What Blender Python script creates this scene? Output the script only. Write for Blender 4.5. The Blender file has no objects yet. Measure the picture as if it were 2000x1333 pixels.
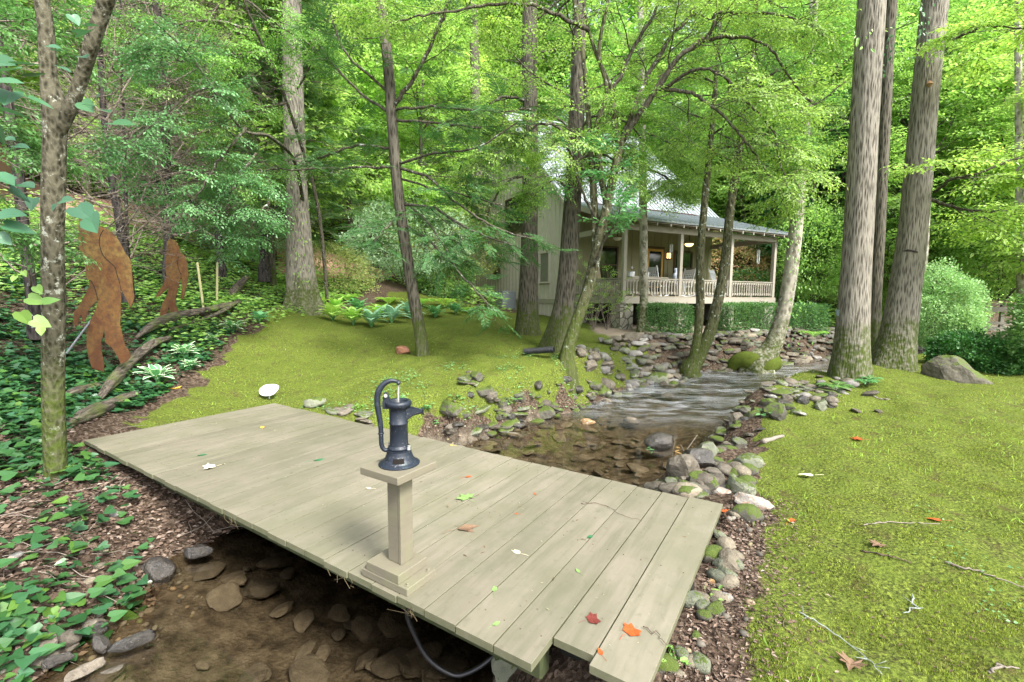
import bpy, math, numpy as np
from mathutils import Vector, Matrix
from math import radians, sin, cos, pi
C = bpy.context.scene
COL = C.collection
rng = np.random.default_rng(11)
# ------------------------------------------------------------------ camera
F = 901.0
LK = 1.9
EYE = np.array([0.0, 0.0, 1.6])
PITCH, ROLL = 5.48, 0.46
cam_d = bpy.data.cameras.new("camera"); cam = bpy.data.objects.new("camera", cam_d); COL.objects.link(cam)
cam_d.sensor_width = 36; cam_d.lens = F/2000*36; cam_d.clip_end = 2000; cam_d.clip_start = .02
RM = Matrix.Rotation(radians(90-PITCH), 4, 'X') @ Matrix.Rotation(radians(ROLL), 4, 'Z')
cam.matrix_world = Matrix.Translation(EYE) @ RM
C.camera = cam
R3 = np.array(RM.to_3x3())
def ray(px, py):
    return R3 @ np.array([(px-1000)/F, -(py-666.5)/F, -1.0])
def at(px, py, z=0.0):
    d = ray(px, py); return EYE + d*((z-EYE[2])/d[2])
def atd(px, py, y):
    d = ray(px, py); return EYE + d*(y/d[1])
def proj(p):
    q = R3.T @ (np.asarray(p, float)-EYE); return 1000+F*q[0]/-q[2], 666.5-F*q[1]/-q[2]
# ------------------------------------------------------------------ noise
def _h(i, j, k, s):
    n = (i.astype(np.int64)*374761393 + j.astype(np.int64)*668265263 + k.astype(np.int64)*2147483647 + s*974634777) & 0x7fffffff
    n = ((n ^ (n >> 13))*1274126177) & 0x7fffffff
    n = ((n ^ (n >> 15))*2246822519) & 0x7fffffff
    return (n & 0xffffff)/float(0xffffff)*2-1
def noise(x, y, z=0, seed=0):
    x, y, z = np.broadcast_arrays(np.asarray(x, float), np.asarray(y, float), np.asarray(z, float))
    i, j, k = np.floor(x), np.floor(y), np.floor(z)
    fx, fy, fz = x-i, y-j, z-k
    fx, fy, fz = [t*t*(3-2*t) for t in (fx, fy, fz)]
    r = 0
    for a in (0, 1):
        for b in (0, 1):
            for c in (0, 1):
                w = (fx if a else 1-fx)*(fy if b else 1-fy)*(fz if c else 1-fz)
                r = r + w*_h(i+a, j+b, k+c, seed)
    return r
def fbm(x, y, z=0, o=4, seed=0):
    r = 0; a = 1.0; f = 1.0
    for q in range(o):
        r = r + a*noise(np.asarray(x)*f, np.asarray(y)*f, np.asarray(z)*f, seed+q*7); a *= .5; f *= 2.03
    return r
def smooth(t): t = np.clip(t, 0, 1); return t*t*(3-2*t)
def unit(v):
    v = np.asarray(v, float); return v/np.maximum(np.linalg.norm(v, axis=-1, keepdims=True), 1e-9)
# ------------------------------------------------------------------ mesh builder
class MB:
    def __init__(s): s.v = []; s.n = 0; s.f = []
    def add(s, v, f, mat=0):
        v = np.asarray(v, float).reshape(-1, 3)
        if isinstance(f, np.ndarray): fs = [f]
        else:
            by = {}
            for q in f: by.setdefault(len(q), []).append(q)
            fs = [np.array(q) for q in by.values()]
        for q in fs: s.f.append((q+s.n, mat))
        s.v.append(v); s.n += len(v); return s
    def build(s, name, mats, parent=None, smooth=False, loc=None):
        me = bpy.data.meshes.new(name)
        V = np.concatenate(s.v)
        if loc is not None: V = V-np.asarray(loc)
        me.vertices.add(len(V)); me.vertices.foreach_set('co', V.astype(np.float32).ravel())
        li = np.concatenate([f.ravel() for f, m in s.f]); tot = np.concatenate([np.full(len(f), f.shape[1]) for f, m in s.f])
        mi = np.concatenate([np.full(len(f), m) for f, m in s.f])
        me.loops.add(len(li)); me.loops.foreach_set('vertex_index', li.astype(np.int32))
        me.polygons.add(len(tot))
        me.polygons.foreach_set('loop_start', np.concatenate([[0], np.cumsum(tot)[:-1]]).astype(np.int32))
        me.polygons.foreach_set('loop_total', tot.astype(np.int32))
        if not isinstance(mats, (list, tuple)): mats = [mats]
        for m in mats: me.materials.append(m)
        me.polygons.foreach_set('material_index', mi.astype(np.int32))
        me.polygons.foreach_set('use_smooth', np.full(len(tot), bool(smooth)))
        me.update(calc_edges=True); me.validate()
        o = bpy.data.objects.new(name, me); COL.objects.link(o)
        if loc is not None: o.location = loc
        if parent is not None: o.parent = parent
        return o
def tag(o, label=None, cat=None, group=None, kind=None):
    for k, v in (('label', label), ('category', cat), ('group', group), ('kind', kind)):
        if v: o[k] = v
    return o
def empty(name, loc=(0, 0, 0), label=None, cat=None, group=None, rz=0):
    o = bpy.data.objects.new(name, None); COL.objects.link(o); o.location = loc; o.rotation_euler = (0, 0, rz)
    o.empty_display_size = .1
    return tag(o, label, cat, group)
def child(o, p):
    # keep the child's mesh where it stands although the parent Empty has a place of its own
    o.parent = p; o.location = Vector(o.location)-Vector(p.location); return o
def dup(root, loc=None, rz=None, scale=None, label=None, group=None):
    r = root.copy(); COL.objects.link(r)
    for ch in root.children:
        c = ch.copy(); COL.objects.link(c); c.parent = r
        for g in ch.children:
            d = g.copy(); COL.objects.link(d); d.parent = c
    if loc is not None: r.location = loc
    if rz is not None: r.rotation_euler = rz if hasattr(rz, '__len__') else (0, 0, rz)
    if scale is not None: r.scale = scale if hasattr(scale, '__len__') else (scale,)*3
    if label: r['label'] = label
    if group: r['group'] = group
    return r
BOXF = np.array([[0, 3, 2, 1], [4, 5, 6, 7], [0, 1, 5, 4], [1, 2, 6, 5], [2, 3, 7, 6], [3, 0, 4, 7]])
def boxv(lo, hi):
    (a, b, c), (d, e, f) = lo, hi
    return np.array([[a, b, c], [d, b, c], [d, e, c], [a, e, c], [a, b, f], [d, b, f], [d, e, f], [a, e, f]], float)
def box(mb, lo, hi, mat=0, M=None):
    v = boxv(lo, hi)
    if M is not None: v = v @ np.asarray(M)[:3, :3].T + np.asarray(M)[:3, 3]
    return mb.add(v, BOXF, mat)
def bevbox(mb, lo, hi, b=.004, mat=0, M=None):
    lo, hi = np.array(lo, float), np.array(hi, float)
    b = min(b, (hi-lo).min()*.4)
    V = []; idx = {}
    for sx in (0, 1):
        for sy in (0, 1):
            for sz in (0, 1):
                c = np.array([hi[0] if sx else lo[0], hi[1] if sy else lo[1], hi[2] if sz else lo[2]])
                s = np.array([-1 if sx else 1, -1 if sy else 1, -1 if sz else 1])
                for ax in range(3):
                    p = c+s*b; p[ax] = c[ax]; idx[sx, sy, sz, ax] = len(V); V.append(p)
    Fs = []
    for ax in range(3):
        o1, o2 = [q for q in range(3) if q != ax]
        for e in (0, 1):
            q = []
            for u, w in ((0, 0), (1, 0), (1, 1), (0, 1)):
                k = [0, 0, 0]; k[ax] = e; k[o1] = u; k[o2] = w; q.append(idx[(*k, ax)])
            if (e == 1) != (ax == 1): Fs.append(q)
            else: Fs.append(q[::-1])
    for ax in range(3):
        o1, o2 = [q for q in range(3) if q != ax]
        for u in (0, 1):
            for w in (0, 1):
                k0 = [0, 0, 0]; k1 = [0, 0, 0]; k1[ax] = 1
                for k in (k0, k1): k[o1] = u; k[o2] = w
                Fs.append([idx[(*k0, o1)], idx[(*k0, o2)], idx[(*k1, o2)], idx[(*k1, o1)]])
    for sx in (0, 1):
        for sy in (0, 1):
            for sz in (0, 1): Fs.append([idx[sx, sy, sz, a] for a in range(3)])
    V = np.array(V)
    # orient outward
    c = (lo+hi)/2; G = []
    for f in Fs:
        p = V[f]; n = np.cross(p[1]-p[0], p[2]-p[0])
        G.append(f if n @ (p.mean(0)-c) > 0 else f[::-1])
    if M is not None: V = V @ np.asarray(M)[:3, :3].T + np.asarray(M)[:3, 3]
    return mb.add(V, G, mat)
def frames(pts):
    pts = np.asarray(pts, float); t = unit(np.gradient(pts, axis=0)); n = len(pts)
    ref = np.array([0, 0, 1.]) if abs(t[0][2]) < .9 else np.array([1., 0, 0])
    A = np.zeros_like(pts); a = unit(np.cross(t[0], ref))
    for i in range(n):
        a = a-t[i]*(a @ t[i]); a = a/max(np.linalg.norm(a), 1e-9); A[i] = a
    return t, A, np.cross(t, A)
def tubev(pts, rad, sides=6, caps=True):
    pts = np.asarray(pts, float); n = len(pts); rad = np.broadcast_to(np.asarray(rad, float), (n,))
    t, A, B = frames(pts)
    th = np.arange(sides)*2*pi/sides
    V = pts[:, None]+rad[:, None, None]*(np.cos(th)[None, :, None]*A[:, None]+np.sin(th)[None, :, None]*B[:, None])
    i = np.arange(n-1)[:, None]*sides; j = np.arange(sides)[None]; k = (j+1) % sides
    Q = np.stack([i+j, i+k, i+sides+k, i+sides+j], -1).reshape(-1, 4)
    fs = [Q]
    if caps: fs += [np.arange(sides)[::-1][None], (np.arange(sides)+(n-1)*sides)[None]]
    return V.reshape(-1, 3), fs
def tube(mb, pts, rad, sides=6, mat=0, caps=True):
    V, fs = tubev(pts, rad, sides, caps); b = mb.n; mb.add(V, fs[0], mat)
    for f in fs[1:]: mb.f.append((f+b, mat))
    return mb
def lathe(mb, prof, sides=24, mat=0, c=(0, 0, 0), M=None):
    prof = np.array(prof, float); th = np.arange(sides)*2*pi/sides; n = len(prof)
    V = np.stack([prof[:, 0, None]*np.cos(th), prof[:, 0, None]*np.sin(th), np.repeat(prof[:, 1, None], sides, 1)], -1).reshape(-1, 3)
    if M is not None: V = V @ np.asarray(M)[:3, :3].T + np.asarray(M)[:3, 3]
    V = V+np.array(c)
    i = np.arange(n-1)[:, None]*sides; j = np.arange(sides)[None]; k = (j+1) % sides
    Q = np.stack([i+j, i+k, i+sides+k, i+sides+j], -1).reshape(-1, 4)
    b = mb.n; mb.add(V, Q, mat)
    mb.f.append((np.arange(sides)[::-1][None]+b, mat)); mb.f.append(((np.arange(sides)+(n-1)*sides)[None]+b, mat))
    return mb
def catmull(P, n=6):
    P = np.asarray(P, float); Q = np.vstack([2*P[0]-P[1], P, 2*P[-1]-P[-2]]); out = []
    for i in range(1, len(Q)-2):
        for t in np.arange(n)/n:
            a, b, c, d = Q[i-1], Q[i], Q[i+1], Q[i+2]
            out.append(.5*((2*b)+(-a+c)*t+(2*a-5*b+4*c-d)*t*t+(-a+3*b-3*c+d)*t**3))
    out.append(P[-1]); return np.array(out)
def basis(H, U):
    X = unit(H); U = np.asarray(U, float); Z = unit(U-X*np.sum(U*X, -1, keepdims=True)); Y = np.cross(Z, X)
    return np.stack([X, Y, Z], -1)        # columns
def inst(mb, tv, tf, P, B, S, mat=0):
    tv = np.asarray(tv, float); P = np.asarray(P, float); n = len(P)
    if n == 0: return
    S = np.broadcast_to(np.asarray(S, float), (n,))
    V = np.einsum('nij,kj->nki', B, tv)*S[:, None, None]+P[:, None]
    for i, (f, m) in enumerate(tf):
        G = (f[None]+(np.arange(n)*len(tv))[:, None, None]).reshape(-1, f.shape[1])
        mb.f.append((G+mb.n, m if mat is None else mat+m))
    mb.v.append(V.reshape(-1, 3)); mb.n += n*len(tv)
def randhead(n, r=rng, tilt=.3):
    a = r.uniform(0, 2*pi, n); H = np.stack([np.cos(a), np.sin(a), r.normal(0, tilt, n)], -1)
    U = np.stack([r.normal(0, tilt, n), r.normal(0, tilt, n), np.ones(n)], -1)
    return basis(H, U)
# ------------------------------------------------------------------ materials
class NT:
    def __init__(s, name):
        s.m = bpy.data.materials.new(name); s.m.use_nodes = True; s.t = s.m.node_tree; s.t.nodes.clear()
        s.out = s.t.nodes.new('ShaderNodeOutputMaterial')
    def n(s, kind, props=None, **inp):
        k = s.t.nodes.new('ShaderNode'+kind)
        for a, b in (props or {}).items(): setattr(k, a, b)
        for a, b in inp.items(): s.set(k, a.replace('_', ' '), b)
        return k
    def set(s, k, a, b):
        i = k.inputs[int(a)] if a.isdigit() else (k.inputs[a] if a in k.inputs else k.inputs[int(a[1:])])
        if hasattr(b, 'outputs'): b = b.outputs[0]
        if isinstance(b, bpy.types.NodeSocket): s.t.links.new(b, i)
        else:
            if i.type == 'RGBA' and len(b) == 3: b = (*b, 1)
            i.default_value = b
    def mix(s, f, a, b, mode='MIX'):
        k = s.t.nodes.new('ShaderNodeMix'); k.data_type = 'RGBA'; k.blend_type = mode
        for i, v in ((0, f), (6, a), (7, b)):
            if hasattr(v, 'outputs'): v = v.outputs[0]
            if isinstance(v, bpy.types.NodeSocket): s.t.links.new(v, k.inputs[i])
            else: k.inputs[i].default_value = (*v, 1) if (i > 0 and len(v) == 3) else v
        return k.outputs[2]
    def ramp(s, f, stops):
        k = s.t.nodes.new('ShaderNodeValToRGB'); e = k.color_ramp.elements
        while len(e) < len(stops): e.new(.5)
        for q, (p, c) in zip(e, stops):
            q.position = p; q.color = (*c, 1) if hasattr(c, '__len__') else (c, c, c, 1)
        s.t.links.new(f.outputs[0] if hasattr(f, 'outputs') else f, k.inputs[0]); return k.outputs[0]
    def co(s, scale=(1, 1, 1), kind='Object'):
        t = s.n('TexCoord'); m = s.n('Mapping'); s.t.links.new(t.outputs[kind], m.inputs[0]); m.inputs['Scale'].default_value = scale
        return m.outputs[0]
    def noise(s, v, sc, det=4, rough=.55, dist=0):
        k = s.n('TexNoise', Scale=float(sc), Detail=float(det), Roughness=float(rough), Distortion=float(dist)); s.t.links.new(v, k.inputs['Vector']); return k.outputs[0]
    def voro(s, v, sc, feat='F1', out=0, rnd=1.0):
        k = s.n('TexVoronoi', {'feature': feat}, Scale=float(sc), Randomness=rnd); s.t.links.new(v, k.inputs['Vector']); return k.outputs[out]
    def math(s, op, a, b=0.0):
        k = s.t.nodes.new('ShaderNodeMath'); k.operation = op
        for i, v in ((0, a), (1, b)):
            if isinstance(v, bpy.types.NodeSocket): s.t.links.new(v, k.inputs[i])
            else: k.inputs[i].default_value = v
        return k.outputs[0]
    def bump(s, h, st=.5, dist=.01, nrm=None):
        k = s.n('Bump', Strength=float(st), Distance=float(dist)); s.t.links.new(h, k.inputs['Height'])
        if nrm is not None: s.t.links.new(nrm, k.inputs['Normal'])
        return k.outputs[0]
    def bsdf(s, col, rough=.7, nrm=None, spec=.3, metal=0.0, **kw):
        k = s.n('BsdfPrincipled'); s.set(k, 'Base Color', col); s.set(k, 'Roughness', rough)
        s.set(k, 'Specular IOR Level', spec); s.set(k, 'Metallic', metal)
        if nrm is not None: s.set(k, 'Normal', nrm)
        for a, b in kw.items(): s.set(k, a.replace('_', ' '), b)
        return k
    def done(s, sh):
        s.t.links.new(sh.outputs[0] if hasattr(sh, 'outputs') else sh, s.out.inputs[0]); return s.m
def simple(name, col, rough=.6, var=.25, sc=6, bump=.2, spec=.3, metal=0.0, kind='Object'):
    t = NT(name); v = t.co(kind=kind); n = t.noise(v, sc, 5)
    c = t.mix(n, tuple(x*(1-var) for x in col), tuple(min(1, x*(1+var)) for x in col))
    return t.done(t.bsdf(c, rough, t.bump(n, bump, .01), spec, metal))
def leafmat(name, cols, trans=.45, rough=.5, spec=.35, clump=.35, tcol=1.5, lk=None, csc=1.1):
    t = NT(name); g = t.n('NewGeometry'); cols = [tuple(min(.9, x*(lk or LK)) for x in c) for c in cols]
    c = t.ramp(g.outputs['Random Per Island'], [(i/(len(cols)-1), c) for i, c in enumerate(cols)])
    n = t.noise(t.co((1, 1, 1)), csc, 4 if csc > 2 else 2)
    k = t.n('HueSaturation'); t.set(k, 'Color', c); t.set(k, 'Value', t.math('ADD', t.math('MULTIPLY', n, clump*2), 1-clump))
    oi = t.n('ObjectInfo'); t.set(k, 'Hue', t.math('ADD', t.math('MULTIPLY', oi.outputs['Random'], .03), .485))
    c = k.outputs[0]
    p = t.bsdf(c, rough, None, spec)
    tr = t.n('BsdfTranslucent'); t.set(tr, 'Color', t.mix(1.0, c, (tcol, tcol*1.02, tcol*.75), 'MULTIPLY'))
    mx = t.n('MixShader'); mx.inputs[0].default_value = trans
    t.t.links.new(p.outputs[0], mx.inputs[1]); t.t.links.new(tr.outputs[0], mx.inputs[2])
    return t.done(mx)
def barkmat(name, dark, light, sc=16, stretch=.2, lichen=0.0, moss=0.0, bump=.9, lcol=(.45, .5, .44), ridged=True):
    t = NT(name); v = t.co((1, 1, stretch)); v1 = t.co()
    n = t.noise(v, sc, 6, .6, .4)
    vo = t.voro(v, sc*.95, 'F1')
    h = t.math('ADD', t.math('MULTIPLY', n, .6), t.math('MULTIPLY', vo, -.7 if not ridged else .6))
    c = t.ramp(h, [(.40, dark), (.66, light)])
    big = t.noise(v1, 1.7, 3); c = t.mix(t.math('MULTIPLY', big, .5), c, tuple(x*.6 for x in dark))
    if lichen:
        l = t.ramp(t.noise(v1, 10, 7, .78), [(.62-lichen*.3, 0), (.66-lichen*.3, 1)]); c = t.mix(l, c, lcol)
    if moss:
        sx = t.n('SeparateXYZ'); t.t.links.new(v1, sx.inputs[0])
        low = t.ramp(t.math('ADD', sx.outputs['Z'], t.math('MULTIPLY', t.noise(v1, 3.5, 4), -1.4)), [(.0, 1), (moss, 0)])
        low = t.mix(1.0, low, t.ramp(t.noise(v1, 14, 4), [(.35, .25), (.6, 1)]), 'MULTIPLY')
        c = t.mix(low, c, (.055, .075, .014))
    return t.done(t.bsdf(c, .9, t.bump(h, bump, .03), .15))
# ------------------------------------------------------------------ terrain
CP = []
def cp(px, py, z=None, d=None): CP.append(at(px, py, z) if d is None else atd(px, py, d))
for q in [(330, 800, 0), (250, 790, .06), (525, 775, 0), (620, 725, .1), (825, 697, .35), (700, 650, .7), (480, 640, .9), (590, 612, 1.1),
          (720, 618, .95), (850, 625, .85), (1000, 605, 1.0), (1000, 640, .7), (1060, 657, .55), (1100, 700, .35), (900, 700, .34), (800, 742, .2),
          (650, 785, -.05), (1210, 645, .5), (1500, 650, .45), (1300, 652, .45), (1620, 650, .45), (1640, 760, .22), (1760, 725, .28), (1900, 765, .1),
          (2000, 750, .12), (1560, 830, -.02), (1450, 950, -.1), (2000, 680, .12), (215, 742, .4), (345, 637, .93), (80, 800, .3), (0, 750, .5)]: cp(*q)
for q in [(0, 480, 11), (200, 470, 13), (400, 500, 15), (50, 412, 17), (50, 384, 20), (540, 572, 17), (700, 540, 19), (650, 490, 24), (900, 565, 28),
          (700, 350, 38), (200, 220, 38), (300, 400, 20), (1200, 380, 55), (1700, 470, 50), (2000, 430, 45), (1000, 500, 38)]: cp(q[0], q[1], d=q[2])
for q in [(-4.7, 4.7, -.1), (-3.5, 7.1, -.04), (3.8, 16, .5), (2.2, 19, .65), (11, 19.5, .5), (-1.5, 25, 1.0), (1.8, 3.6, -.06), (.9, 2.0, -.1), (3, 1.5, 0), (3, 3, 0), (5, 4, .04),
          (8, 5, .1), (20, 20, .25), (14, 12, .12), (16, 27, .6), (22, 33, 1.5), (33, 22, 2), (1, -5, -.2), (-6, -3, -.1), (7, -4, 0), (-4.1, 2.3, -.22), (-4.3, 3.9, -.22),
          (-5.5, 1, -.1), (-25, 5, 7), (-25, 20, 12), (-50, 20, 22), (40, 5, 3), (60, 30, 12), (60, 80, 25), (0, 90, 28), (-50, 70, 34), (-15, -10, 2), (15, -15, 1), (-60, -20, 15), (60, -20, 8), (30, 60, 18)]: CP.append(np.array(q, float))
CP = np.array(CP)
def _solve():
    X = CP[:, :2]; n = len(X)
    D = np.linalg.norm(X[:, None]-X[None], axis=-1)
    A = np.zeros((n+3, n+3)); A[:n, :n] = -D-np.eye(n)*.02; P = np.c_[np.ones(n), X]; A[:n, n:] = P; A[n:, :n] = P.T
    return np.linalg.solve(A, np.r_[CP[:, 2], 0, 0, 0])
_W = _solve()
def base_h(x, y):
    x = np.asarray(x, float); y = np.asarray(y, float); s = x.shape; x = x.ravel(); y = y.ravel(); out = np.zeros(len(x))
    for i in range(0, len(x), 20000):
        a, b = x[i:i+20000], y[i:i+20000]
        D = np.sqrt((a[:, None]-CP[:, 0])**2+(b[:, None]-CP[:, 1])**2+.3)
        out[i:i+20000] = -D @ _W[:-3]+_W[-3]+_W[-2]*a+_W[-1]*b
    return out.reshape(s)
_pl = [(40, 27), (26, 23.5)]+[tuple(at(*q)[:2]) for q in [(1810, 683, -.42), (1700, 697, -.42), (1600, 705, -.42), (1480, 722, -.43), (1400, 727, -.43), (1330, 737, -.45), (1250, 757, -.52),
        (1160, 790, -.58), (1120, 808, -.62), (1030, 822, -.62), (950, 852, -.62), (900, 868, -.62), (870, 862, -.62)]]+[(-1.9, 5.6)]+[tuple(at(*q)[:2]) for q in [(460, 1050, -.62), (350, 1090, -.62), (330, 1160, -.62), (160, 1290, -.62)]]+[(-2.75, 1.9), (-3.2, 0), (-3.8, -8)]
_pr = [(-.7, -8), (-.5, 0), (-.35, 1.6), (-.1, 2.7), (.9, 4.1), tuple(at(1290, 950, -.62)[:2])]+[tuple(at(*q)[:2]) for q in [(1345, 925, -.62), (1375, 880, -.62), (1395, 835, -.6), (1500, 800, -.57), (1590, 762, -.48), (1612, 742, -.44), (1720, 727, -.42), (1850, 708, -.42)]]+[(26, 19.5), (40, 22)]
POLY = np.array(_pl+_pr)
def pdist(x, y):
    """signed distance to the stream's edge, negative in the water"""
    x = np.asarray(x, float).ravel(); y = np.asarray(y, float).ravel(); d = np.full(len(x), 1e9); inside = np.zeros(len(x), bool)
    n = len(POLY)
    for i in range(n):
        ax, ay = POLY[i]; bx, by = POLY[(i+1) % n]
        dx, dy = bx-ax, by-ay; t = np.clip(((x-ax)*dx+(y-ay)*dy)/(dx*dx+dy*dy), 0, 1)
        d = np.minimum(d, np.hypot(x-ax-t*dx, y-ay-t*dy))
        c = ((ay > y) != (by > y)); xx = ax+(y-ay)/(by-ay if by != ay else 1e-9)*dx
        inside ^= c & (x < xx)
    return np.where(inside, -d, d)
def wl(x, y): return -.62+.19*smooth((np.asarray(y, float)-8.3)/4.2)
def ground(x, y):
    x = np.asarray(x, float); y = np.asarray(y, float); s = x.shape; x = x.ravel(); y = y.ravel()
    d = pdist(x, y); d = d+.16*noise(x*1.3, y*1.3, 0, 5)+.05*noise(x*4, y*4, 0, 6)
    b = base_h(x, y); w = wl(x, y)
    bw = 1.0+.25*noise(x*.6, y*.6, 0, 8)
    bw = np.where((x < 0) & (y < 5), 1.25, bw)
    bw = np.where((x < 2.2) & (x > -2.5) & (y > 6.6), .72, bw)
    bw = np.where((x > 2) & (y > 10.5) & (y-x*.2 > 9), 1.35, bw)
    t = np.clip(d/bw, 0, 1)
    t = 1-(1-t)**1.7
    h = w-.03+(b-w+.03)*smooth(t*.86+.14*t*t)
    bed = w-.06-.2*smooth(-d/1.1)*np.where(y > 8.3, np.where(y < 13, .55, .8), 1.0)
    h = np.where(d < 0, bed+(h-bed)*0, h)
    land = smooth(d/.8)
    h = h+land*(.048*fbm(x*1.5, y*1.5, 0, 3, 3)+.02*fbm(x*4, y*4, 0, 3, 4)+.014*np.abs(noise(x*3, y*3, 0, 41)))+.015*noise(x*5, y*5, 0, 9)*(1-land)
    far = smooth((np.hypot(x, y)-25)/20); h = h+far*1.2*fbm(x*.12, y*.12, 0, 3, 12)
    # keep clear under the deck
    q = np.stack([x-TD[0], y-TD[1]], -1); a = q @ AX[:2]; c = q @ CX[:2]
    under = (a > -.02) & (a < LEN+.02) & (c > -.02) & (c < WID+.05)
    h = np.where(under, np.minimum(h, -.075), h)
    # level pad for the cabin
    return h.reshape(s)
TD = at(540, 787); RD = at(1413, 985); LEN = float(np.linalg.norm(RD-TD)); AX = (RD-TD)/LEN; CX = np.array([AX[1], -AX[0], 0.]); WID = 2.18
if CX[1] > 0: CX = -CX
def gz(x, y): return float(ground(np.array([x]), np.array([y]))[0])
def onground(px, py, z0=0):
    # march along the ray to the land
    d = ray(px, py); t = np.concatenate([np.linspace(1.2, 12, 500), np.linspace(12, 60, 500)]) / d[1]
    P = EYE+t[:, None]*d; h = ground(P[:, 0], P[:, 1]); k = np.argmax(P[:, 2] < h)
    return P[k] if P[k, 2] < h[k] else atd(px, py, 30)
# ------------------------------------------------------------------ ground mesh
def axis(lo, hi, c, s0, g):
    a = [c]; s = s0
    while a[-1] < hi: a.append(a[-1]+s0*(1+g*max(0, abs(a[-1]-c)-R0)))
    b = [c]
    while b[0] > lo: b.insert(0, b[0]-s0*(1+g*max(0, abs(b[0]-c)-R0)))
    return np.array(b[:-1]+a)
R0 = 6.0
gx = axis(-130, 130, 0, .06, 1.1); R0 = 4.5; gy = axis(-30, 170, 4.5, .055, 1.0)
GX, GY = np.meshgrid(gx, gy); GZ = ground(GX, GY)
nx, ny = len(gx), len(gy)
i = np.arange(ny-1)[:, None]*nx; j = np.arange(nx-1)[None]
mb = MB(); mb.add(np.stack([GX.ravel(), GY.ravel(), GZ.ravel()], -1), np.stack([i+j, i+j+1, i+nx+j+1, i+nx+j], -1).reshape(-1, 4))
PD = pdist(GX, GY)
def masks(x, y, pd, z=None):
    n1 = fbm(x*.8, y*.8, 0, 4, 21); n2 = fbm(x*3, y*3, 0, 3, 22)
    # right lawn
    right = smooth((pd-.22+.25*n2)/.3)*((x > .9*y-3.2-.0*x) | (x > 1.2)) * (x > .2)
    right = right*smooth((x-(1.72+(y-3.6)*.61)-.20+.14*n2)/.25*np.where(y < 3.9, 1, 10))
    # left lawn: between the ivy slope, the hosta bed, the cabin and the stream
    lim = np.interp(y, [4.8, 6, 7.5, 9, 10.5, 12, 13.2, 16, 22], [-4.9, -4.95, -5.2, -5.6, -5.9, -6.6, -6.4, -5.2, -4])
    left = smooth((x-lim+.25*n2)/.35)*smooth((y-5.3+.35*x*0)/.3)*smooth((pd-.06+.10*n2)/.22)*smooth((21-y+.5*n1)/1.5)
    left = np.where((x > 3.6) & (y > 11), 0, left)
    side = x > np.interp(y, [-10, 2.6, 6, 8.2, 12, 19, 30], [-1, -1, .8, 2.0, 7.0, 14, 20])
    moss = np.where(side, right*smooth((16-y)/2), left)
    gravel = (~side)*smooth((x-2.6+.3*n1)/.4)*smooth((y-12.2)/.5)*smooth((19.0-y)/1)*smooth((pd-.9)/.3)*smooth((14-x)/2)
    bed = smooth((.12-pd)/.15)
    return np.clip(moss*(1-gravel)*(1-bed), 0, 1), np.clip(bed, 0, 1), np.clip(gravel, 0, 1)
mo, be, gr = masks(GX.ravel(), GY.ravel(), PD)
t = NT('ground_soil'); v = t.co()
at_ = t.n('Attribute', {'attribute_name': 'mask'}); sp = t.n('SeparateColor'); t.t.links.new(at_.outputs['Color'], sp.inputs[0])
M_, B_, G_ = sp.outputs[0], sp.outputs[1], sp.outputs[2]
nbig = t.noise(v, .9, 4); nmid = t.noise(v, 5, 5, .6); nf = t.noise(v, 46, 5, .7); nvf = t.noise(v, 150, 3, .6)
moss = t.ramp(nf, [(.36, (.026, .028, .010)), (.48, (.08, .105, .02)), (.60, (.17, .21, .034)), (.74, (.29, .34, .06))])
moss = t.mix(t.ramp(nmid, [(.42, 0), (.62, .7)]), moss, (.10, .135, .02))
moss = t.mix(t.ramp(t.noise(v, 4.5, 6, .75), [(.55, 0), (.66, .75)]), moss, (.075, .055, .025))
vo = t.voro(v, 38, 'F1', 1); hue = t.n('SeparateColor'); t.t.links.new(vo, hue.inputs[0])
lit = t.ramp(hue.outputs[0], [(0, (.03, .02, .013)), (.4, (.07, .05, .035)), (.7, (.125, .088, .062)), (1, (.19, .145, .11))])
lit = t.mix(t.ramp(nf, [(.3, .75), (.6, 0)]), lit, (.03, .02, .014))
bedc = t.ramp(t.noise(v, 7, 5, .65), [(.35, (.045, .036, .026)), (.5, (.11, .09, .066)), (.65, (.19, .16, .12))])
grv = t.mix(nf, (.22, .17, .13), (.42, .34, .28))
c = t.mix(t.ramp(t.math('ADD', M_, t.math('MULTIPLY', t.math('SUBTRACT', nmid, .5), .8)), [(.42, 0), (.58, 1)]), lit, moss)
c = t.mix(G_, c, grv); c = t.mix(B_, c, bedc)
h = t.math('ADD', t.math('MULTIPLY', nf, 1.0), t.math('ADD', t.math('MULTIPLY', t.voro(v, 38, 'F1'), .6), t.math('MULTIPLY', nvf, .3)))
M_ground = t.done(t.bsdf(c, .95, t.bump(h, .8, .03), .1))
g = mb.build('ground', M_ground, smooth=True); g['kind'] = 'structure'
ca = g.data.color_attributes.new('mask', 'FLOAT_COLOR', 'POINT')
ca.data.foreach_set('color', np.stack([mo, be, gr, np.ones(len(mo))], -1).astype(np.float32).ravel())
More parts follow.
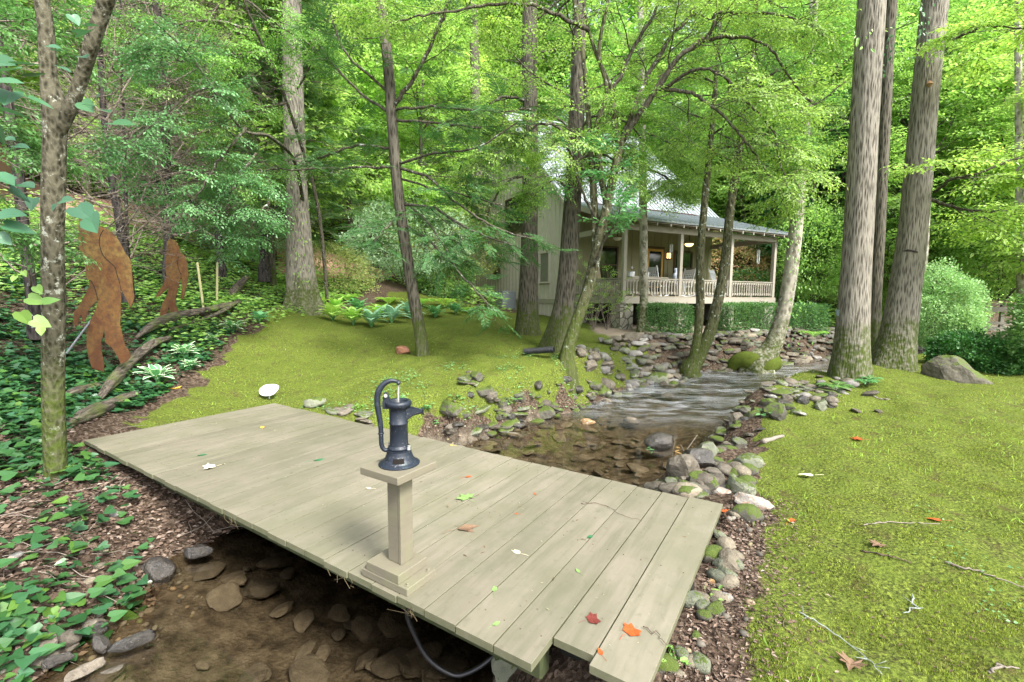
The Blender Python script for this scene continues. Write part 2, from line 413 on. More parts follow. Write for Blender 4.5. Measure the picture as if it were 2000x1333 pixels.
# ------------------------------------------------------------------ water
wx = np.arange(-4.5, 8.2, .05); wy = np.arange(-3, 13.4, .05)
wxs = np.concatenate([wx, np.arange(8.25, 42, .35)]); wys = np.concatenate([wy, np.arange(13.5, 28, .35)])
X, Y = np.meshgrid(wxs, wys); d = pdist(X, Y).reshape(X.shape)
rf = smooth((Y-7.0)/2.6)*smooth((15.2-Y)/1.8)*smooth((X-.5)/1.2)      # the riffle
s_ = X*.55+Y*.83; q_ = X*.83-Y*.55
Z = wl(X, Y)+rf*(.014*fbm(s_*1.6, q_*4.0, 0, 3, 31)+.006*fbm(s_*5, q_*11, 0, 2, 32))+.0018*fbm(s_*2.5, q_*3.5, 0, 3, 33)
keep = d < .28
i = np.arange(len(wys)-1)[:, None]*len(wxs); j = np.arange(len(wxs)-1)[None]
Q = np.stack([i+j, i+j+1, i+len(wxs)+j+1, i+len(wxs)+j], -1).reshape(-1, 4)
Q = Q[keep.ravel()[Q].any(1)]
used = np.unique(Q); remap = np.zeros(X.size, int); remap[used] = np.arange(len(used))
mb = MB(); mb.add(np.stack([X.ravel(), Y.ravel(), Z.ravel()], -1)[used], remap[Q])
t = NT('stream_water'); v = t.co()
ca_ = t.n('Attribute', {'attribute_name': 'riffle'}); R_ = ca_.outputs['Fac']
rot = t.n('Mapping'); t.t.links.new(v, rot.inputs[0]); rot.inputs['Rotation'].default_value = (0, 0, radians(-52)); rot.inputs['Scale'].default_value = (.55, 2.4, 1)
n1 = t.noise(rot.outputs[0], 3.0, 6, .6, .8); n2 = t.noise(v, 1.6, 3)
nb = t.bump(t.math('ADD', t.math('MULTIPLY', n1, t.math('MULTIPLY', R_, 1.6)), t.math('MULTIPLY', n2, .16)), .6, .06)
fr = t.n('Fresnel', IOR=1.33); t.t.links.new(nb, fr.inputs['Normal'])
gl = t.n('BsdfGlossy'); t.set(gl, 'Roughness', t.math('ADD', t.math('MULTIPLY', R_, .16), .04)); t.set(gl, 'Color', (1, 1, 1)); t.t.links.new(nb, gl.inputs['Normal'])
tr = t.n('BsdfTransparent'); t.set(tr, 'Color', (.80, .75, .65))
mx = t.n('MixShader'); t.t.links.new(t.math('ADD', t.math('MULTIPLY', fr.outputs[0], 1.15), .02), mx.inputs[0]); t.t.links.new(tr.outputs[0], mx.inputs[1]); t.t.links.new(gl.outputs[0], mx.inputs[2])
foam_sky = t.n('BsdfDiffuse'); t.set(foam_sky, 'Color', (.60, .63, .69))  # pale blue foam streaks, their tone also paints in the sky's reflection
nl = t.noise(rot.outputs[0], 1.1, 4, .6, 1.0)
ff = t.math('MULTIPLY', t.math('POWER', R_, 1.6), t.ramp(t.math('ADD', t.math('MULTIPLY', n1, .5), t.math('MULTIPLY', nl, .5)), [(.46, 0), (.72, .56)]))
m2 = t.n('MixShader'); t.t.links.new(ff, m2.inputs[0]); t.t.links.new(mx.outputs[0], m2.inputs[1]); t.t.links.new(foam_sky.outputs[0], m2.inputs[2])
M_water = t.done(m2)
w = mb.build('stream_water', M_water, smooth=True); w['kind'] = 'structure'
a = w.data.attributes.new('riffle', 'FLOAT', 'POINT'); a.data.foreach_set('value', rf.ravel()[used].astype(np.float32))
# ------------------------------------------------------------------ clay road cut into the left hillside
mb = MB(); pts = []
rx = np.linspace(-45, -6, 90); cy = np.interp(rx, [-45, -18, -6], [16.0, 18.3, 21.5])
rows = []
for k, o in enumerate((-2.6, -1.3, 0, 1.3, 2.6)):
    yy = cy+o; rows.append(np.stack([rx, yy, ground(rx, yy)+.05+.02*noise(rx*2, yy*2)], -1))
V = np.concatenate(rows); n = len(rx); ii = np.arange(4)[:, None]*n; jj = np.arange(n-1)[None]
mb.add(V, np.stack([ii+jj, ii+jj+1, ii+n+jj+1, ii+n+jj], -1).reshape(-1, 4))
o = mb.build('clay_road', simple('red_clay', (.42, .24, .19), .95, .2, 3, .3, .1), smooth=True); o['kind'] = 'structure'
# ------------------------------------------------------------------ rocks
def ico(n=3):
    import bmesh
    bm = bmesh.new(); bmesh.ops.create_icosphere(bm, subdivisions=n, radius=1)
    v = np.array([q.co[:] for q in bm.verts]); f = np.array([[q.index for q in p.verts] for p in bm.faces]); bm.free(); return v, f
ICO3 = ico(3); ICO4 = ico(4); ICO2 = ico(2)
def rockv(seed, kind='round', I=ICO3):
    r = np.random.default_rng(seed); v, f = I; v = v.copy()
    s = {'round': (1, .78, .62), 'slab': (1, .72, .26), 'block': (1, .7, .6), 'cobble': (1, .8, .5)}[kind]
    cuts = {'round': 9, 'slab': 10, 'block': 12, 'cobble': 6}[kind]
    for _ in range(cuts):
        n = unit(r.normal(0, 1, 3)*(1, 1, .5)); dd = r.uniform(.62, .9) if kind in ('slab', 'block') else r.uniform(.78, .95)
        o = v @ n-dd; v = v-np.where(o > 0, o, 0)[:, None]*n*.95
    v = v*(1+.11*fbm(v[:, 0]*1.8+seed, v[:, 1]*1.8, v[:, 2]*1.8, 4, seed)[:, None])
    v = v*s
    if kind == 'slab': v[:, 2] = np.clip(v[:, 2], -.17, .17)+.02*noise(v[:, 0]*6, v[:, 1]*6, seed, 2)
    return v, f
def stonemat(name, a, b, moss=0.0, rough=.8, vein=None, spec=.3, mcol=(.07, .10, .016)):
    t = NT(name); v = t.co(kind='Object'); oi = t.n('ObjectInfo')
    n = t.noise(v, 2.2, 6, .65); f = t.noise(v, 11, 4, .7)
    c = t.ramp(n, [(.3, a), (.7, b)])
    c = t.mix(t.math('MULTIPLY', f, .55), c, tuple(x*.5 for x in a))
    hs = t.n('HueSaturation'); t.set(hs, 'Color', c); t.set(hs, 'Value', t.math('ADD', t.math('MULTIPLY', oi.outputs['Random'], .7), .65)); c = hs.outputs[0]
    if vein: c = t.mix(t.ramp(t.noise(v, 1.6, 5, .7, 1.5), [(.5, 0), (.6, .8)]), c, vein)
    l = t.ramp(t.noise(v, 5, 6, .7), [(.66, 0), (.7, .5)]); c = t.mix(l, c, (.42, .45, .38))
    if moss:
        g = t.n('NewGeometry'); sx = t.n('SeparateXYZ'); t.t.links.new(g.outputs['Normal'], sx.inputs[0])
        k = t.math('ADD', t.math('MULTIPLY', sx.outputs['Z'], .6), t.math('MULTIPLY', n, .8))
        k = t.math('ADD', k, t.math('MULTIPLY', t.math('SUBTRACT', t.noise(t.co((1, 1, 1)), 4.5, 5, .7), .5), .9))
        k = t.math('ADD', k, t.math('MULTIPLY', t.math('SUBTRACT', oi.outputs['Random'], .5), .35))
        c = t.mix(t.ramp(k, [(1.04-moss*.6, 0), (1.2-moss*.6, 1)]), c, t.mix(f, tuple(x*.5 for x in mcol), tuple(x*1.5 for x in mcol)))
    return t.done(t.bsdf(c, rough, t.bump(t.math('ADD', n, t.math('MULTIPLY', f, .5)), .6, .06), spec))
SM = {'grey': stonemat('grey_stone', (.10, .085, .062), (.215, .188, .148)), 'mossy': stonemat('mossy_stone', (.09, .085, .065), (.19, .175, .14), .8),
      'greenish': stonemat('green_grey_stone', (.13, .14, .10), (.25, .26, .18), .3), 'tan': stonemat('tan_stone', (.17, .145, .105), (.28, .24, .175)),
      'orange': stonemat('orange_stone', (.42, .24, .10), (.55, .36, .18), vein=(.5, .46, .38)), 'white': stonemat('white_quartz', (.27, .245, .21), (.46, .42, .37), vein=(.34, .2, .12)),
      'wet': stonemat('wet_stone', (.03, .027, .024), (.08, .07, .058), rough=.28, spec=.6), 'sunk': stonemat('sunken_stone', (.13, .11, .085), (.26, .225, .175), rough=.6),
      'pale': stonemat('pale_stone', (.17, .16, .145), (.30, .285, .26)), 'red': stonemat('red_stone', (.3, .13, .07), (.42, .22, .14)), 'sill': stonemat('mossy_boulder_stone', (.075, .068, .05), (.19, .17, .13), .6)}
_rp = {}
def rock(name, col, kind, size, loc, rz=0, tilt=(0, 0), label=None, group=None, cat='rock', seed=None, squash=(1, 1, 1), I=None, parent=None):
    seed = int(rng.integers(0, 7)) if seed is None else seed
    key = (col, kind, seed, I is None)
    if key not in _rp:
        v, f = rockv(seed*13+{'round': 1, 'slab': 2, 'block': 3, 'cobble': 4}[kind], kind, I or (ICO3 if kind != 'cobble' else ICO2))
        _rp[key] = MB().add(v, f).build(name, SM[col], smooth=(kind in ('round', 'cobble', 'slab'))); o = _rp[key]; o['_first'] = 1
    else:
        o = _rp[key]
        if '_first' in o.keys(): pass
        o = o.copy(); COL.objects.link(o); o.name = name
        for k in ('label', 'category', 'group', 'kind', '_first'):
            if k in o.keys(): del o[k]
        o.parent = None
    if '_first' in o.keys(): del o['_first']
    o.location = loc; o.rotation_euler = (tilt[0], tilt[1], rz); o.scale = (size*squash[0], size*squash[1], size*squash[2])
    if parent is not None: o.parent = parent
    else: tag(o, label, cat, group)
    return o
U = rng.uniform
def rk(px, py, w, col, kind, label, z=None, name=None, sink=.35, rz=None, sq=(1, 1, 1), seed=None, I=None, cat='rock', tilt=None, group=None):
    p = onground(px, py) if z is None else at(px, py, z)
    s = w/2*p[1]/F/.92
    hgt = {'round': .62, 'slab': .18, 'block': .6, 'cobble': .5}[kind]*s*sq[2]
    return rock(name or ('flat_stone' if kind == 'slab' else 'rock'), col, kind, s, (p[0], p[1]+s*.3, p[2]+hgt*(1-2*sink)), U(-.5, .5) if rz is None else rz,
                (U(-.15, .15), U(-.15, .15)) if tilt is None else tilt, label, group, cat, seed, sq, I)
# the ones you can point at
rk(1885, 748, 118, 'sill', 'block', 'big lichen and moss spotted boulder on the right lawn under the dark shrub', name='boulder', cat='boulder', I=ICO4, rz=-.1, sq=(1, .8, 1.0), tilt=(0, .22), seed=6)
rk(786, 692, 32, 'red', 'block', 'small rusty red rock on the lawn beside the thin leaning tree', rz=.2, seed=1, sink=.2)
rk(1290, 872, 56, 'wet', 'round', 'dark wet rounded rock in the pool by the right bank', z=-.62, sink=.35, seed=2, rz=.1)
rk(1483, 1000, 84, 'white', 'block', 'large white and rust quartz block beside the far right deck corner', sink=.2, seed=4, rz=-.35, sq=(1, .6, .7), tilt=(0, .25))
rk(1462, 1015, 60, 'mossy', 'round', 'rounded mossy rock beside the right deck corner in front of the white quartz block', sink=.35)
rk(1405, 968, 62, 'white', 'block', 'pale quartz rock with brown streaks behind the right deck corner', sink=.3, seed=2, rz=-.3, sq=(1, .5, .6))
rk(1372, 958, 66, 'orange', 'round', 'smooth orange brown rock behind the right deck corner', sink=.3, seed=5, sq=(1, .5, .45), rz=-.1)
rk(1340, 965, 100, 'grey', 'round', 'broad flat grey cobble touching the far deck edge near its right corner', sink=.4, seed=0, sq=(1, .5, .4), rz=-.1)
rk(1412, 1056, 46, 'greenish', 'block', 'angular green grey stone leaning by the right deck edge', sink=.15, seed=6, tilt=(.1, .4), sq=(1, .7, .5))
rk(1398, 1098, 58, 'mossy', 'round', 'round half mossy rock at the middle of the right deck edge', sink=.3, seed=3)
rk(1400, 1145, 42, 'orange', 'block', 'small orange yellow rock beside the right deck edge', sink=.2, seed=2, sq=(1, .6, .6))
rk(1356, 1185, 68, 'greenish', 'block', 'large square green grey rock against the right deck edge', sink=.3, seed=5, sq=(1, .9, .8))
rk(1300, 1312, 58, 'mossy', 'round', 'dark mossy round rock in the bottom corner by the last deck board', sink=.3, seed=1)
rk(888, 845, 48, 'grey', 'block', 'squarish grey brown rock at the waterline left of the pool beside the deck', sink=.25, seed=1, sq=(1, .7, .8))
rk(925, 850, 22, 'greenish', 'round', 'small round grey rock next to the squarish rock at the left waterline', sink=.3)
rk(608, 797, 44, 'greenish', 'slab', 'grey pointed rock just behind the far left deck corner', sink=.0, sq=(1, .8, 2.2), seed=2)
rk(1180, 762, 36, 'grey', 'block', 'upright dark grey rock at the head of the riffle on the left bank', sink=.2, seed=3, sq=(.8, .7, 1.3))
rk(1148, 828, 34, 'orange', 'block', 'small orange stone at the left waterline of the riffle', z=-.6, sink=.3, seed=6, sq=(1, .6, .6))
rk(378, 1092, 58, 'wet', 'slab', 'dark wet flat rock where the ivy bank meets the water by the deck', z=-.6, sink=0, sq=(1, .7, 2.), seed=2, rz=.1)
rk(128, 1262, 52, 'grey', 'round', 'round brown grey rock below the ivy at the bottom left waterline', z=-.6, sink=.25, seed=4, sq=(.8, .8, 1))
rk(188, 1268, 56, 'wet', 'block', 'dark wet angular rock at the bottom left waterline', z=-.6, sink=.35, seed=2, sq=(1, .7, .8))
rk(250, 1272, 90, 'wet', 'slab', 'long flat wet rock breaking the surface at the bottom left', z=-.6, sink=.1, sq=(1, .35, 1.4), seed=3, rz=.5, tilt=(0, -.15))
rk(105, 1305, 62, 'wet', 'slab', 'bluish dark slab at the bottom left waterline', z=-.58, sink=0, sq=(1, .45, 1.6), seed=5, rz=.6)
rk(160, 1322, 70, 'sunk', 'slab', 'narrow brown slab leaning into the water at the bottom left', z=-.6, sink=.1, sq=(1, .3, 1.6), seed=1, rz=.75)
rk(1010, 1325, 110, 'greenish', 'block', 'brown green abutment rock under the near right end of the deck', z=-.55, sink=.2, seed=4)
# right bank: mossy and grey stones between lawn and pool
def bank(n, path, wid, cols, kinds, size, label, group, zf=None, seed=0, sink=.3, name='rock', lift=0):
    r = np.random.default_rng(seed); P = np.array([onground(*q) if len(q) == 2 else at(*q) for q in path]); L = np.r_[0, np.cumsum(np.linalg.norm(np.diff(P[:, :2], axis=0), axis=1))]
    for i in range(n):
        s = r.uniform(0, L[-1]); x = np.interp(s, L, P[:, 0]); y = np.interp(s, L, P[:, 1])
        x += r.normal(0, wid); y += r.normal(0, wid*.8)
        q = np.array([x-TD[0], y-TD[1]]); a, c = q @ AX[:2], q @ CX[:2]
        sc = r.uniform(*size)*(1+.5*(r.random() < .15))
        if -sc*1.1 < a < LEN+sc*1.1 and -sc < c < WID+sc and zf is None: continue
        k = kinds[int(r.integers(len(kinds)))]; col = cols[int(r.integers(len(cols)))]
        h = {'round': .62, 'slab': .18, 'block': .6, 'cobble': .5}[k]*sc
        z = gz(x, y)
        lb = f"{ {'grey':'grey','mossy':'green mossy','greenish':'dull green grey','tan':'tan','orange':'orange brown','white':'white quartz','wet':'dark wet','pale':'pale','red':'reddish','sunk':'brown'}[col]} {'flat stone' if k=='slab' else 'rounded stone' if k in('round','cobble') else 'angular stone'} {label}"
        rock('flat_stone' if k == 'slab' else name, col, k, sc, (x, y, z+h*(1-2*sink)+lift), r.uniform(0, 6.3), (r.uniform(-.25, .25), r.uniform(-.25, .25)), lb, f"{lb.split(' '+label)[0]}s {group}", 'stone', int(r.integers(0, 7)))
bank(120, [(1620, 765), (1520, 800), (1430, 835), (1400, 880), (1390, 920), (1350, 950)], .20, ['mossy', 'mossy', 'mossy', 'grey', 'greenish', 'wet'], ['slab', 'slab', 'slab', 'block'], (.06, .17), 'on the low right bank of the pool', 'on the right bank', seed=3)
bank(60, [(1440, 900), (1400, 945), (1340, 960), (1280, 955)], .16, ['grey', 'grey', 'tan', 'greenish', 'mossy'], ['round', 'slab', 'cobble', 'block'], (.04, .12), 'piled behind the right deck corner', 'behind the right deck corner', seed=4)
bank(60, [(1455, 1010), (1425, 1060), (1400, 1120), (1372, 1190), (1325, 1290), (1300, 1330)], .07, ['grey', 'greenish', 'tan', 'pale', 'mossy'], ['round', 'cobble', 'block'], (.025, .075), 'in the dirt strip along the right deck edge', 'along the right deck edge', seed=5, sink=.25)
bank(95, [(1620, 748), (1580, 755), (1530, 775), (1480, 800)], .40, ['pale', 'grey', 'grey', 'greenish'], ['slab', 'slab', 'cobble'], (.05, .11), 'on the gravel bar below the big tree trunks', 'on the gravel bar', seed=6, sink=.25, lift=.01, name='cobble')
# left bank of the pool and the riffle
bank(80, [(880, 845), (940, 840), (1000, 810), (1060, 800), (1110, 790), (1150, 780), (1170, 755)], .11, ['grey', 'mossy', 'greenish', 'wet', 'mossy', 'mossy'], ['slab', 'block', 'slab'], (.07, .18), 'at the foot of the mossy left bank', 'on the left bank of the pool', seed=7)
bank(24, [(905, 730), (930, 745), (960, 775), (955, 800), (985, 820)], .09, ['mossy', 'greenish', 'grey'], ['slab', 'slab', 'block'], (.08, .18), 'stacked round the lower drain pipe on the left bank', 'round the lower drain pipe', seed=8)
bank(90, [(1150, 735), (1200, 745), (1250, 745), (1300, 735)], .35, ['grey', 'pale', 'greenish', 'mossy', 'grey'], ['slab', 'slab', 'round', 'block'], (.08, .2), 'tumbled below the dry stone wall by the riffle', 'below the dry stone wall', seed=9)
bank(16, [(640, 800), (690, 815), (730, 825)], .08, ['greenish', 'grey'], ['slab'], (.08, .16), 'behind the far deck edge left of the pump', 'behind the far deck edge', seed=10)
bank(22, [(1640, 705), (1720, 690), (1800, 680), (1820, 665)], .4, ['pale', 'grey', 'mossy'], ['slab', 'cobble'], (.1, .22), 'on the far bank seen between the big trunks', 'on the upstream bank', seed=12)
bank(12, [(40, 1330), (130, 1290), (260, 1190), (340, 1120), (440, 1070)], .1, ['wet', 'grey'], ['slab', 'round'], (.06, .13), 'at the waterline under the ivy', 'under the ivy', seed=13, sink=.3)
bank(10, [(60, 1120), (130, 1100), (200, 1060)], .25, ['pale', 'tan'], ['cobble'], (.02, .05), 'in the leaf litter of the ivy bank', 'in the leaf litter', seed=14)
# stones on the stream bed
r = np.random.default_rng(77); k = 0
while k < 260:
    x, y = r.uniform(-3, 2.2), r.uniform(1.6, 8.6)
    d = pdist(np.array([x]), np.array([y]))[0]
    if d > -.15: continue
    k += 1; s = r.uniform(.06, .19) if k % 3 else r.uniform(.03, .08); kd = ['slab', 'block', 'block', 'slab'][k % 4]
    lb = f"{'flat' if kd=='slab' else 'chunky' if kd=='block' else 'rounded'} brown stone lying under the clear water"
    hh = {'slab': .17, 'block': .3, 'round': .35}[kd]*s; s = s if hh < .1 else s*.1/hh
    rock('submerged_stone', 'sunk', kd, s, (x, y, gz(x, y)+.035), r.uniform(0, 6.3), (r.uniform(-.3, .3), r.uniform(-.3, .3)), lb, lb.split(' lying')[0]+'s on the stream bed', 'stone', int(r.integers(0, 7)), (1, 1, .5))
for k in range(36):
    s = r.uniform(0, 1); px, py = 1000+s*480+r.normal(0, 60), 800-s*60+r.normal(0, 22); p = at(px, py, -.55)
    if pdist(p[:1], p[1:2])[0] > -.1: continue
    lb = 'wet brown stone just breaking the riffle'
    rock('riffle_stone', ['wet', 'grey', 'sunk'][k % 3], 'slab' if k % 2 else 'round', r.uniform(.08, .2), (p[0], p[1], wl(p[0], p[1])-.05), r.uniform(0, 6), (0, 0), lb, 'wet stones in the riffle', 'stone', int(r.integers(0, 7)), (1, 1, .6))
# ------------------------------------------------------------------ dry stone wall on the far bank
wall = empty('dry_stone_wall', tuple(at(1400, 700, 0)), 'long low wall of stacked flat grey stones along the far bank of the stream', 'stone wall')
E = [at(*q)[:2] for q in [(1215, 752, -.5), (1250, 757, -.52), (1330, 737, -.45), (1400, 727, -.43), (1480, 722, -.43), (1600, 705, -.42), (1700, 697, -.42), (1810, 683, -.42)]]
E = np.array(E); L = np.r_[0, np.cumsum(np.linalg.norm(np.diff(E, axis=0), axis=1))]
r = np.random.default_rng(5); rest = MB(); n = 0
cands = []
for row in range(9):
    s = r.uniform(0, .2); o = .08+row*.145
    while s < L[-1]:
        w = r.uniform(.2, .52); x = np.interp(s+w/2, L, E[:, 0]); y = np.interp(s+w/2, L, E[:, 1]); k = min(np.searchsorted(L, s+w/2)-1, len(E)-2)
        t_ = unit(E[k+1]-E[k]); nn = np.array([-t_[1], t_[0]]);
        if nn[1] < 0: nn = -nn
        jx = o+r.normal(0, .05); cands.append((x+nn[0]*jx, y+nn[1]*jx, w, math.atan2(t_[1], t_[0]), row)); s += w*.8
r.shuffle(cands)
cands.sort(key=lambda q: -(q[2]/q[1]))
for n, (x, y, w, ang, row) in enumerate(cands):
    z = gz(x, y); th = r.uniform(.05, .1); seed = int(r.integers(0, 7)); an = ang+r.normal(0, .25); tx, ty = r.normal(0, .09), r.normal(0, .09)
    z = z+.03+(.05 if row > 5 else 0); col = ['grey', 'grey', 'greenish', 'mossy', 'pale', 'tan'][int(r.integers(6))]
    if n < 98:
        o = rock('wall_stone', col, 'slab', w*.56, (x-wall.location[0], y-wall.location[1], z-wall.location[2]), an, (tx, ty), seed=seed, squash=(1, .8, th/.17/w*1.3), parent=wall)
    else:
        v, f = rockv(seed*13+2, 'slab', ICO2); v = v*(w*.56, w*.45, th*1.25/.17*.55)
        Rm = np.array(Matrix.Rotation(an, 3, 'Z') @ Matrix.Rotation(tx, 3, 'X') @ Matrix.Rotation(ty, 3, 'Y'))
        rest.add(v @ Rm.T+np.array([x, y, z]), f, ['grey', 'greenish', 'mossy', 'pale', 'tan'].index(col))
o = rest.build('wall_stones', [SM[k] for k in ('grey', 'greenish', 'mossy', 'pale', 'tan')], loc=tuple(wall.location)); child(o, wall); o.location = (0, 0, 0); o['kind'] = 'stuff'

# pebbles and gravel between the stones
m = MB(); r = np.random.default_rng(91); I1 = ico(1); n = 9000
x = r.uniform(-3.2, 10, n*3); y = r.uniform(1.4, 13, n*3); pd = pdist(x, y); a = (x-TD[0])*AX[0]+(y-TD[1])*AX[1]; c = (x-TD[0])*CX[0]+(y-TD[1])*CX[1]
lim = np.where((x > 1) & (y > 8), .9, .38); k = (pd > -.25) & (pd < lim*r.random(n*3)**.7) & ~((a > -.05) & (a < LEN+.05) & (c > -.05) & (c < WID+.05)); k |= (a > LEN+.03) & (a < LEN+.3) & (c > -.4) & (c < 2.5) & (r.random(n*3) < .5)
x, y = x[k][:n], y[k][:n]; z = ground(x, y); S_ = r.uniform(.008, .035, len(x))
vv = I1[0]*(1, .75, .5); vv = vv*(1+.2*noise(vv[:, 0]*2, vv[:, 1]*2, vv[:, 2]*3, 4)[:, None])
H = np.stack([np.cos(r.uniform(0, 6.3, len(x))), np.sin(r.uniform(0, 6.3, len(x))), r.normal(0, .2, len(x))], -1); inst(m, vv, [(I1[1], 0)], np.stack([x, y, z+S_*.2], -1), basis(H, np.tile([0, 0, 1.], (len(x), 1))), S_)
t = NT('bank_gravel'); gg = t.n('NewGeometry'); c_ = t.ramp(gg.outputs['Random Per Island'], [(0, (.05, .045, .035)), (.45, (.13, .115, .09)), (.75, (.20, .18, .145)), (.9, (.26, .19, .12)), (1, (.10, .12, .05))])
o = m.build('bank_gravel', t.done(t.bsdf(c_, .75, t.bump(t.noise(t.co(), 60, 3), .3, .005))), smooth=True); o['kind'] = 'stuff'; tag(o, 'pebbles and gravel filling the gaps between the stones on both banks', 'gravel')
# ------------------------------------------------------------------ footbridge
t = NT('deck_paint'); v = t.co((1, 1, 1)); oi = t.n('ObjectInfo')
mp = t.n('Mapping'); t.t.links.new(v, mp.inputs[0]); mp.inputs['Scale'].default_value = (14, 1.2, 14)
gr_ = t.noise(mp.outputs[0], 2.2, 6, .65, .3); big = t.noise(v, 1.5, 5, .6); fine = t.noise(v, 60, 3)
tc = t.n('TexCoord'); wv = t.n('Mapping'); t.t.links.new(t.n('NewGeometry').outputs['Position'], wv.inputs[0]); wbig = t.noise(wv.outputs[0], 1.15, 5, .62); wsp = t.noise(wv.outputs[0], 16, 4, .65)
c = t.mix(gr_, (.150, .133, .098), (.205, .183, .138))
c = t.mix(t.ramp(wbig, [(.42, 0), (.60, .68)]), c, (.118, .115, .072))
smp = t.n('Mapping'); t.t.links.new(t.co(), smp.inputs[0]); smp.inputs['Scale'].default_value = (9, .9, 9); smear = t.noise(smp.outputs[0], 1.3, 6, .68, .5)
c = t.mix(t.ramp(smear, [(.46, 0), (.68, .65)]), c, (.10, .098, .062)); c = t.mix(t.ramp(t.noise(wv.outputs[0], 2.6, 6, .7), [(.50, 0), (.68, .6)]), c, (.12, .12, .08))
c = t.mix(t.ramp(wsp, [(.58, 0), (.70, .6)]), c, (.11, .10, .07))
c = t.mix(t.ramp(fine, [(.70, 0), (.76, .6)]), c, (.09, .08, .05))
hs = t.n('HueSaturation'); t.set(hs, 'Color', c); t.set(hs, 'Value', t.math('ADD', t.math('MULTIPLY', oi.outputs['Random'], .22), .93))
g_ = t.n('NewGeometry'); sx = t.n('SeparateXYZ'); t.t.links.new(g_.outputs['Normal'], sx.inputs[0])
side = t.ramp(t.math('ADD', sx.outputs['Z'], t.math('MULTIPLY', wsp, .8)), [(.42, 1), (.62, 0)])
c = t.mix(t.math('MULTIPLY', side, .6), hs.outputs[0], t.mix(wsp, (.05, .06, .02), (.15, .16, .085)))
M_deck = t.done(t.bsdf(c, .68, t.bump(t.math('ADD', gr_, t.math('MULTIPLY', fine, .3)), .25, .004), .35))
def woodpaint(name, col, green=.3, sc=(3, 3, 14)):
    t = NT(name); v = t.co(); mp = t.n('Mapping'); t.t.links.new(v, mp.inputs[0]); mp.inputs['Scale'].default_value = sc
    n = t.noise(mp.outputs[0], 3, 6, .65, .4); b = t.noise(v, 6, 4); s = t.noise(v, 34, 4, .7)
    c = t.mix(n, tuple(x*.78 for x in col), tuple(x*1.12 for x in col))
    c = t.mix(t.ramp(b, [(.5, 0), (.75, green)]), c, (.17, .19, .09)); c = t.mix(t.ramp(s, [(.68, 0), (.74, .8)]), c, (.05, .045, .03))
    return t.done(t.bsdf(c, .65, t.bump(n, .35, .004), .35))
M_post = woodpaint('pedestal_paint', (.165, .148, .105), .5)
M_shade = simple('shade_dark_mossy_beam', (.012, .013, .009), .9, .6, 9, .4)  # near-black colour puts the shade under the deck into the wood
M_beam = simple('mossy_beam', (.045, .055, .022), .9, .6, 8, .5)
br = empty('footbridge', tuple(TD), 'wide tan painted plank footbridge laid across the creek in the foreground', 'bridge', rz=math.atan2(AX[1], AX[0]))
# in the bridge's frame: x along the deck from its far left corner, y = -c (towards the camera is negative)
def bw(a, c, z=0): return TD+AX*a+CX*c+np.array([0, 0, z])
edges = [0]; r = np.random.default_rng(3)
ws = [.2+.012*r.normal() for _ in range(27)]; ws = np.array(ws)*(5.45/sum(ws)); e = np.r_[0, np.cumsum(ws)]; e = np.r_[e, 5.658, 5.866, LEN]
for k in range(len(e)-1):
    c1 = WID+r.normal(0, .004); c0 = .035+r.normal(0, .006)+(.05 if e[k] < 5 else .0)*0
    if k == len(e)-2: c1 = 2.05+.0; c0 = .0
    if k == len(e)-3: c1 = 1.99
    m = MB(); dz = r.normal(0, .0012); gap = .0032 if r.random() < .75 else .0045
    bevbox(m, (e[k]+gap, -c1, -.04+dz), (e[k+1]-gap, -c0, 0+dz), .0012)
    # more vertices lengthwise would not show: boards lie flat
    o = m.build('plank', M_deck, br)
for c0 in (.16, 1.08, 1.9):
    m = MB(); bevbox(m, (-.1, -c0-.09, -.26), (5.6 if c0 > 1.8 else LEN, -c0, -.043), .01); m.build('beam', M_beam if c0 > 1.8 else M_shade, br)
m = MB(); bevbox(m, (5.62, -1.86, -.2), (6.08, -1.77, -.05), .02); m.build('end_beam', M_shade, br)
# nails
m = MB()
for k in range(len(e)-1):
    for cc in (.2, 1.12, 2.02):
        if k > len(e)-4 and cc > 2: continue
        for q in (.25, .75):
            x = e[k]+(e[k+1]-e[k])*q; lathe(m, [(.004, .0), (.004, .0025)], 6, 0, (x+r.normal(0, .004), -cc+r.normal(0, .006), .0))
o = m.build('nail_heads', simple('rusty_nail', (.12, .09, .06), .7), br); o['kind'] = 'stuff'
# grass roots and debris hanging from the deck edge
m = MB()
for k in range(14):
    a = r.choice([r.normal(3.2, .15), r.normal(4.35, .12), r.normal(5.05, .1), r.normal(5.2, .2)]); p = np.array([a, -WID-.004, -.012-.02*r.random()])
    n = 4; q = [p+np.array([r.normal(0, .012)*i, -.004*i*r.random(), -.012*i*(1+r.random())]) for i in range(n)]; tube(m, q, .0011, 3, 0, False)
o = m.build('dry_grass_roots', simple('dry_grass', (.11, .085, .045), .9), br); o['kind'] = 'stuff'
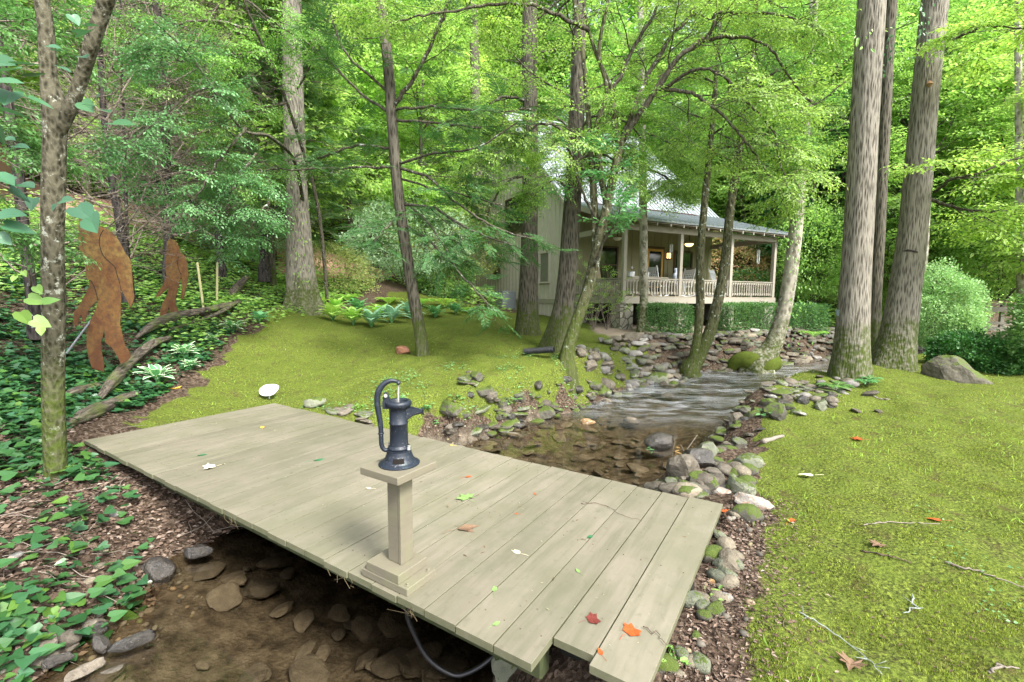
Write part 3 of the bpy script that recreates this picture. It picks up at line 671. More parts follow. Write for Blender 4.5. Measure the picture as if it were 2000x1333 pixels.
# ------------------------------------------------------------------ pedestal
PA, PC = 4.696, 2.03
ped = empty('pump_pedestal', tuple(bw(PA, PC)), 'short tan wooden post with stepped base and square top bolted to the deck edge', 'pedestal', rz=math.atan2(AX[1], AX[0]))
m = MB(); bevbox(m, (-.18, -.13, .001), (.18, .095, .045), .003); m.build('base_plate', M_post, ped)
m = MB(); bevbox(m, (-.145, -.128, .0455), (.115, .093, .098), .003); m.build('base_block', M_post, ped)
m = MB(); bevbox(m, (-.048, -.05, .0985), (.036, .042, .615), .003); bevbox(m, (.0375, -.052, .0985), (.058, .044, .615), .003); m.build('post', M_post, ped)
m = MB(); bevbox(m, (-.145, -.155, .6155), (.15, .145, .66), .004); m.build('cap', M_post, ped)
for x, y in ((.155, -.1), (.155, .06), (-.165, -.1)):
    m = MB(); lathe(m, [(.0, .0455), (.016, .0455), (.016, .048), (.009, .0485), (.009, .056), (.004, .058), (0, .058)], 12, 0, (x, y, 0)); m.build('bolt', M_post, ped)
# ------------------------------------------------------------------ hand pump
t = NT('pump_iron'); v = t.co(); n = t.noise(v, 14, 5, .65); f = t.noise(v, 90, 3, .7)
c = t.mix(n, (.005, .008, .015), (.013, .020, .034)); c = t.mix(t.ramp(f, [(.62, 0), (.70, .7)]), c, (.2, .2, .19)); c = t.mix(t.ramp(t.noise(v, 6, 4), [(.62, 0), (.7, .5)]), c, (.07, .12, .12))
M_iron = t.done(t.bsdf(c, .48, t.bump(t.math('ADD', n, f), .25, .003), .5))
M_rod = simple('pump_rod_steel', (.42, .42, .38), .45, .2, 40, .1, .5, .4); M_rust = simple('rust_bolt', (.25, .09, .05), .8, .4, 40)
pc = bw(PA, PC, .66)
px_ = math.atan2(.22, 1.0)
pump = empty('hand_pump', tuple(pc), 'dark blue cast iron pitcher pump with curved handle on the post top', 'water pump', rz=px_)
m = MB()
S = 36; prof = [(.0, 0), (.112, 0), (.114, .006), (.104, .012), (.092, .018), (.080, .034), (.070, .060), (.066, .078), (.067, .084), (.056, .086), (0, .086)]
lathe(m, prof, S)
# the window in the foot: near-black strip on the closed cone stands in for its shade
o = m.build('pump_base', M_iron, pump, smooth=False)
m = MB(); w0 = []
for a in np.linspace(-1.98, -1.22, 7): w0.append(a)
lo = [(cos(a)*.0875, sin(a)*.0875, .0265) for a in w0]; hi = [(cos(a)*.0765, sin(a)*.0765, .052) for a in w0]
V = np.array(lo+hi); n = len(w0); m.add(V, [[i, i+1, n+i+1, n+i] for i in range(n-1)]); m.build('foot_window', simple('pump_hollow_shade', (.008, .006, .005), .95, .2), pump)
m = MB(); lathe(m, [(0, .086), (.060, .086), (.063, .094), (.060, .102), (.052, .106), (.0505, .112), (.049, .228), (.0525, .231), (.0525, .238), (.0495, .241), (.051, .30), (.053, .322), (.066, .328), (.072, .340), (.072, .352), (.065, .361), (.052, .362), (.047, .354), (.046, .27), (0, .27)], S)
m.build('cylinder', M_iron, pump, smooth=True)
for a in (-.6, 2.5):
    m = MB(); box(m, (-.008, -.006, .088), (.008, .006, .106)); lathe(m, [(0, .106), (.008, .106), (.008, .112), (0, .112)], 8); 
    m.v[0] = m.v[0]; o = m.build('clamp_bolt', M_rod, pump); o.location = (cos(a)*.066, sin(a)*.066, 0)
# spout on the right
m = MB(); sp = []
for x, zt, zb, w in ((.040, .322, .245, .030), (.075, .318, .270, .027), (.105, .308, .280, .022), (.128, .303, .283, .019), (.132, .310, .276, .024), (.139, .310, .276, .024)):
    sp += [(x, -w, zb+.01), (x, -w*.5, zb), (x, w*.5, zb), (x, w, zb+.01), (x, w, zt), (x, w*.8, zt), (x, w*.72, zb+.014 if x > .05 else zt-.01), (x, -w*.72, zb+.014 if x > .05 else zt-.01), (x, -w*.8, zt), (x, -w, zt)]
k = 10; V = np.array(sp); Fs = [[i*k+j, i*k+(j+1) % k, (i+1)*k+(j+1) % k, (i+1)*k+j] for i in range(5) for j in range(k)]
m.add(V, Fs+[list(range(50, 60))]); m.build('spout', M_iron, pump)
# bracket left of the bowl, the fulcrum
m = MB()
for s in (-.014, .008):
    out = [(-.085, .318), (-.05, .318), (-.042, .36), (-.052, .395), (-.06, .408), (-.074, .408), (-.08, .395), (-.086, .35)]
    V = np.array([(x, s, z) for x, z in out]+[(x, s+.007, z) for x, z in out]); n = len(out)
    m.add(V, [list(range(n)), list(range(n, 2*n))[::-1]]+[[i, n+i, n+(i+1) % n, (i+1) % n] for i in range(n)])
m.build('fulcrum_bracket', M_iron, pump)
m = MB(); Mx = Matrix.Rotation(radians(90), 4, 'X'); lathe(m, [(0, -.026), (.010, -.026), (.010, -.018), (.004, -.017), (.004, .017), (.010, .018), (.010, .026), (0, .026)], 10, 0, (-.067, 0, .395), Mx); m.build('pivot_bolt', M_rod, pump)
P = catmull([(.000, 0, .462), (-.02, 0, .472), (-.05, 0, .471), (-.085, 0, .448), (-.108, 0, .405), (-.113, 0, .355), (-.107, 0, .30), (-.098, 0, .235), (-.096, 0, .17), (-.095, 0, .12), (-.088, 0, .095), (-.074, 0, .082), (-.055, 0, .084)], 5)
u = np.linspace(0, 1, len(P)); rr = np.interp(u, [0, .1, .3, .5, .66, .8, 1], [.008, .011, .0175, .0155, .0125, .0125, .011])
m = MB(); tube(m, P, rr, 12); k = int(len(P)*.64); tube(m, [P[k], (P[k]+P[k+1])/2], .0165, 12); lathe(m, [(0, -.014), (.012, -.014), (.012, .014), (0, .014)], 10, 0, (.002, 0, .462), Mx)
m.build('handle', M_iron, pump, smooth=True)
m = MB(); lathe(m, [(0, -.018), (.007, -.018), (.007, -.0141), (0, -.0141)], 8, 0, (.002, 0, .462), Mx); m.build('rusty_pin', M_rust, pump)
m = MB(); tube(m, [(.002, 0, .455), (.0, 0, .40), (-.002, 0, .27)], .0052, 8); m.build('piston_rod', M_rod, pump)
# ------------------------------------------------------------------ hose under the deck
m = MB(); hp = [bw(4.86, 2.10, -.07), at(795, 1200, -.2), at(812, 1245, -.36), at(835, 1285, -.48), at(870, 1312, -.56), at(905, 1318, -.58), bw(5.15, 1.75, -.5), bw(5.3, 1.5, -.3)]
hp = catmull(hp, 6); tube(m, hp, .013, 10); tag(m.build('water_hose', simple('black_rubber', (.012, .012, .014), .4, .2, 10, .1, .5), smooth=True), 'black hose looping from under the deck edge down to the water', 'hose')
# ------------------------------------------------------------------ leaves lying on deck and lawn
LEAF = {'maple': [(0, -.1), (.12, -.02), (.42, -.22), (.33, .03), (.62, .22), (.35, .28), (.40, .52), (.17, .40), (0, .85), (-.17, .40), (-.40, .52), (-.35, .28), (-.62, .22), (-.33, .03), (-.42, -.22), (-.12, -.02)],
        'tulip': [(0, 0), (.3, -.02), (.45, .3), (.62, .42), (.42, .55), (.40, .8), (0, .66), (-.40, .8), (-.42, .55), (-.62, .42), (-.45, .3), (-.3, -.02)],
        'oval': [(0, 0), (.16, .12), (.24, .36), (.18, .65), (0, .95), (-.18, .65), (-.24, .36), (-.16, .12)],
        'curl': [(0, 0), (.2, .1), (.3, .4), (.12, .7), (0, 1.0), (-.1, .75), (-.22, .42), (-.12, .1)]}
def fallen(kind, p, s, rz, mat, label, group=None, stem=True, cat='leaf', curl=.22, nrm=None):
    o2 = LEAF[kind]; m = MB(); n = len(o2); c = np.array([0, .35]); V = [(0, .35, .01)]
    for x, y in o2: V.append((x, y, .02+curl*(x*x)*.8+.03*sin(9*x+5*y)))
    V = np.array(V)*s; V2 = V-[0, 0, .0012]
    m.add(np.vstack([V, V2]), [[0, i+1, (i+1) % n+1] for i in range(n)]+[[n+1, n+1+(i+1) % n+1, n+1+i+1] for i in range(n)])
    if stem: tube(m, np.array([(0, -.1, .02), (.05, -.4, .05), (.15, -.7, .02)])*s, .006*s+.0006, 4)
    o = m.build('fallen_leaf', mat, smooth=False); o.location = (p[0], p[1], p[2]+.002); o.rotation_euler = (0, 0, rz); return tag(o, label, cat, group)
def lm(name, a, b, **k): return simple(name, tuple((x+y)/2 for x, y in zip(a, b)), .6, .35, 30, .2)
L_or = simple('orange_leaf', (.36, .075, .018), .5, .4, 40, .3); L_rd = simple('red_leaf', (.13, .028, .022), .5, .4, 40, .3); L_br = simple('brown_leaf', (.16, .10, .06), .7, .4, 40, .3)
L_ye = simple('yellow_leaf', (.70, .42, .05), .6, .2, 30, .2); L_gn = simple('green_leaf', (.16, .26, .08), .6, .3, 30, .2); L_cr = simple('cream_leaf', (.62, .55, .38), .6, .2, 30, .2); L_dg = simple('dark_green_leaf', (.03, .12, .05), .5, .3, 30, .2)
fallen('tulip', at(1224, 1238), .085, -1.0, L_or, 'bright orange lobed leaf near the last deck board')
fallen('tulip', at(1148, 1212), .075, -1.35, L_rd, 'dark red leaf lying left of the bright orange leaf on the deck')
fallen('maple', at(912, 975), .14, .6, L_gn, 'green pointed leaf lying on the deck right of the pump post')
fallen('curl', at(893, 1035), .16, -1.2, L_br, 'crumpled brown leaf on the deck right of the post', curl=.9)
fallen('curl', at(905, 1032), .10, -2.2, L_br, 'small brown leaf tucked against the crumpled one on the deck', curl=.9)
fallen('oval', at(908, 933), .07, -1.2, L_or, 'small orange yellow leaf on the deck between pump and far edge', curl=.6)
fallen('oval', at(1016, 1082), .08, .9, L_cr, 'cream coloured curled leaf on the right half of the deck', curl=.5)
fallen('oval', at(1148, 1052), .06, -.8, L_dg, 'tiny dark green leaf on the right half of the deck')
fallen('oval', at(965, 1157), .06, -.1, L_gn, 'small oval green leaf in front of the post on the deck')
fallen('oval', at(962, 1223), .05, -.9, L_gn, 'small light green leaf near the near deck edge')
fallen('oval', at(1132, 1120), .05, .3, L_gn, 'folded yellow green leaf on the right half of the deck', curl=.8)
fallen('tulip', at(420, 912), .12, 2.2, L_cr, 'pale dried leaf on the left half of the deck', curl=.5)
fallen('oval', at(512, 837), .10, .4, L_ye, 'small yellow leaf near the far left end of the deck')
fallen('oval', at(385, 891), .09, -1.0, L_dg, 'dark green leaf fragment near the left end of the deck')
fallen('oval', at(612, 901), .12, -1.1, L_dg, 'narrow dark green leaf lying on the middle of the deck left of the pump')
fallen('oval', at(725, 955), .06, 1.2, L_cr, 'tiny cream leaf on the deck just left of the post')
fallen('oval', at(885, 871), .06, 1, L_ye, 'bright yellow leaf at the far deck edge by the water')
fallen('oval', at(1012, 1005), .045, 1.3, L_or, 'tiny red brown leaf in the centre of the deck', curl=.7)
fallen('oval', at(1046, 967), .04, .3, L_or, 'little rusty leaf near the far deck edge')
fallen('oval', at(1176, 1281), .05, .2, L_or, 'tiny orange leaf on the last but one deck board')
def onl(px, py): return onground(px, py)+np.array([0, 0, .02])
fallen('maple', onl(1420, 1006), .08, .4, L_or, 'red orange leaf in the stones at the right deck corner')
fallen('tulip', onl(1448, 942), .10, .4, L_rd, 'small red leaf on the moss behind the quartz block')
fallen('oval', onl(1588, 933), .14, 1.4, L_cr, 'pale pink leaf lying on the right lawn')
fallen('maple', onl(1716, 1068), .09, 2, L_br, 'brown leaf in the middle of the right lawn')
fallen('oval', onl(1540, 1025), .09, -1, L_or, 'orange leaf next to the green one right of the quartz block')
fallen('maple', onl(1662, 1298), .10, 2.4, L_br, 'crumpled brown maple leaf at the bottom of the right lawn', curl=.7)
fallen('maple', onl(1680, 862), .13, 1, L_or, 'rusty orange leaf far back on the right lawn')
fallen('tulip', onl(345, 762), .15, 1, L_ye, 'bright yellow leaf lying by the white edged plant on the left lawn')
fallen('oval', onl(1838, 1022), .10, 1.2, L_or, 'orange brown leaf at the end of the long twig')
# small litter, nobody could count it
m = MB(); r = np.random.default_rng(8); n = 800
a = r.uniform(.05, 6.05, n); c = r.uniform(.06, 1.95, n); keep = ~((np.abs(a-PA) < .2) & (np.abs(c-PC) < .2)); P = np.array([bw(x, y, .0035) for x, y in zip(a[keep], c[keep])])
tv = np.array([(0, 0, 0), (1, .18, .1), (1.6, 0, .05), (.8, -.2, .12)]); inst(m, tv, [(np.array([[0, 1, 2, 3]]), 0)], P, randhead(len(P), r, .1), r.uniform(.004, .012, len(P))*np.where(r.random(len(P)) < .12, 2.2, 1))
t = NT('deck_litter'); gg = t.n('NewGeometry'); c_ = t.ramp(gg.outputs['Random Per Island'], [(0, (.05, .035, .02)), (.6, (.16, .09, .04)), (.8, (.5, .45, .3)), (1, (.12, .2, .06))])
tag(m.build('deck_litter', t.done(t.bsdf(c_, .8))), 'tiny bits of leaf and bark strewn over the deck boards', 'litter', kind='stuff')
M_twig = simple('twig_bark', (.10, .07, .05), .9, .4, 30, .4); M_lich = simple('lichen_twig', (.24, .27, .24), .9, .35, 60, .6); M_gtw = simple('grey_twig', (.2, .17, .14), .9, .4, 30, .4)
def twig(pxs, r0, label, mat=M_twig, z=None, name='twig', lift=.006, sides=6, jag=.01, side_t=0):
    P = np.array([at(*q, z)+[0, 0, lift] if z is not None else onground(*q)+[0, 0, lift] for q in pxs]); P = catmull(P, 5); P[1:-1] += rng.normal(0, jag, (len(P)-2, 3))*(1, 1, .25)
    m = MB(); tube(m, P, np.linspace(r0, r0*.5, len(P)), sides)
    for k in range(side_t):
        i = int(rng.integers(1, len(P)-2)); d = unit(rng.normal(0, 1, 3)*(1, 1, .2)+[0, 0, .15])*U(.02, .09); tube(m, [P[i], P[i]+d*.6, P[i]+d], [r0*.6, r0*.4, r0*.3], 4)
    return tag(m.build(name, mat, smooth=True), label, 'twig')
twig([(1135, 985), (1160, 985), (1185, 990), (1210, 1005), (1253, 1020)], .0022, 'thin crooked twig lying across the boards at the right end of the deck', z=0, side_t=2)
twig([(1256, 1228), (1280, 1240), (1305, 1262)], .0028, 'short dark twig sticking over the right deck edge', z=.0, lift=.01)
twig([(1560, 1203), (1610, 1232), (1660, 1268), (1700, 1300), (1722, 1326)], .0038, 'long white lichen covered twig on the near right lawn', M_lich, side_t=9, sides=7, lift=.02, jag=.004)
twig([(1512, 1178), (1530, 1225), (1560, 1262)], .003, 'thin brown twig left of the white lichen twig', M_twig, lift=.015)
twig([(1686, 1030), (1740, 1025), (1835, 1027)], .005, 'long thin grey twig on the middle of the right lawn', M_gtw, lift=.015, side_t=3)
twig([(1682, 1080), (1730, 1090), (1780, 1105)], .007, 'short thick brown stick on the right lawn below the grey twig', M_twig, lift=.015)
twig([(1845, 1103), (1900, 1118), (1950, 1135), (2010, 1158)], .006, 'pale twig running out of the picture on the right lawn', M_gtw, lift=.015)
twig([(1780, 1168), (1782, 1195), (1762, 1205)], .005, 'small forked white twig on the right lawn', M_lich, side_t=2, lift=.02)
twig([(1930, 1320), (1940, 1305), (1990, 1312)], .007, 'crooked grey stick in the bottom right corner', M_gtw, lift=.015)
twig([(1690, 768), (1715, 780), (1738, 782)], .018, 'thick broken branch piece on the moss in front of the big trunks', M_gtw, lift=.01)
twig([(1490, 868), (1530, 855)], .035, 'short grey log piece among the mossy bank stones', M_gtw, lift=.02)
for q, lb in (([(1315, 905), (1340, 880), (1362, 850)], 'dead stick standing out of the debris by the wet rock'), ([(1330, 870), (1345, 890), (1375, 868)], 'bent dead twig in the debris by the wet rock'), ([(1325, 900), (1360, 905), (1400, 893)], 'low dead twig in the debris on the right waterline')):
    P = [at(x, y, -.55+.05*k) for k, (x, y) in enumerate(q)]; m = MB(); tube(m, catmull(P, 4), .004, 5); tag(m.build('twig', M_gtw), lb, 'twig')
# ------------------------------------------------------------------ driftwood logs on the left
t = NT('old_log'); v = t.co(); mp = t.n('Mapping'); t.t.links.new(v, mp.inputs[0]); mp.inputs['Scale'].default_value = (1.1, 9, 9); mp.inputs['Rotation'].default_value = (0, 0, 0)
n = t.noise(mp.outputs[0], 3, 6, .65, .6); b = t.noise(v, 3.5, 4)
c = t.ramp(n, [(.38, (.03, .025, .02)), (.52, (.10, .083, .066)), (.68, (.2, .172, .138))]); c = t.mix(t.ramp(b, [(.52, 0), (.68, .7)]), c, (.10, .13, .035))
M_log = t.done(t.bsdf(c, .9, t.bump(n, .9, .03), .15))
def log(pts, rad, label, seed=0, cat='log'):
    P = np.array(pts); L0 = P[0]; ang = math.atan2(P[-1][1]-P[0][1], P[-1][0]-P[0][0]); Rz = np.array(Matrix.Rotation(-ang, 3, 'Z'))
    Q = catmull((P-L0) @ Rz.T, 10); n = len(Q); rad = np.interp(np.linspace(0, 1, n), np.linspace(0, 1, len(rad)), rad)
    S = 18; tt, A, B = frames(Q); th = np.arange(S)*2*pi/S
    s = np.linspace(0, 3, n)
    rr = rad[:, None]*(1+.22*noise(th[None]*1.6+seed, s[:, None]*1.2, seed)+.10*noise(th[None]*5, s[:, None]*2, seed+3)); rr[0] *= .8; rr[-1] *= .6
    V = Q[:, None]+rr[..., None]*(np.cos(th)[None, :, None]*A[:, None]+np.sin(th)[None, :, None]*B[:, None]*.8)
    i = np.arange(n-1)[:, None]*S; j = np.arange(S)[None]; k = (j+1) % S
    m = MB(); m.add(V.reshape(-1, 3), np.stack([i+j, i+k, i+S+k, i+S+j], -1).reshape(-1, 4)); m.f.append((np.arange(S)[None, ::-1], 0)); m.f.append((np.arange(S)[None]+(n-1)*S, 0))
    o = m.build('log', M_log, smooth=True); o.location = L0; o.rotation_euler = (0, 0, ang); return tag(o, label, cat)
def og(px, py, up=0): return onground(px, py)+np.array([0, 0, up])
log([og(128, 838, .05), og(190, 812, .07), og(240, 790, .07), og(275, 768, .03)], [.08, .09, .08, .03], 'short thick weathered log lying nearest the deck behind the lichen tree')
log([og(196, 795, .10), og(225, 760, .14), og(260, 722, .16), og(300, 690, .16), og(335, 672, .12)], [.04, .08, .09, .08, .04], 'dark weathered log rising diagonally from the lichen tree below the big rusty figure')
log([og(268, 676, .14), og(305, 652, .18), og(350, 636, .20), og(400, 625, .2), og(440, 615, .20), og(470, 604, .18)], [.03, .10, .12, .10, .09, .05], 'long curved dark log lying along the lawn edge below the small rusty figure')
log([og(330, 655, .10), og(380, 642, .12), og(430, 625, .16), og(468, 606, .24)], [.03, .05, .06, .05], 'thinner dark branch lying along the lower side of the long curved log')
log([og(130, 785, .08), og(170, 770, .08), og(215, 757, .06)], [.06, .06, .04], 'low brown log half hidden in the ivy under the big rusty figure')
log([og(452, 585, .12), og(468, 572, .22), og(484, 560, .30)], [.11, .13, .06], 'upright broken stump of wood at the upper end of the log row', cat='stump')
log([og(60, 810, .04), og(20, 835, .03), og(-40, 860, .03)], [.05, .04, .03], 'thin dark log in the ivy left of the lichen tree')
# ------------------------------------------------------------------ rusty steel figures
t = NT('rusty_steel'); v = t.co(); n = t.noise(v, 3.2, 7, .72, .6); f = t.noise(v, 14, 5, .7)
sx = t.n('SeparateXYZ'); t.t.links.new(v, sx.inputs[0])
c = t.ramp(t.math('ADD', t.math('MULTIPLY', n, .9), t.math('MULTIPLY', sx.outputs['Z'], .10)), [(.42, (.12, .045, .018)), (.56, (.18, .088, .028)), (.75, (.235, .165, .05))]); c = t.mix(t.ramp(f, [(.42, 0), (.66, .8)]), c, (.07, .035, .022))
M_rs = t.done(t.bsdf(c, .6, t.bump(f, .2, .003), .4, .3))
def plate(name, pts, dep, label, extra=()):
    W = [atd(x/2.6667, y/2.6667+350, dep) for x, y in pts]; W = np.array(W); base = np.array([W[:, 0].mean(), dep, W[:, 2].min()])
    out = [Vector((p[0]-base[0], 0, p[2]-base[2])) for p in W]
    from mathutils.geometry import tessellate_polygon
    tri = tessellate_polygon([out]); n = len(out); V = np.array([[q.x, -.004, q.z] for q in out]+[[q.x, .004, q.z] for q in out])
    m = MB(); m.add(V, [list(q) for q in tri]+[[n+a for a in q][::-1] for q in tri]); m.f.append((np.array([[i, (i+1) % n, n+(i+1) % n, n+i] for i in range(n)]), 0))
    root = empty(name, tuple(base), label, 'metal figure'); m.build('steel_plate', M_rs, root)
    for ex in extra:
        Q = np.array([atd(x/2.6667, y/2.6667+350, dep)-base for x, y in ex]); Q[:, 1] = -.004; Q = catmull(Q, 3); m = MB(); tube(m, Q, .006, 4); m.build('cut_line', M_shade, root)
    return root, base
big = [(430, 172), (418, 195), (408, 240), (412, 290), (405, 302), (413, 330), (415, 370), (426, 380), (432, 420), (440, 445), (448, 470), (450, 510), (465, 530), (466, 560), (445, 600), (425, 640), (405, 670), (387, 692), (385, 720), (383, 745), (390, 762), (402, 765), (410, 740), (413, 715), (425, 708), (428, 740), (445, 742), (450, 712), (470, 670), (500, 640), (512, 632), (500, 680), (470, 740), (452, 790), (452, 870), (465, 940), (488, 1010), (492, 1042), (520, 1034), (540, 1022), (542, 970), (530, 900), (528, 850), (545, 780), (548, 850), (585, 880), (610, 920), (630, 962), (655, 955), (680, 930), (675, 900), (652, 870), (640, 820), (625, 760), (628, 700), (630, 620), (625, 545), (640, 590), (662, 630), (680, 672), (690, 650), (700, 615), (692, 560), (688, 500), (682, 430), (668, 405), (650, 385), (632, 345), (610, 310), (590, 285), (560, 262), (520, 245), (502, 205), (480, 176), (455, 163)]
FB, bb = plate('rusty_walking_figure', big, 6.45, 'large rusty sheet steel cutout of a striding hairy figure behind the lichen tree',
      extra=[[(540, 265), (522, 300), (520, 345), (540, 400), (575, 435), (600, 460), (610, 495), (625, 545)], [(512, 632), (497, 575), (478, 535), (466, 530)]])
m = MB(); a_, b_ = atd(475/2.667, 735/2.667+350, 6.5), atd(345/2.667, 910/2.667+350, 6.0); tube(m, np.array([a_, b_])-bb, .012, 8); m.build('prop_rod', simple('galvanised_rod', (.25, .27, .3), .4, .2, 20, .1, .5, .7), FB)
small = [(885, 310), (872, 325), (866, 400), (862, 470), (868, 505), (850, 550), (825, 585), (810, 615), (832, 612), (850, 592), (868, 575), (880, 565), (868, 610), (845, 650), (835, 690), (831, 772), (870, 767), (872, 700), (880, 665), (890, 700), (908, 752), (935, 742), (928, 690), (915, 650), (920, 600), (935, 540), (945, 500), (950, 560), (940, 622), (955, 627), (970, 570), (982, 500), (975, 440), (962, 400), (940, 385), (930, 350), (915, 322)]
plate('rusty_walking_figure', small, 9.6, 'smaller rusty sheet steel cutout of a hairy figure among the ivy further back', extra=[[(930, 400), (925, 440), (935, 480), (945, 500)]])
# ------------------------------------------------------------------ plaque, stakes, pipes
pl = at(525, 764, .12); m = MB(); out = []
for k in range(40):
    a = k/40*2*pi; rx_, rz_ = .155, .115; q = 1+.07*abs(cos(a*2))**.5*(-1)+.10*abs(sin(a*1.5+.4)); out.append((cos(a)*rx_*q, sin(a)*rz_*q))
V = np.array([(x, -.006, z) for x, z in out]+[(x, .006, z) for x, z in out]); m.add(V, [list(range(40)), list(range(40, 80))[::-1]]+[[i, 40+i, 40+(i+1) % 40, (i+1) % 40] for i in range(40)])
sg = empty('plaque', (pl[0], pl[1], gz(pl[0], pl[1])), 'blank white scalloped plaque standing on the moss beyond the deck', 'garden sign')
o = m.build('sign_face', simple('white_enamel', (.78, .79, .84), .5, .05, 3, .05), sg); o.location = (0, 0, .14); o.rotation_euler = (radians(-50), 0, radians(-12))
m = MB(); tube(m, [(0, 0.01, -.1), (0, .01, .12)], .008, 6); m.build('stake', simple('white_stake', (.7, .7, .72), .5, .05), sg)
for (x0, y0), (x1, y1), dd, lb in (((385, 513), (397, 597), 10.8, 'weathered wooden stake leaning in the ivy right of the small rusty figure'), ((424, 513), (423, 580), 11.6, 'upright wooden stake in the ivy furthest from the rusty figures')):
    m = MB(); A_, B_ = atd(x0, y0, dd), atd(x1, y1, dd)-np.array([0, 0, .1]); tube(m, [A_, (A_+B_)/2, B_], .032, 4); tag(m.build('stake', simple('stake_wood', (.26, .25, .13), .9)), lb, 'stake')
def pipe(p, q, rad, label):
    p, q = np.array(p), np.array(q); n = 60; P = [p+(q-p)*i/n for i in range(n+1)]; rr = [rad*(1+.12*(1 if (i % 3) else -1)) for i in range(n+1)]
    root = empty('drain_pipe', tuple(p), label, 'drain pipe'); m = MB(); tube(m, np.array(P)-p, rr, 16, 0, False); ins = np.array([P[0]+(q-p)*.002, P[20]])-p; tube(m, ins, rad*.86, 16, 1, False)
    V, fs = tubev(ins, rad*.86, 16, False); m.add(V[16:], np.arange(16)[None], 1)
    m.build('corrugated_tube', [simple('black_plastic', (.02, .022, .025), .45, .2, 10, .1, .5), simple('pipe_hollow', (.004, .004, .004), 1, .1)], root); return root
p1 = atd(1082, 683, 9.5); pipe(p1, p1+np.array([-.62, .25, -.08]), .06, 'black corrugated drain pipe at the foot of the leaning trunks')
p2 = atd(992, 762, 8.75); pipe(p2, p2+np.array([-.5, .45, .06]), .07, 'black corrugated drain pipe poking from the mossy bank above the pool')
# ------------------------------------------------------------------ cabin
UX = np.array([.9, .437]); UX /= np.linalg.norm(UX); ang = math.atan2(UX[1], UX[0])
CO = np.array([3.8, 16.0, 1.66])          # front left corner of the porch floor; x along the front, y back into the house
cabin = empty('cabin', tuple(CO), 'tan board and batten cabin with steep metal roof and long railed porch', 'cabin', rz=ang)
CM = Matrix.Translation(CO) @ Matrix.Rotation(ang, 4, 'Z')
def cw(x, y, z): return tuple(CM @ Vector((x, y, z)))
def painted(name, col, sc=4): return simple(name, col, .7, .12, sc, .1, .25)
M_side = painted('tan_siding', (.48, .44, .385)); M_olive_shade = painted('shade_olive_siding', (.26, .25, .15)); M_trim = painted('tan_trim', (.31, .285, .235)); M_fl = painted('porch_boards', (.30, .26, .20))  # olive front siding: porch shade put into a darker wall colour
t = NT('metal_roof'); v = t.co(); sx = t.n('SeparateXYZ'); t.t.links.new(v, sx.inputs[0])
n = t.noise(v, 1.2, 4); c = t.mix(n, (.25, .28, .30), (.36, .39, .41)); M_roof = t.done(t.bsdf(c, .38, t.bump(t.noise(v, 6, 3), .1, .01), .5, .25))
M_dkwin = NT('window_glass'); M_dkwin = M_dkwin.done(M_dkwin.bsdf((.012, .016, .014), .06, None, .7))
M_rwood = painted('dark_window_frame', (.10, .07, .05)); M_ywood = simple('varnished_door_wood', (.55, .33, .09), .4, .2, 8, .1, .5)
W, PD_, HD = 8.0, 3.3, 12.0
ridge_y = PD_+HD/2; RZ = 9.05; EZ = 3.72       # ridge and eaves above the porch floor
# walls: body prism with gables left and right (no floor), 0.18 thick boards
m = MB()
def boards(m, x0, x1, z0, ztop, plane, mat=0, sp=.36, bat=.045, axis='x', flip=1):
    # a flat wall with battens; ztop(u) gives the top
    us = np.arange(x0, x1+1e-6, sp/3); us[-1] = x1
    pts0 = []; 
    for u in us: pts0.append((u, z0)); 
    V = [(u, plane, z0) for u in us]+[(u, plane, ztop(u)) for u in us]; n = len(us)
    V = np.array(V)
    B = [];
    for u in np.arange(x0+sp/2, x1, sp):
        B.append((u-bat/2, u+bat/2))
    if axis == 'y': V = V[:, [1, 0, 2]]
    m.add(V, [[i, i+1, n+i+1, n+i] for i in range(n-1)], mat)
    for a, b in B:
        zt = min(ztop(a), ztop(b)); lo = (a, plane-(.025 if flip > 0 else 0), z0); hi = (b, plane+(.025 if flip < 0 else 0), zt)
        if axis == 'y': lo = (lo[1], lo[0], lo[2]); hi = (hi[1], hi[0], hi[2])
        box(m, lo, hi, mat)
gab = lambda y: EZ+(RZ-EZ)*(1-abs(y-ridge_y)/(HD/2))
boards(m, PD_, PD_+HD, -.15, gab, 0, 0, axis='y'); m.build('gable_wall', M_side, cabin)
m = MB(); boards(m, PD_, PD_+HD, -.15, gab, W, 0, axis='y', flip=-1); m.build('gable_wall', M_side, cabin)
m = MB(); boards(m, 0, W, -.02, lambda u: EZ-.05, PD_, 0, sp=.42); m.build('front_wall', M_olive_shade, cabin)
m = MB(); boards(m, 0, W, -.15, lambda u: EZ-.05, PD_+HD, 0, flip=-1); m.build('rear_wall', M_side, cabin)
# dark batten grooves show as shadow lines; trim boards
m = MB(); box(m, (-.03, PD_, -.34), (.0, PD_+HD, -.155)); box(m, (-.035, PD_-.0, -.15), (.06, PD_+.09, EZ)); m.build('corner_trim', M_trim, cabin)
m = MB(); V = []
m.add(np.array([(.02, PD_+.02, -1.4), (.02, PD_+HD, -1.4), (.02, PD_+HD, -.34), (.02, PD_+.02, -.34)]), [[0, 1, 2, 3]]); 
for y in np.arange(PD_+.3, PD_+HD, .36): box(m, (0, y, -1.3), (.02, y+.04, -.34))
m.build('skirting', M_side, cabin)
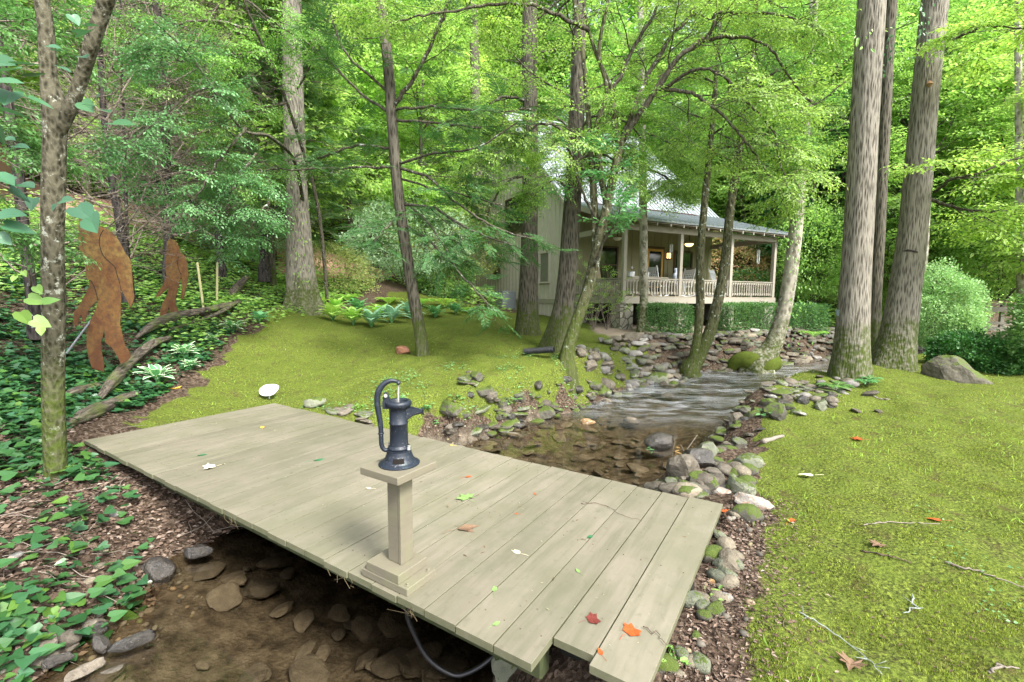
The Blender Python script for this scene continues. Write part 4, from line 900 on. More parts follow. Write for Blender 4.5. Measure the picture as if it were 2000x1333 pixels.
# main roof: two slopes with standing seams
def slope(m, x0, x1, y0, z0, y1, z1, th=.05, seam=.23, mat=0):
    V = np.array([(x0, y0, z0), (x1, y0, z0), (x1, y1, z1), (x0, y1, z1)]); n = unit(np.cross(V[1]-V[0], V[3]-V[0])); n = n if n[2] > 0 else -n
    m.add(np.vstack([V, V-n*th]), BOXF[:, :] if False else [[0, 1, 2, 3], [7, 6, 5, 4], [0, 4, 5, 1], [1, 5, 6, 2], [2, 6, 7, 3], [3, 7, 4, 0]], mat)
    for x in np.arange(x0+.03, x1, seam):
        a = np.array([(x-.012, y0, z0), (x+.012, y0, z0), (x+.012, y1, z1), (x-.012, y1, z1)]); m.add(np.vstack([a+n*.001, a+n*.028]), BOXF, mat)
k_ = (RZ-EZ)/(HD/2); ov = .35
m = MB(); slope(m, -ov, W+ov, PD_-.12, EZ-.12*k_+.12, ridge_y, RZ+.12); m.build('roof', M_roof, cabin)
m = MB(); slope(m, -ov, W+ov, PD_+HD+.35, EZ-.35*k_+.12, ridge_y, RZ+.12); box(m, (-ov, ridge_y-.12, RZ+.10), (W+ov, ridge_y+.12, RZ+.16)); m.build('roof', M_roof, cabin)
m = MB()
for x in (-ov-.03,):
    for ya, za, yb, zb in ((PD_-.2, EZ-.2*k_+.04, ridge_y, RZ+.04), (PD_+HD+.35, EZ-.35*k_+.04, ridge_y, RZ+.04)):
        V = np.array([(x, ya, za-.2), (x, ya, za), (x, yb, zb), (x, yb, zb-.2)]); m.add(np.vstack([V, V+(.028, 0, 0)]), BOXF)
m.build('rake_board', M_trim, cabin)
# porch roof, lower pitch
PE = 2.52; sl = (EZ-.02-PE)/(PD_+.45)
m = MB(); slope(m, -.45, W+.55, -.48, PE+.06, PD_-.06, EZ+.04); m.build('porch_roof', M_roof, cabin)
m = MB(); slope(m, -.42, W+.5, -.44, PE-.015, PD_-.02, EZ-.045, .02, 9); m.build('porch_ceiling', painted('porch_ceiling_boards', (.22, .19, .14)), cabin)
m = MB(); V = np.array([(-.47, -.48, PE-.16), (-.47, -.48, PE+.0), (-.47, PD_-.06, EZ-.02), (-.47, PD_-.06, EZ-.18)]); m.add(np.vstack([V, V+(.03, 0, 0)]), BOXF); m.build('porch_rake_board', M_trim, cabin)
for x in np.arange(-.2, W+.6, .61):
    m = MB(); V = np.array([(x, -.46, PE-.12), (x, -.46, PE-.02), (x, .9, PE-.02+1.36*sl), (x, .9, PE-.16+1.36*sl)]); m.add(np.vstack([V, V+(.045, 0, 0)]), BOXF); m.build('rafter_tail', M_trim, cabin)
# porch beams, posts, floor
m = MB(); box(m, (-.0, -.02, 2.27), (W, .13, 2.47)); m.build('porch_beam', M_trim, cabin)
m = MB(); box(m, (0, .132, 2.27), (.12, PD_-.06, 2.47)); m.build('porch_beam', M_trim, cabin)
m = MB(); box(m, (W-.12, .132, 2.27), (W, PD_-.06, 2.47)); m.build('porch_beam', M_trim, cabin)
XP = [0.07, W/3, 2*W/3, W-.07]
for x in XP:
    m = MB(); bevbox(m, (x-.07, -.015, .0), (x+.07, .125, 2.268), .006); m.build('porch_post', M_trim, cabin)
m = MB(); box(m, (-.02, -.05, -.03), (W+.02, PD_-.03, -.001)); m.build('porch_floor', M_fl, cabin)
m = MB(); box(m, (-.045, -.045, -.26), (W+.045, -.012, -.032)); box(m, (-.045, -.011, -.26), (-.012, PD_-.1, -.032)); box(m, (W+.012, -.011, -.26), (W+.045, PD_, -.032)); m.build('porch_fascia', M_trim, cabin)
def rail(p0, p1, nm=None):
    (x0, y0), (x1, y1) = p0, p1; L_ = math.hypot(x1-x0, y1-y0); a = math.atan2(y1-y0, x1-x0); Mr = Matrix.Translation((x0, y0, 0)) @ Matrix.Rotation(a, 4, 'Z')
    root = MB(); box(root, (0, -.045, .60), (L_, .045, .635), 0, Mr); box(root, (0, -.02, .50), (L_, .02, .575), 0, Mr); box(root, (0, -.02, .085), (L_, .02, .16), 0, Mr)
    o = root.build('railing', M_trim, cabin); n = int(L_/.135)
    for k in range(n):
        x = L_*(k+.5)/n; m = MB(); box(m, (x-.018, -.055, .05), (x+.018, -.022, .56), 0, Mr); m.build('baluster', M_trim, o)
    m = MB(); box(m, (L_/2-.02, -.02, 0), (L_/2+.02, .02, .084), 0, Mr); m.build('rail_foot', M_trim, o)
for k in range(3): rail((XP[k]+.07, .055), (XP[k+1]-.07, .055))
rail((.055, PD_-.05), (.055, .14)); rail((W-.055, .14), (W-.055, PD_-.05))
# stone piers and dark crawl space
M_pier = NT('pier_masonry'); t = M_pier; v = t.co(); e_ = t.voro(v, 4.2, 'DISTANCE_TO_EDGE'); cc_ = t.voro(v, 4.2, 'F1', 1)
s_ = t.n('SeparateColor'); t.t.links.new(cc_, s_.inputs[0]); c = t.ramp(s_.outputs[0], [(0, (.22, .21, .17)), (1, (.44, .42, .34))]); c = t.mix(t.noise(v, 12, 4), c, (.25, .24, .2))
c = t.mix(t.ramp(e_, [(.02, 1), (.05, 0)]), c, (.10, .09, .08)); M_pier = t.done(t.bsdf(c, .9, t.bump(t.ramp(e_, [(0, 0), (.09, 1)]), .8, .04)))
for x in (.22, 2.9, 5.35, W-.25):
    m = MB(); bevbox(m, (x-.3, .02, -1.55), (x+.3, .5, -.262), .02); m.build('stone_pier', M_pier, cabin)
m = MB(); bevbox(m, (-.04, 2.6, -1.5), (.4, 3.2, -.262), .02); m.build('stone_pier', M_pier, cabin)
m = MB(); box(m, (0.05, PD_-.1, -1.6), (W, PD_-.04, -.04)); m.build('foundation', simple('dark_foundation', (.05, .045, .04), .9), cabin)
# windows and doors on the front wall
def window(x0, x1, z0, z1, y, fr=M_rwood, pane=M_dkwin, mull=0, w=.07, side=-1, axis='x', shut=None):
    m = MB(); ya, yb = (y-.06, y-.001) if side < 0 else (y+.001, y+.06)
    parts = [((x0, z0), (x1, z0+w)), ((x0, z1-w), (x1, z1)), ((x0, z0+w), (x0+w, z1-w)), ((x1-w, z0+w), (x1, z1-w))]
    if mull: parts.append(((x0+w, (z0+z1)/2-.025), (x1-w, (z0+z1)/2+.025)))
    for (a, b), (c_, d) in parts:
        lo, hi = (a, ya, b), (c_, yb, d)
        if axis == 'y': lo, hi = (lo[1], lo[0], lo[2]), (hi[1], hi[0], hi[2])
        box(m, lo, hi)
    o = m.build('window', fr, cabin); yp = y-.012 if side < 0 else y+.012
    V = np.array([(x0+w, yp, z0+w), (x1-w, yp, z0+w), (x1-w, yp, z1-w), (x0+w, yp, z1-w)]); V = V[:, [1, 0, 2]] if axis == 'y' else V
    V2 = V.copy(); V2[:, 0 if axis == 'y' else 1] += .006
    m = MB(); m.add(np.vstack([V, V2]), BOXF); m.build('pane', pane, o); return o
window(1.15, 2.35, .55, 2.1, PD_-.026, mull=1)
window(5.55, 6.7, .55, 2.1, PD_-.026, mull=1)
# screen door
door = MB(); dx0, dx1 = 3.95, 4.85
for (a, b), (c_, d) in [((dx0, .0), (dx1, .22)), ((dx0, 2.0), (dx1, 2.1)), ((dx0, .22), (dx0+.1, 2.0)), ((dx1-.1, .22), (dx1, 2.0)), ((dx0+.1, .62), (dx1-.1, .72)), ((dx0+.1, .40), (dx1-.1, .45))]: box(door, (a, PD_-.10, b), (c_, PD_-.055, d))
door = door.build('screen_door', M_ywood, cabin); m = MB(); box(m, (dx0+.1, PD_-.075, .22), (dx1-.1, PD_-.065, 2.0)); m.build('screen', M_dkwin, door)
m = MB(); lathe(m, [(0, 0), (.018, 0), (.018, .04), (0, .04)], 10, 0, (dx0+.05, PD_-.15, 1.0)); m.build('handle', M_rod, door)
m = MB(); box(m, (dx0-.12, PD_-.054, 0), (dx0-.002, PD_-.026, 2.22)); box(m, (dx1+.002, PD_-.054, 0), (dx1+.12, PD_-.026, 2.22)); box(m, (dx0-.002, PD_-.054, 2.102), (dx1+.002, PD_-.026, 2.22)); m.build('door_frame', M_rwood, cabin)
# gable windows
window(PD_+1.6, PD_+2.5, .55, 1.95, -.026, side=-1, axis='y', fr=M_side, pane=simple('louvre_shutter', (.17, .16, .14), .7))
window(PD_+4.1, PD_+6.2, 3.1, 4.9, -.026, side=-1, axis='y', mull=1)
window(PD_+6.9, PD_+7.7, .9, 1.9, -.026, side=-1, axis='y')
# lamps on the porch
def emis(name, col, s):
    t = NT(name); e = t.n('Emission', Strength=float(s)); t.set(e, 'Color', col); return t.done(e)
M_lit = emis('lit_lamp_glass', (1, .62, .22), 1.3); M_unlit = simple('frosted_glass', (.6, .58, .5), .4)
for x, y, lit in ((4.55, 1.45, 1), (.75, 1.3, 0), (6.6, 1.5, 0)):
    zc = PE-.04+(y+.44)*(EZ-.03-PE)/(PD_+.42); zl = 2.10+.0*zc
    m = MB(); tube(m, [(x, y, zc), (x, y, zl+.10)], .02, 8); lathe(m, [(0, .07), (.14, .07), (.14, .10), (0, .10)], 16, 0, (x, y, zl)); o = m.build('ceiling_lamp', M_rwood, cabin)
    m = MB(); lathe(m, [(0, -.05), (.08, -.04), (.14, 0), (.17, .05), (.17, .069), (0, .069)], 20, 0, (x, y, zl)); m.build('lamp_bowl', M_lit if lit else M_unlit, o, smooth=True)
m = MB(); box(m, (5.06, PD_-.20, 1.68), (5.26, PD_-.03, 1.72)); box(m, (5.06, PD_-.20, 1.96), (5.26, PD_-.03, 2.0)); box(m, (5.10, PD_-.06, 1.72), (5.22, PD_-.03, 1.96))
for dx in (5.065, 5.235):
    for dy in (PD_-.195, PD_-.08): box(m, (dx, dy, 1.72), (dx+.02, dy+.02, 1.96))
o = m.build('wall_lantern', M_rwood, cabin); m = MB(); box(m, (5.095, PD_-.17, 1.725), (5.225, PD_-.07, 1.955)); m.build('lantern_glass', M_lit, o)
# dead leaves lying in the valley of the roof
m = MB(); r = np.random.default_rng(4); n = 2600; x = r.uniform(.6, 6.6, n); y = PD_-.1-np.abs(r.normal(0, .22, n))*(.5+.5*np.sin(x*1.3)**2); z = PE+.06+(y+.48)*(EZ-.02-PE)/(PD_+.42)+.035
tv = np.array([(0, -.4, 0), (.5, 0, .1), (0, .6, 0), (-.5, 0, .15)]); inst(m, tv, [(np.array([[0, 1, 2, 3]]), 0)], np.stack([x, y, z], -1), randhead(n, r, .3), r.uniform(.03, .06, n))
o = m.build('roof_leaf_litter', simple('dead_leaves', (.13, .07, .05), .9, .5, 20), loc=None); o.matrix_world = CM; tag(o, 'brown dead leaves gathered along the fold of the cabin roof', 'leaf litter', kind='stuff')
# ------------------------------------------------------------------ furniture on the porch
M_white = painted('white_paint', (.68, .70, .72)); M_beige = painted('beige_paint', (.42, .36, .24))
def rocker(x, y, rz, label):
    root = empty('rocking_chair', cw(x, y, 0), label, 'rocking chair', 'white rocking chairs on the porch', rz=ang+rz)
    m = MB(); box(m, (-.27, -.25, .40), (.27, .22, .43)); m.build('seat', M_white, root)
    T = Matrix.Translation((0, .22, .42)) @ Matrix.Rotation(radians(-16), 4, 'X')
    m = MB(); box(m, (-.25, -.02, .62), (.25, .012, .76), 0, T); box(m, (-.19, -.02, .04), (.19, .01, .08), 0, T)
    for k in range(5): box(m, (-.19+k*.0865, -.018, .08), (-.156+k*.0865, -.002, .62), 0, T)
    for k in range(5): box(m, (-.19, -.0015, .14+k*.1), (.19, .012, .19+k*.1), 0, T)
    m.build('backrest', M_white, root)
    for s in (-1, 1):
        m = MB(); box(m, (s*.27-.02, -.022, -.42), (s*.27+.02, .018, .82), 0, T); m.build('rear_leg', M_white, root)
        m = MB(); box(m, (s*.27-.02, -.24, .04), (s*.27+.02, -.20, .62)); m.build('front_leg', M_white, root)
        m = MB(); box(m, (s*.29-.045, -.30, .621), (s*.29+.045, .27, .645)); m.build('armrest', M_white, root)
        m = MB(); tube(m, [(s*.27, -.42, .06), (s*.27, -.15, .02), (s*.27, .15, .02), (s*.27, .4, .06), (s*.27, .55, .10)], .018, 6); m.build('rocker', M_white, root)
    return root
rocker(6.35, 1.3, .35, 'white rocking chair standing behind the right hand porch bay')
r2 = rocker(4.75, 1.9, -1.5, 'white rocking chair seen side on by the twin leaning stems'); 
r3 = rocker(3.05, 1.6, 1.75, 'white rocking chair turned sideways in front of the screen door')
# round backed garden chair
root = empty('garden_chair', cw(.75, 2.2, 0), 'beige chair with a high round slatted back beside the left corner post', 'chair', rz=ang+.2)
m = MB()
for k in range(5):
    x = -.26+k*.11; h = .62+.38*math.sqrt(max(0, 1-((x+.045)/.32)**2)); T = Matrix.Translation((0, .2, .35)) @ Matrix.Rotation(radians(-14), 4, 'X'); box(m, (x, -.01, 0), (x+.1, .012, h), 0, T)
box(m, (-.27, .0121, .3), (.27, .03, .36), 0, T); box(m, (-.27, .0121, .65), (.27, .03, .70), 0, T); m.build('backrest', M_beige, root)
m = MB(); box(m, (-.27, -.28, .33), (.27, .22, .36)); m.build('seat', M_beige, root)
for s in (-1, 1):
    m = MB(); box(m, (s*.3-.05, -.34, .56), (s*.3+.05, .28, .585)); m.build('armrest', M_beige, root)
    for y in (-.28, .18): m = MB(); box(m, (s*.29-.02, y, 0), (s*.29+.02, y+.08, .559)); m.build('leg', M_beige, root)
# table
root = empty('porch_table', cw(2.1, 1.35, 0), 'long pale wooden table on the porch behind the railing', 'table', rz=ang)
m = MB(); box(m, (-.9, -.4, .70), (.9, .4, .745)); m.build('tabletop', M_trim, root)
for x in (-.8, .74):
    for y in (-.33, .27): m = MB(); box(m, (x, y, 0), (x+.06, y+.06, .699)); m.build('leg', M_trim, root)
for x, lb in ((-.62, 'white woven basket on the left end of the porch table'), (.1, 'pale box on the middle of the porch table')):
    m = MB(); lathe(m, [(0, .746), (.13, .746), (.16, .93), (.14, .93), (.12, .77), (0, .77)], 12, 0, (0, 0, 0)); o = m.build('basket', M_white); o.location = cw(2.1+x, 1.35, 0); tag(o, lb, 'basket')
# dark chairs at the left bay
for x, y, rz, lb in ((.45, 1.0, .9, 'dark wooden chair in the left corner of the porch'), (3.3, 2.5, 3.0, 'dark wooden chair pushed against the cabin wall beside the door')):
    root = empty('wooden_chair', cw(x, y, 0), lb, 'chair', rz=ang+rz); m = MB(); box(m, (-.22, -.22, .42), (.22, .22, .45)); m.build('seat', M_rwood, root)
    T = Matrix.Translation((0, .2, .45)) @ Matrix.Rotation(radians(-12), 4, 'X'); m = MB(); box(m, (-.22, -.02, 0), (-.18, .02, .6), 0, T); box(m, (.18, -.02, 0), (.22, .02, .6), 0, T); box(m, (-.18, -.01, .42), (.18, .01, .6), 0, T); box(m, (-.18, -.01, .2), (.18, .01, .28), 0, T); m.build('backrest', M_rwood, root)
    for xx in (-.21, .17):
        for yy in (-.21, .17): m = MB(); box(m, (xx, yy, 0), (xx+.04, yy+.04, .419)); m.build('leg', M_rwood, root)
# the white figure standing on the rail
m = MB(); lathe(m, [(0, 0), (.10, 0), (.10, .12), (.07, .14), (.09, .2), (.13, .3), (.12, .4), (.07, .47), (.05, .5), (.075, .55), (.07, .61), (.03, .65), (0, .65)], 18); o = m.build('statue', painted('blue_white_glaze', (.5, .55, .66)), smooth=True); o.location = cw(2.93, .5, .42); tag(o, 'blue white garden statue standing on a box behind the porch rail', 'statue')
m = MB(); bevbox(m, (-.16, -.16, 0), (.16, .16, .418), .01); o = m.build('crate', painted('grey_crate_wood', (.3, .28, .25))); o.location = cw(2.93, .5, 0); o.rotation_euler = (0, 0, ang); tag(o, 'low grey wooden crate carrying the statue on the porch', 'crate')
# brown barrel like basket by the window
m = MB(); lathe(m, [(0, 0), (.2, 0), (.27, .35), (.28, .7), (.22, 1.05), (.12, 1.2), (0, 1.22)], 18); o = m.build('wicker_hood', simple('brown_wicker', (.2, .10, .05), .8, .4, 30, .6), smooth=True); o.location = cw(5.2, 2.6, 0); tag(o, 'tall brown wicker hood against the cabin wall right of the lantern', 'basket')
def chime(x, y, z, label, L_=.35):
    root = empty('wind_chime', cw(x, y, z), label, 'wind chime'); m = MB(); tube(m, [(0, 0, .3), (0, 0, 0)], .004, 4); lathe(m, [(0, 0), (.06, 0), (.06, .015), (0, .015)], 10); m.build('hanger', M_rod, root)
    for k in range(5): a = k*1.256; m = MB(); tube(m, [(.05*cos(a), .05*sin(a), -.01), (.05*cos(a), .05*sin(a), -L_-.03*k)], .009, 6); m.build('tube', M_white, root)
chime(7.35, .35, 1.95, 'pale metal wind chime hanging at the right end of the porch', .45); chime(2.55, .4, 1.92, 'silver wind chime hanging left of the screen door', .25)
m = MB(); box(m, (-.05, 0, -.05), (.05, .012, .05), 0, Matrix.Rotation(radians(45), 4, 'Y')); o = m.build('wall_ornament', M_white); o.location = cw(3.15, PD_-.04, 1.25); o.rotation_euler = (0, 0, ang); tag(o, 'small white diamond ornament on the porch wall left of the door', 'ornament')
# air conditioner beside the left wall
p = np.array(cw(-.9, PD_+4.3, 0)); zg = gz(p[0], p[1]); root = empty('air_conditioner', (p[0], p[1], zg), 'grey slatted air conditioning unit on the lawn by the left cabin wall', 'air conditioner', rz=ang)
m = MB(); bevbox(m, (-.35, -.42, 0), (.35, .42, .85), .02); m.build('case', simple('ac_grey', (.16, .18, .19), .5), root); m = MB()
for k in range(15): box(m, (-.37, -.38, .08+k*.048), (-.352, .38, .10+k*.048))
m.build('grille', simple('ac_grille', (.4, .43, .44), .4), root)
# ------------------------------------------------------------------ distant footbridge railing at the right
p = atd(1948, 640, 19.5); root = empty('wooden_bridge', (p[0], p[1], p[2]), 'tan timber bridge with railing crossing upstream behind the azalea', 'bridge', rz=-.1)
m = MB(); box(m, (-1.2, 0, -.14), (3.2, 1.5, -.0)); m.build('deck', M_trim, root)
m = MB(); box(m, (-1.2, -.04, .95), (3.2, .12, 1.0)); box(m, (-1.2, 0, .66), (3.2, .05, .86)); box(m, (-1.2, 0, .12), (3.2, .05, .24)); m.build('railing', M_trim, root)
for x in (-1.1, .2, 1.7, 3.1): m = MB(); box(m, (x-.06, .051, 0), (x+.06, .16, .949)); m.build('post', M_trim, root)
# ------------------------------------------------------------------ foliage kit
DIA = np.array([(0, 0, 0), (.42, .25, .06), (1, 0, -.04), (.42, -.25, .06)]); DIAF = np.array([[0, 1, 2], [0, 2, 3]])
OVL = np.array([(0, 0, 0), (.22, .2, .05), (.6, .22, .05), (1, 0, -.08), (.6, -.22, .05), (.22, -.2, .05)]); OVLF4 = np.array([[0, 1, 2, 3], [0, 3, 4, 5]])
def spray_proto(r, L=.62, nleaf=9, nsub=4, ls=.10, needles=False):
    """a flat leafy twig along +x; returns (verts, [(tris, mat)]) mat 0 = leaf, 1 = twig"""
    V = []; T = []; n = 0; TV = []; TF = []; tn = 0
    def tw(P, r0):
        nonlocal tn
        v, fs = tubev(P, np.linspace(r0, r0*.5, len(P)), 3, False); TV.append(v); TF.append(fs[0]+tn); tn += len(v)
    def leaves(P, k, s):
        nonlocal n
        u = np.linspace(.12, 1, k)
        for i, q in enumerate(u):
            x = q*(len(P)-1); a = int(min(x, len(P)-2)); p = P[a]+(P[a+1]-P[a])*(x-a); d = unit(P[a+1]-P[a]); sd = 1 if i % 2 else -1
            if i == k-1: sd = 0
            side = np.array([-d[1], d[0], 0]); h = unit(d*.65+side*sd*.85+np.array([0, 0, -.18+r.normal(0, .22)])); B = basis(h, np.array([r.normal(0, .35), r.normal(0, .35), 1]))
            sc = s*r.uniform(.75, 1.2); V.append(DIA @ B.T*sc+p); T.append(DIAF+n); n += 4
    main = np.array([(x*L, .03*sin(5*x), -.10*x*x*L) for x in np.linspace(0, 1, 5)]); tw(main, .0045)
    if not needles:
        leaves(main, nleaf, ls)
        for k in range(nsub):
            q = .18+.6*k/nsub; b = np.array([np.interp(q, np.linspace(0, 1, 5), main[:, c]) for c in range(3)]); sd = 1 if k % 2 else -1; l = L*.5*(1-.4*q)
            d = unit(np.array([.75, sd*.75, r.normal(0, .12)])); P = np.array([b+d*l*t_+np.array([0, 0, -.08*t_*t_*l]) for t_ in np.linspace(0, 1, 3)]); tw(P, .003); leaves(P, max(4, int(nleaf*.62)), ls)
    else:
        k = 13
        for i in range(k):
            q = .1+.88*i/k; b = np.array([np.interp(q, np.linspace(0, 1, 5), main[:, c]) for c in range(3)])
            for sd in (-1, 1):
                l = L*.40*(1-.65*q)*r.uniform(.7, 1.15); d = unit(np.array([.75, sd*.7, r.normal(-.05, .1)])); m_ = 5
                for j in range(m_):
                    t0 = (j+.4)/m_; p = b+d*l*t0+np.array([0, 0, -.1*l*t0*t0]); B = basis(unit(d+np.array([0, 0, r.normal(0, .1)])), np.array([r.normal(0, .3), r.normal(0, .3), 1])); V.append(DIA*(1, .85, 1) @ B.T*(l/m_*1.7)+p); T.append(DIAF+n); n += 4
    V = np.concatenate(V); k = len(V); Vt = np.concatenate(TV)
    return np.vstack([V, Vt]), [(np.concatenate(T), 0), (np.concatenate(TF)+k, 1)]
r0 = np.random.default_rng(1)
SP_B = [spray_proto(r0, .62, 9, 4, .092) for _ in range(3)]           # beech like
SP_M = [spray_proto(r0, .55, 7, 3, .125) for _ in range(3)]           # larger leaves
SP_F = [spray_proto(r0, .7, 5, 2, .19) for _ in range(3)]             # far trees, few leaves
SP_H = [spray_proto(r0, .62, 0, 0, 0, True) for _ in range(3)]        # hemlock
LM = {'bright': leafmat('bright_leaf', [(.085, .165, .030), (.12, .215, .042), (.17, .275, .065), (.06, .13, .03)], .42, .42, .55),
      'mid': leafmat('mid_green_leaf', [(.045, .105, .030), (.065, .14, .04), (.095, .18, .055)], .4, .42, .5),
      'cool': leafmat('cool_green_leaf', [(.045, .115, .038), (.065, .155, .052), (.095, .19, .075)], .3, .38, .5),
      'hemlock': leafmat('hemlock_needle', [(.022, .06, .02), (.035, .09, .026), (.055, .12, .035)], .25),
      'lime': leafmat('lime_leaf', [(.15, .25, .045), (.20, .31, .065), (.11, .21, .04)], .45, .42, .5),
      'lifted_lime': leafmat('lifted_lime_leaf', [(.17, .27, .06), (.22, .32, .085), (.28, .37, .12), (.13, .22, .05)], .5, .42, .5, .3), 'lifted_bright': leafmat('lifted_bright_leaf', [(.11, .20, .045), (.15, .255, .06), (.21, .31, .09), (.08, .16, .04)], .5, .42, .5, .3),  # far leaves coloured lighter than real ones, standing in for light on the woods
      'mint_sheen': leafmat('mint_sheen_leaf', [(.12, .19, .11), (.17, .25, .16), (.23, .31, .21), (.09, .15, .08)], .35, .35, .6, .3),  # sky highlights on the far foliage put into a pale leaf colour
      'vine': leafmat('vine_leaf', [(.035, .11, .05), (.05, .14, .06), (.03, .09, .045)], .2, .4, .5, .3, lk=1.15),
      'ivy': leafmat('ivy_leaf', [(.018, .065, .022), (.03, .10, .03), (.045, .135, .038), (.035, .11, .05), (.03, .09, .028), (.04, .12, .03), (.09, .19, .03)], .15, .32, .5, .25, lk=.95),
      'deep': leafmat('deep_green_leaf', [(.018, .06, .014), (.03, .085, .018), (.045, .11, .022)], .2, .4, .4),
      'gold': leafmat('golden_leaf', [(.13, .17, .05), (.19, .21, .08), (.10, .15, .045)], .35), 'pinkish': leafmat('pinkish_maple_leaf', [(.34, .22, .12), (.42, .30, .2), (.22, .24, .08), (.36, .18, .11)], .35),
      'pale': leafmat('pale_azalea_leaf', [(.12, .20, .08), (.18, .27, .12), (.09, .17, .05)], .3)}
M_limb = barkmat('limb_bark', (.035, .03, .022), (.13, .115, .085), 26, .3, .10)
def tubes_grow(r, p, d, L, rad, depth, tubes, tips, droop=.25, wander=.16, nsub=5, sub=(.35, .6), up=0, planar=.35, ang=.9):
    n = max(4, int(L/.3)+2); P = [np.array(p, float)]; d = unit(d); D = [d]
    for i in range(n):
        f = i/n; d = unit(d+r.normal(0, wander, 3)*(1, 1, .5)*(3./n)**.3+np.array([0, 0, up*(1-f)-droop*f*.5])); P.append(P[-1]+d*L/n); D.append(d)
    P = np.array(P); tubes.append((P, np.linspace(rad, max(rad*.3, .003), n+1)))
    if depth == 0:
        tips.append((P, np.array(D))); return
    for k in range(nsub):
        q = .22+.78*(k+r.uniform(0, .8))/nsub; q = min(q, 1); x = q*n; a = int(min(x, n-1)); b = P[a]+(P[a+1]-P[a])*(x-a); dd = D[a]
        side = unit(np.cross(dd, [0, 0, 1])+1e-6)*(1 if k % 2 else -1); nd = unit(dd*cos(ang)+side*sin(ang)+r.normal(0, planar, 3)*(.5, .5, 1)*.8)
        tubes_grow(r, b, nd, L*r.uniform(*sub)*(1-.35*q), rad*(1-.6*q)*.6, depth-1, tubes, tips, droop, wander, max(3, nsub-1), sub, 0, planar, ang)
    tips.append((P[-3:], np.array(D)[-3:]))
def sprays_on(r, tips, per=3, size=(.7, 1.1), minu=.15, tilt=.25):
    P = []; H = []
    for T, D in tips:
        for k in range(per):
            q = minu+(1-minu)*(k+r.random())/per; x = q*(len(T)-1); a = int(min(x, len(T)-2)); P.append(T[a]+(T[a+1]-T[a])*(x-a)); dd = D[a]
            side = unit(np.cross(dd, [0, 0, 1])+1e-6)*(1 if k % 2 else -1); H.append(unit(dd+side*r.uniform(.2, 1.1)+np.array([0, 0, r.normal(-.08, .18)])))
    n = len(P); U_ = np.stack([r.normal(0, tilt, n), r.normal(0, tilt, n), np.ones(n)], -1)
    return np.array(P), basis(np.array(H), U_), r.uniform(*size, n)
def foliage_mesh(r, tips, protos, per, size, name, mat, parent, twig=None, keep=None, **k):
    P, B, S = sprays_on(r, tips, per, size, **k)
    if keep is not None: q = keep(P); P, B, S = P[q], B[q], S[q]
    m = MB(); idx = r.integers(0, len(protos), len(P))
    for i, (tv, tf) in enumerate(protos): inst(m, tv, tf, P[idx == i], B[idx == i], S[idx == i], None)
    return m.build(name, [mat, twig or M_limb], parent)
def trunkv(path, rad, S=22, n=7, rough=.05, flare=.35, seed=0):
    Q = catmull(path, n); N = len(Q); rr = np.interp(np.linspace(0, 1, N), np.linspace(0, 1, len(rad)), rad)
    L = np.r_[0, np.cumsum(np.linalg.norm(np.diff(Q, axis=0), axis=1))]; th = np.arange(S)*2*pi/S
    t_, A, B = frames(Q); fl = np.exp(-np.maximum(L-.5, 0)/(rad[0]*1.6))*flare
    R = rr[:, None]*(1+fl[:, None]*(1+.5*np.cos(th[None]*5+seed)+.4*noise(th[None]*1.3+seed, 0*L[:, None], seed)))*(1+rough*noise(np.cos(th)[None]*2+seed, np.sin(th)[None]*2, L[:, None]*1.1)+rough*.6*noise(np.cos(th)[None]*6, np.sin(th)[None]*6, L[:, None]*2.2+seed))
    V = Q[:, None]+R[..., None]*(np.cos(th)[None, :, None]*A[:, None]+np.sin(th)[None, :, None]*B[:, None])
    i = np.arange(N-1)[:, None]*S; j = np.arange(S)[None]; k = (j+1) % S
    return V.reshape(-1, 3), np.stack([i+j, i+k, i+S+k, i+S+j], -1).reshape(-1, 4), Q, rr
def pxpath(pts):           # (px, py, width px, distance)
    P = [atd(x, y, d) for x, y, w, d in pts]; R_ = [w/2*d/F/1.0 for x, y, w, d in pts]
    for k, (x, y, w, d) in enumerate(pts): # the true width across the line of sight
        R_[k] = w/2*d/F*math.cos(math.atan2(abs(x-1000), F))*.90
    return np.array(P), np.array(R_)
def tree(name, label, stems, bark, cat='tree', group=None, base=None, foot=True, S=22, rough=.05, flare=.35, top=0):
    """stems: list of pixel paths; the first starts on the ground"""
    x, y, w, d = stems[0][0]; b = atd(x, y, d); 
    root = empty(name, tuple(b), label, cat, group); m = MB(); info = []
    for s, st in enumerate(stems):
        P, R_ = pxpath(st)
        if s == 0 and foot: P = np.vstack([P[0]-[0, 0, .8], P[0]-[0, 0, .3], P]); R_ = np.r_[R_[0]*1.3, R_[0]*1.15, R_]
        if top and (s == 0 or True): dd = unit(P[-1]-P[-2]); P = np.vstack([P, P[-1]+dd*top*.5, P[-1]+dd*top]); R_ = np.r_[R_, R_[-1]*.8, R_[-1]*.5]
        v, f, Q, rr = trunkv(P, R_, S if s == 0 else max(8, S//2), 7, rough, flare if s == 0 else 0, s+3.1*x); k = m.n; m.add(v-b, f); n_ = len(v); SS = S if s == 0 else max(8, S//2)
        m.f.append((np.arange(SS)[None]+k+n_-SS, 0)); info.append((Q, rr))
    m.build('trunk', bark, root, smooth=True)
    root['_b'] = 0; del root['_b']
    return root, b, info
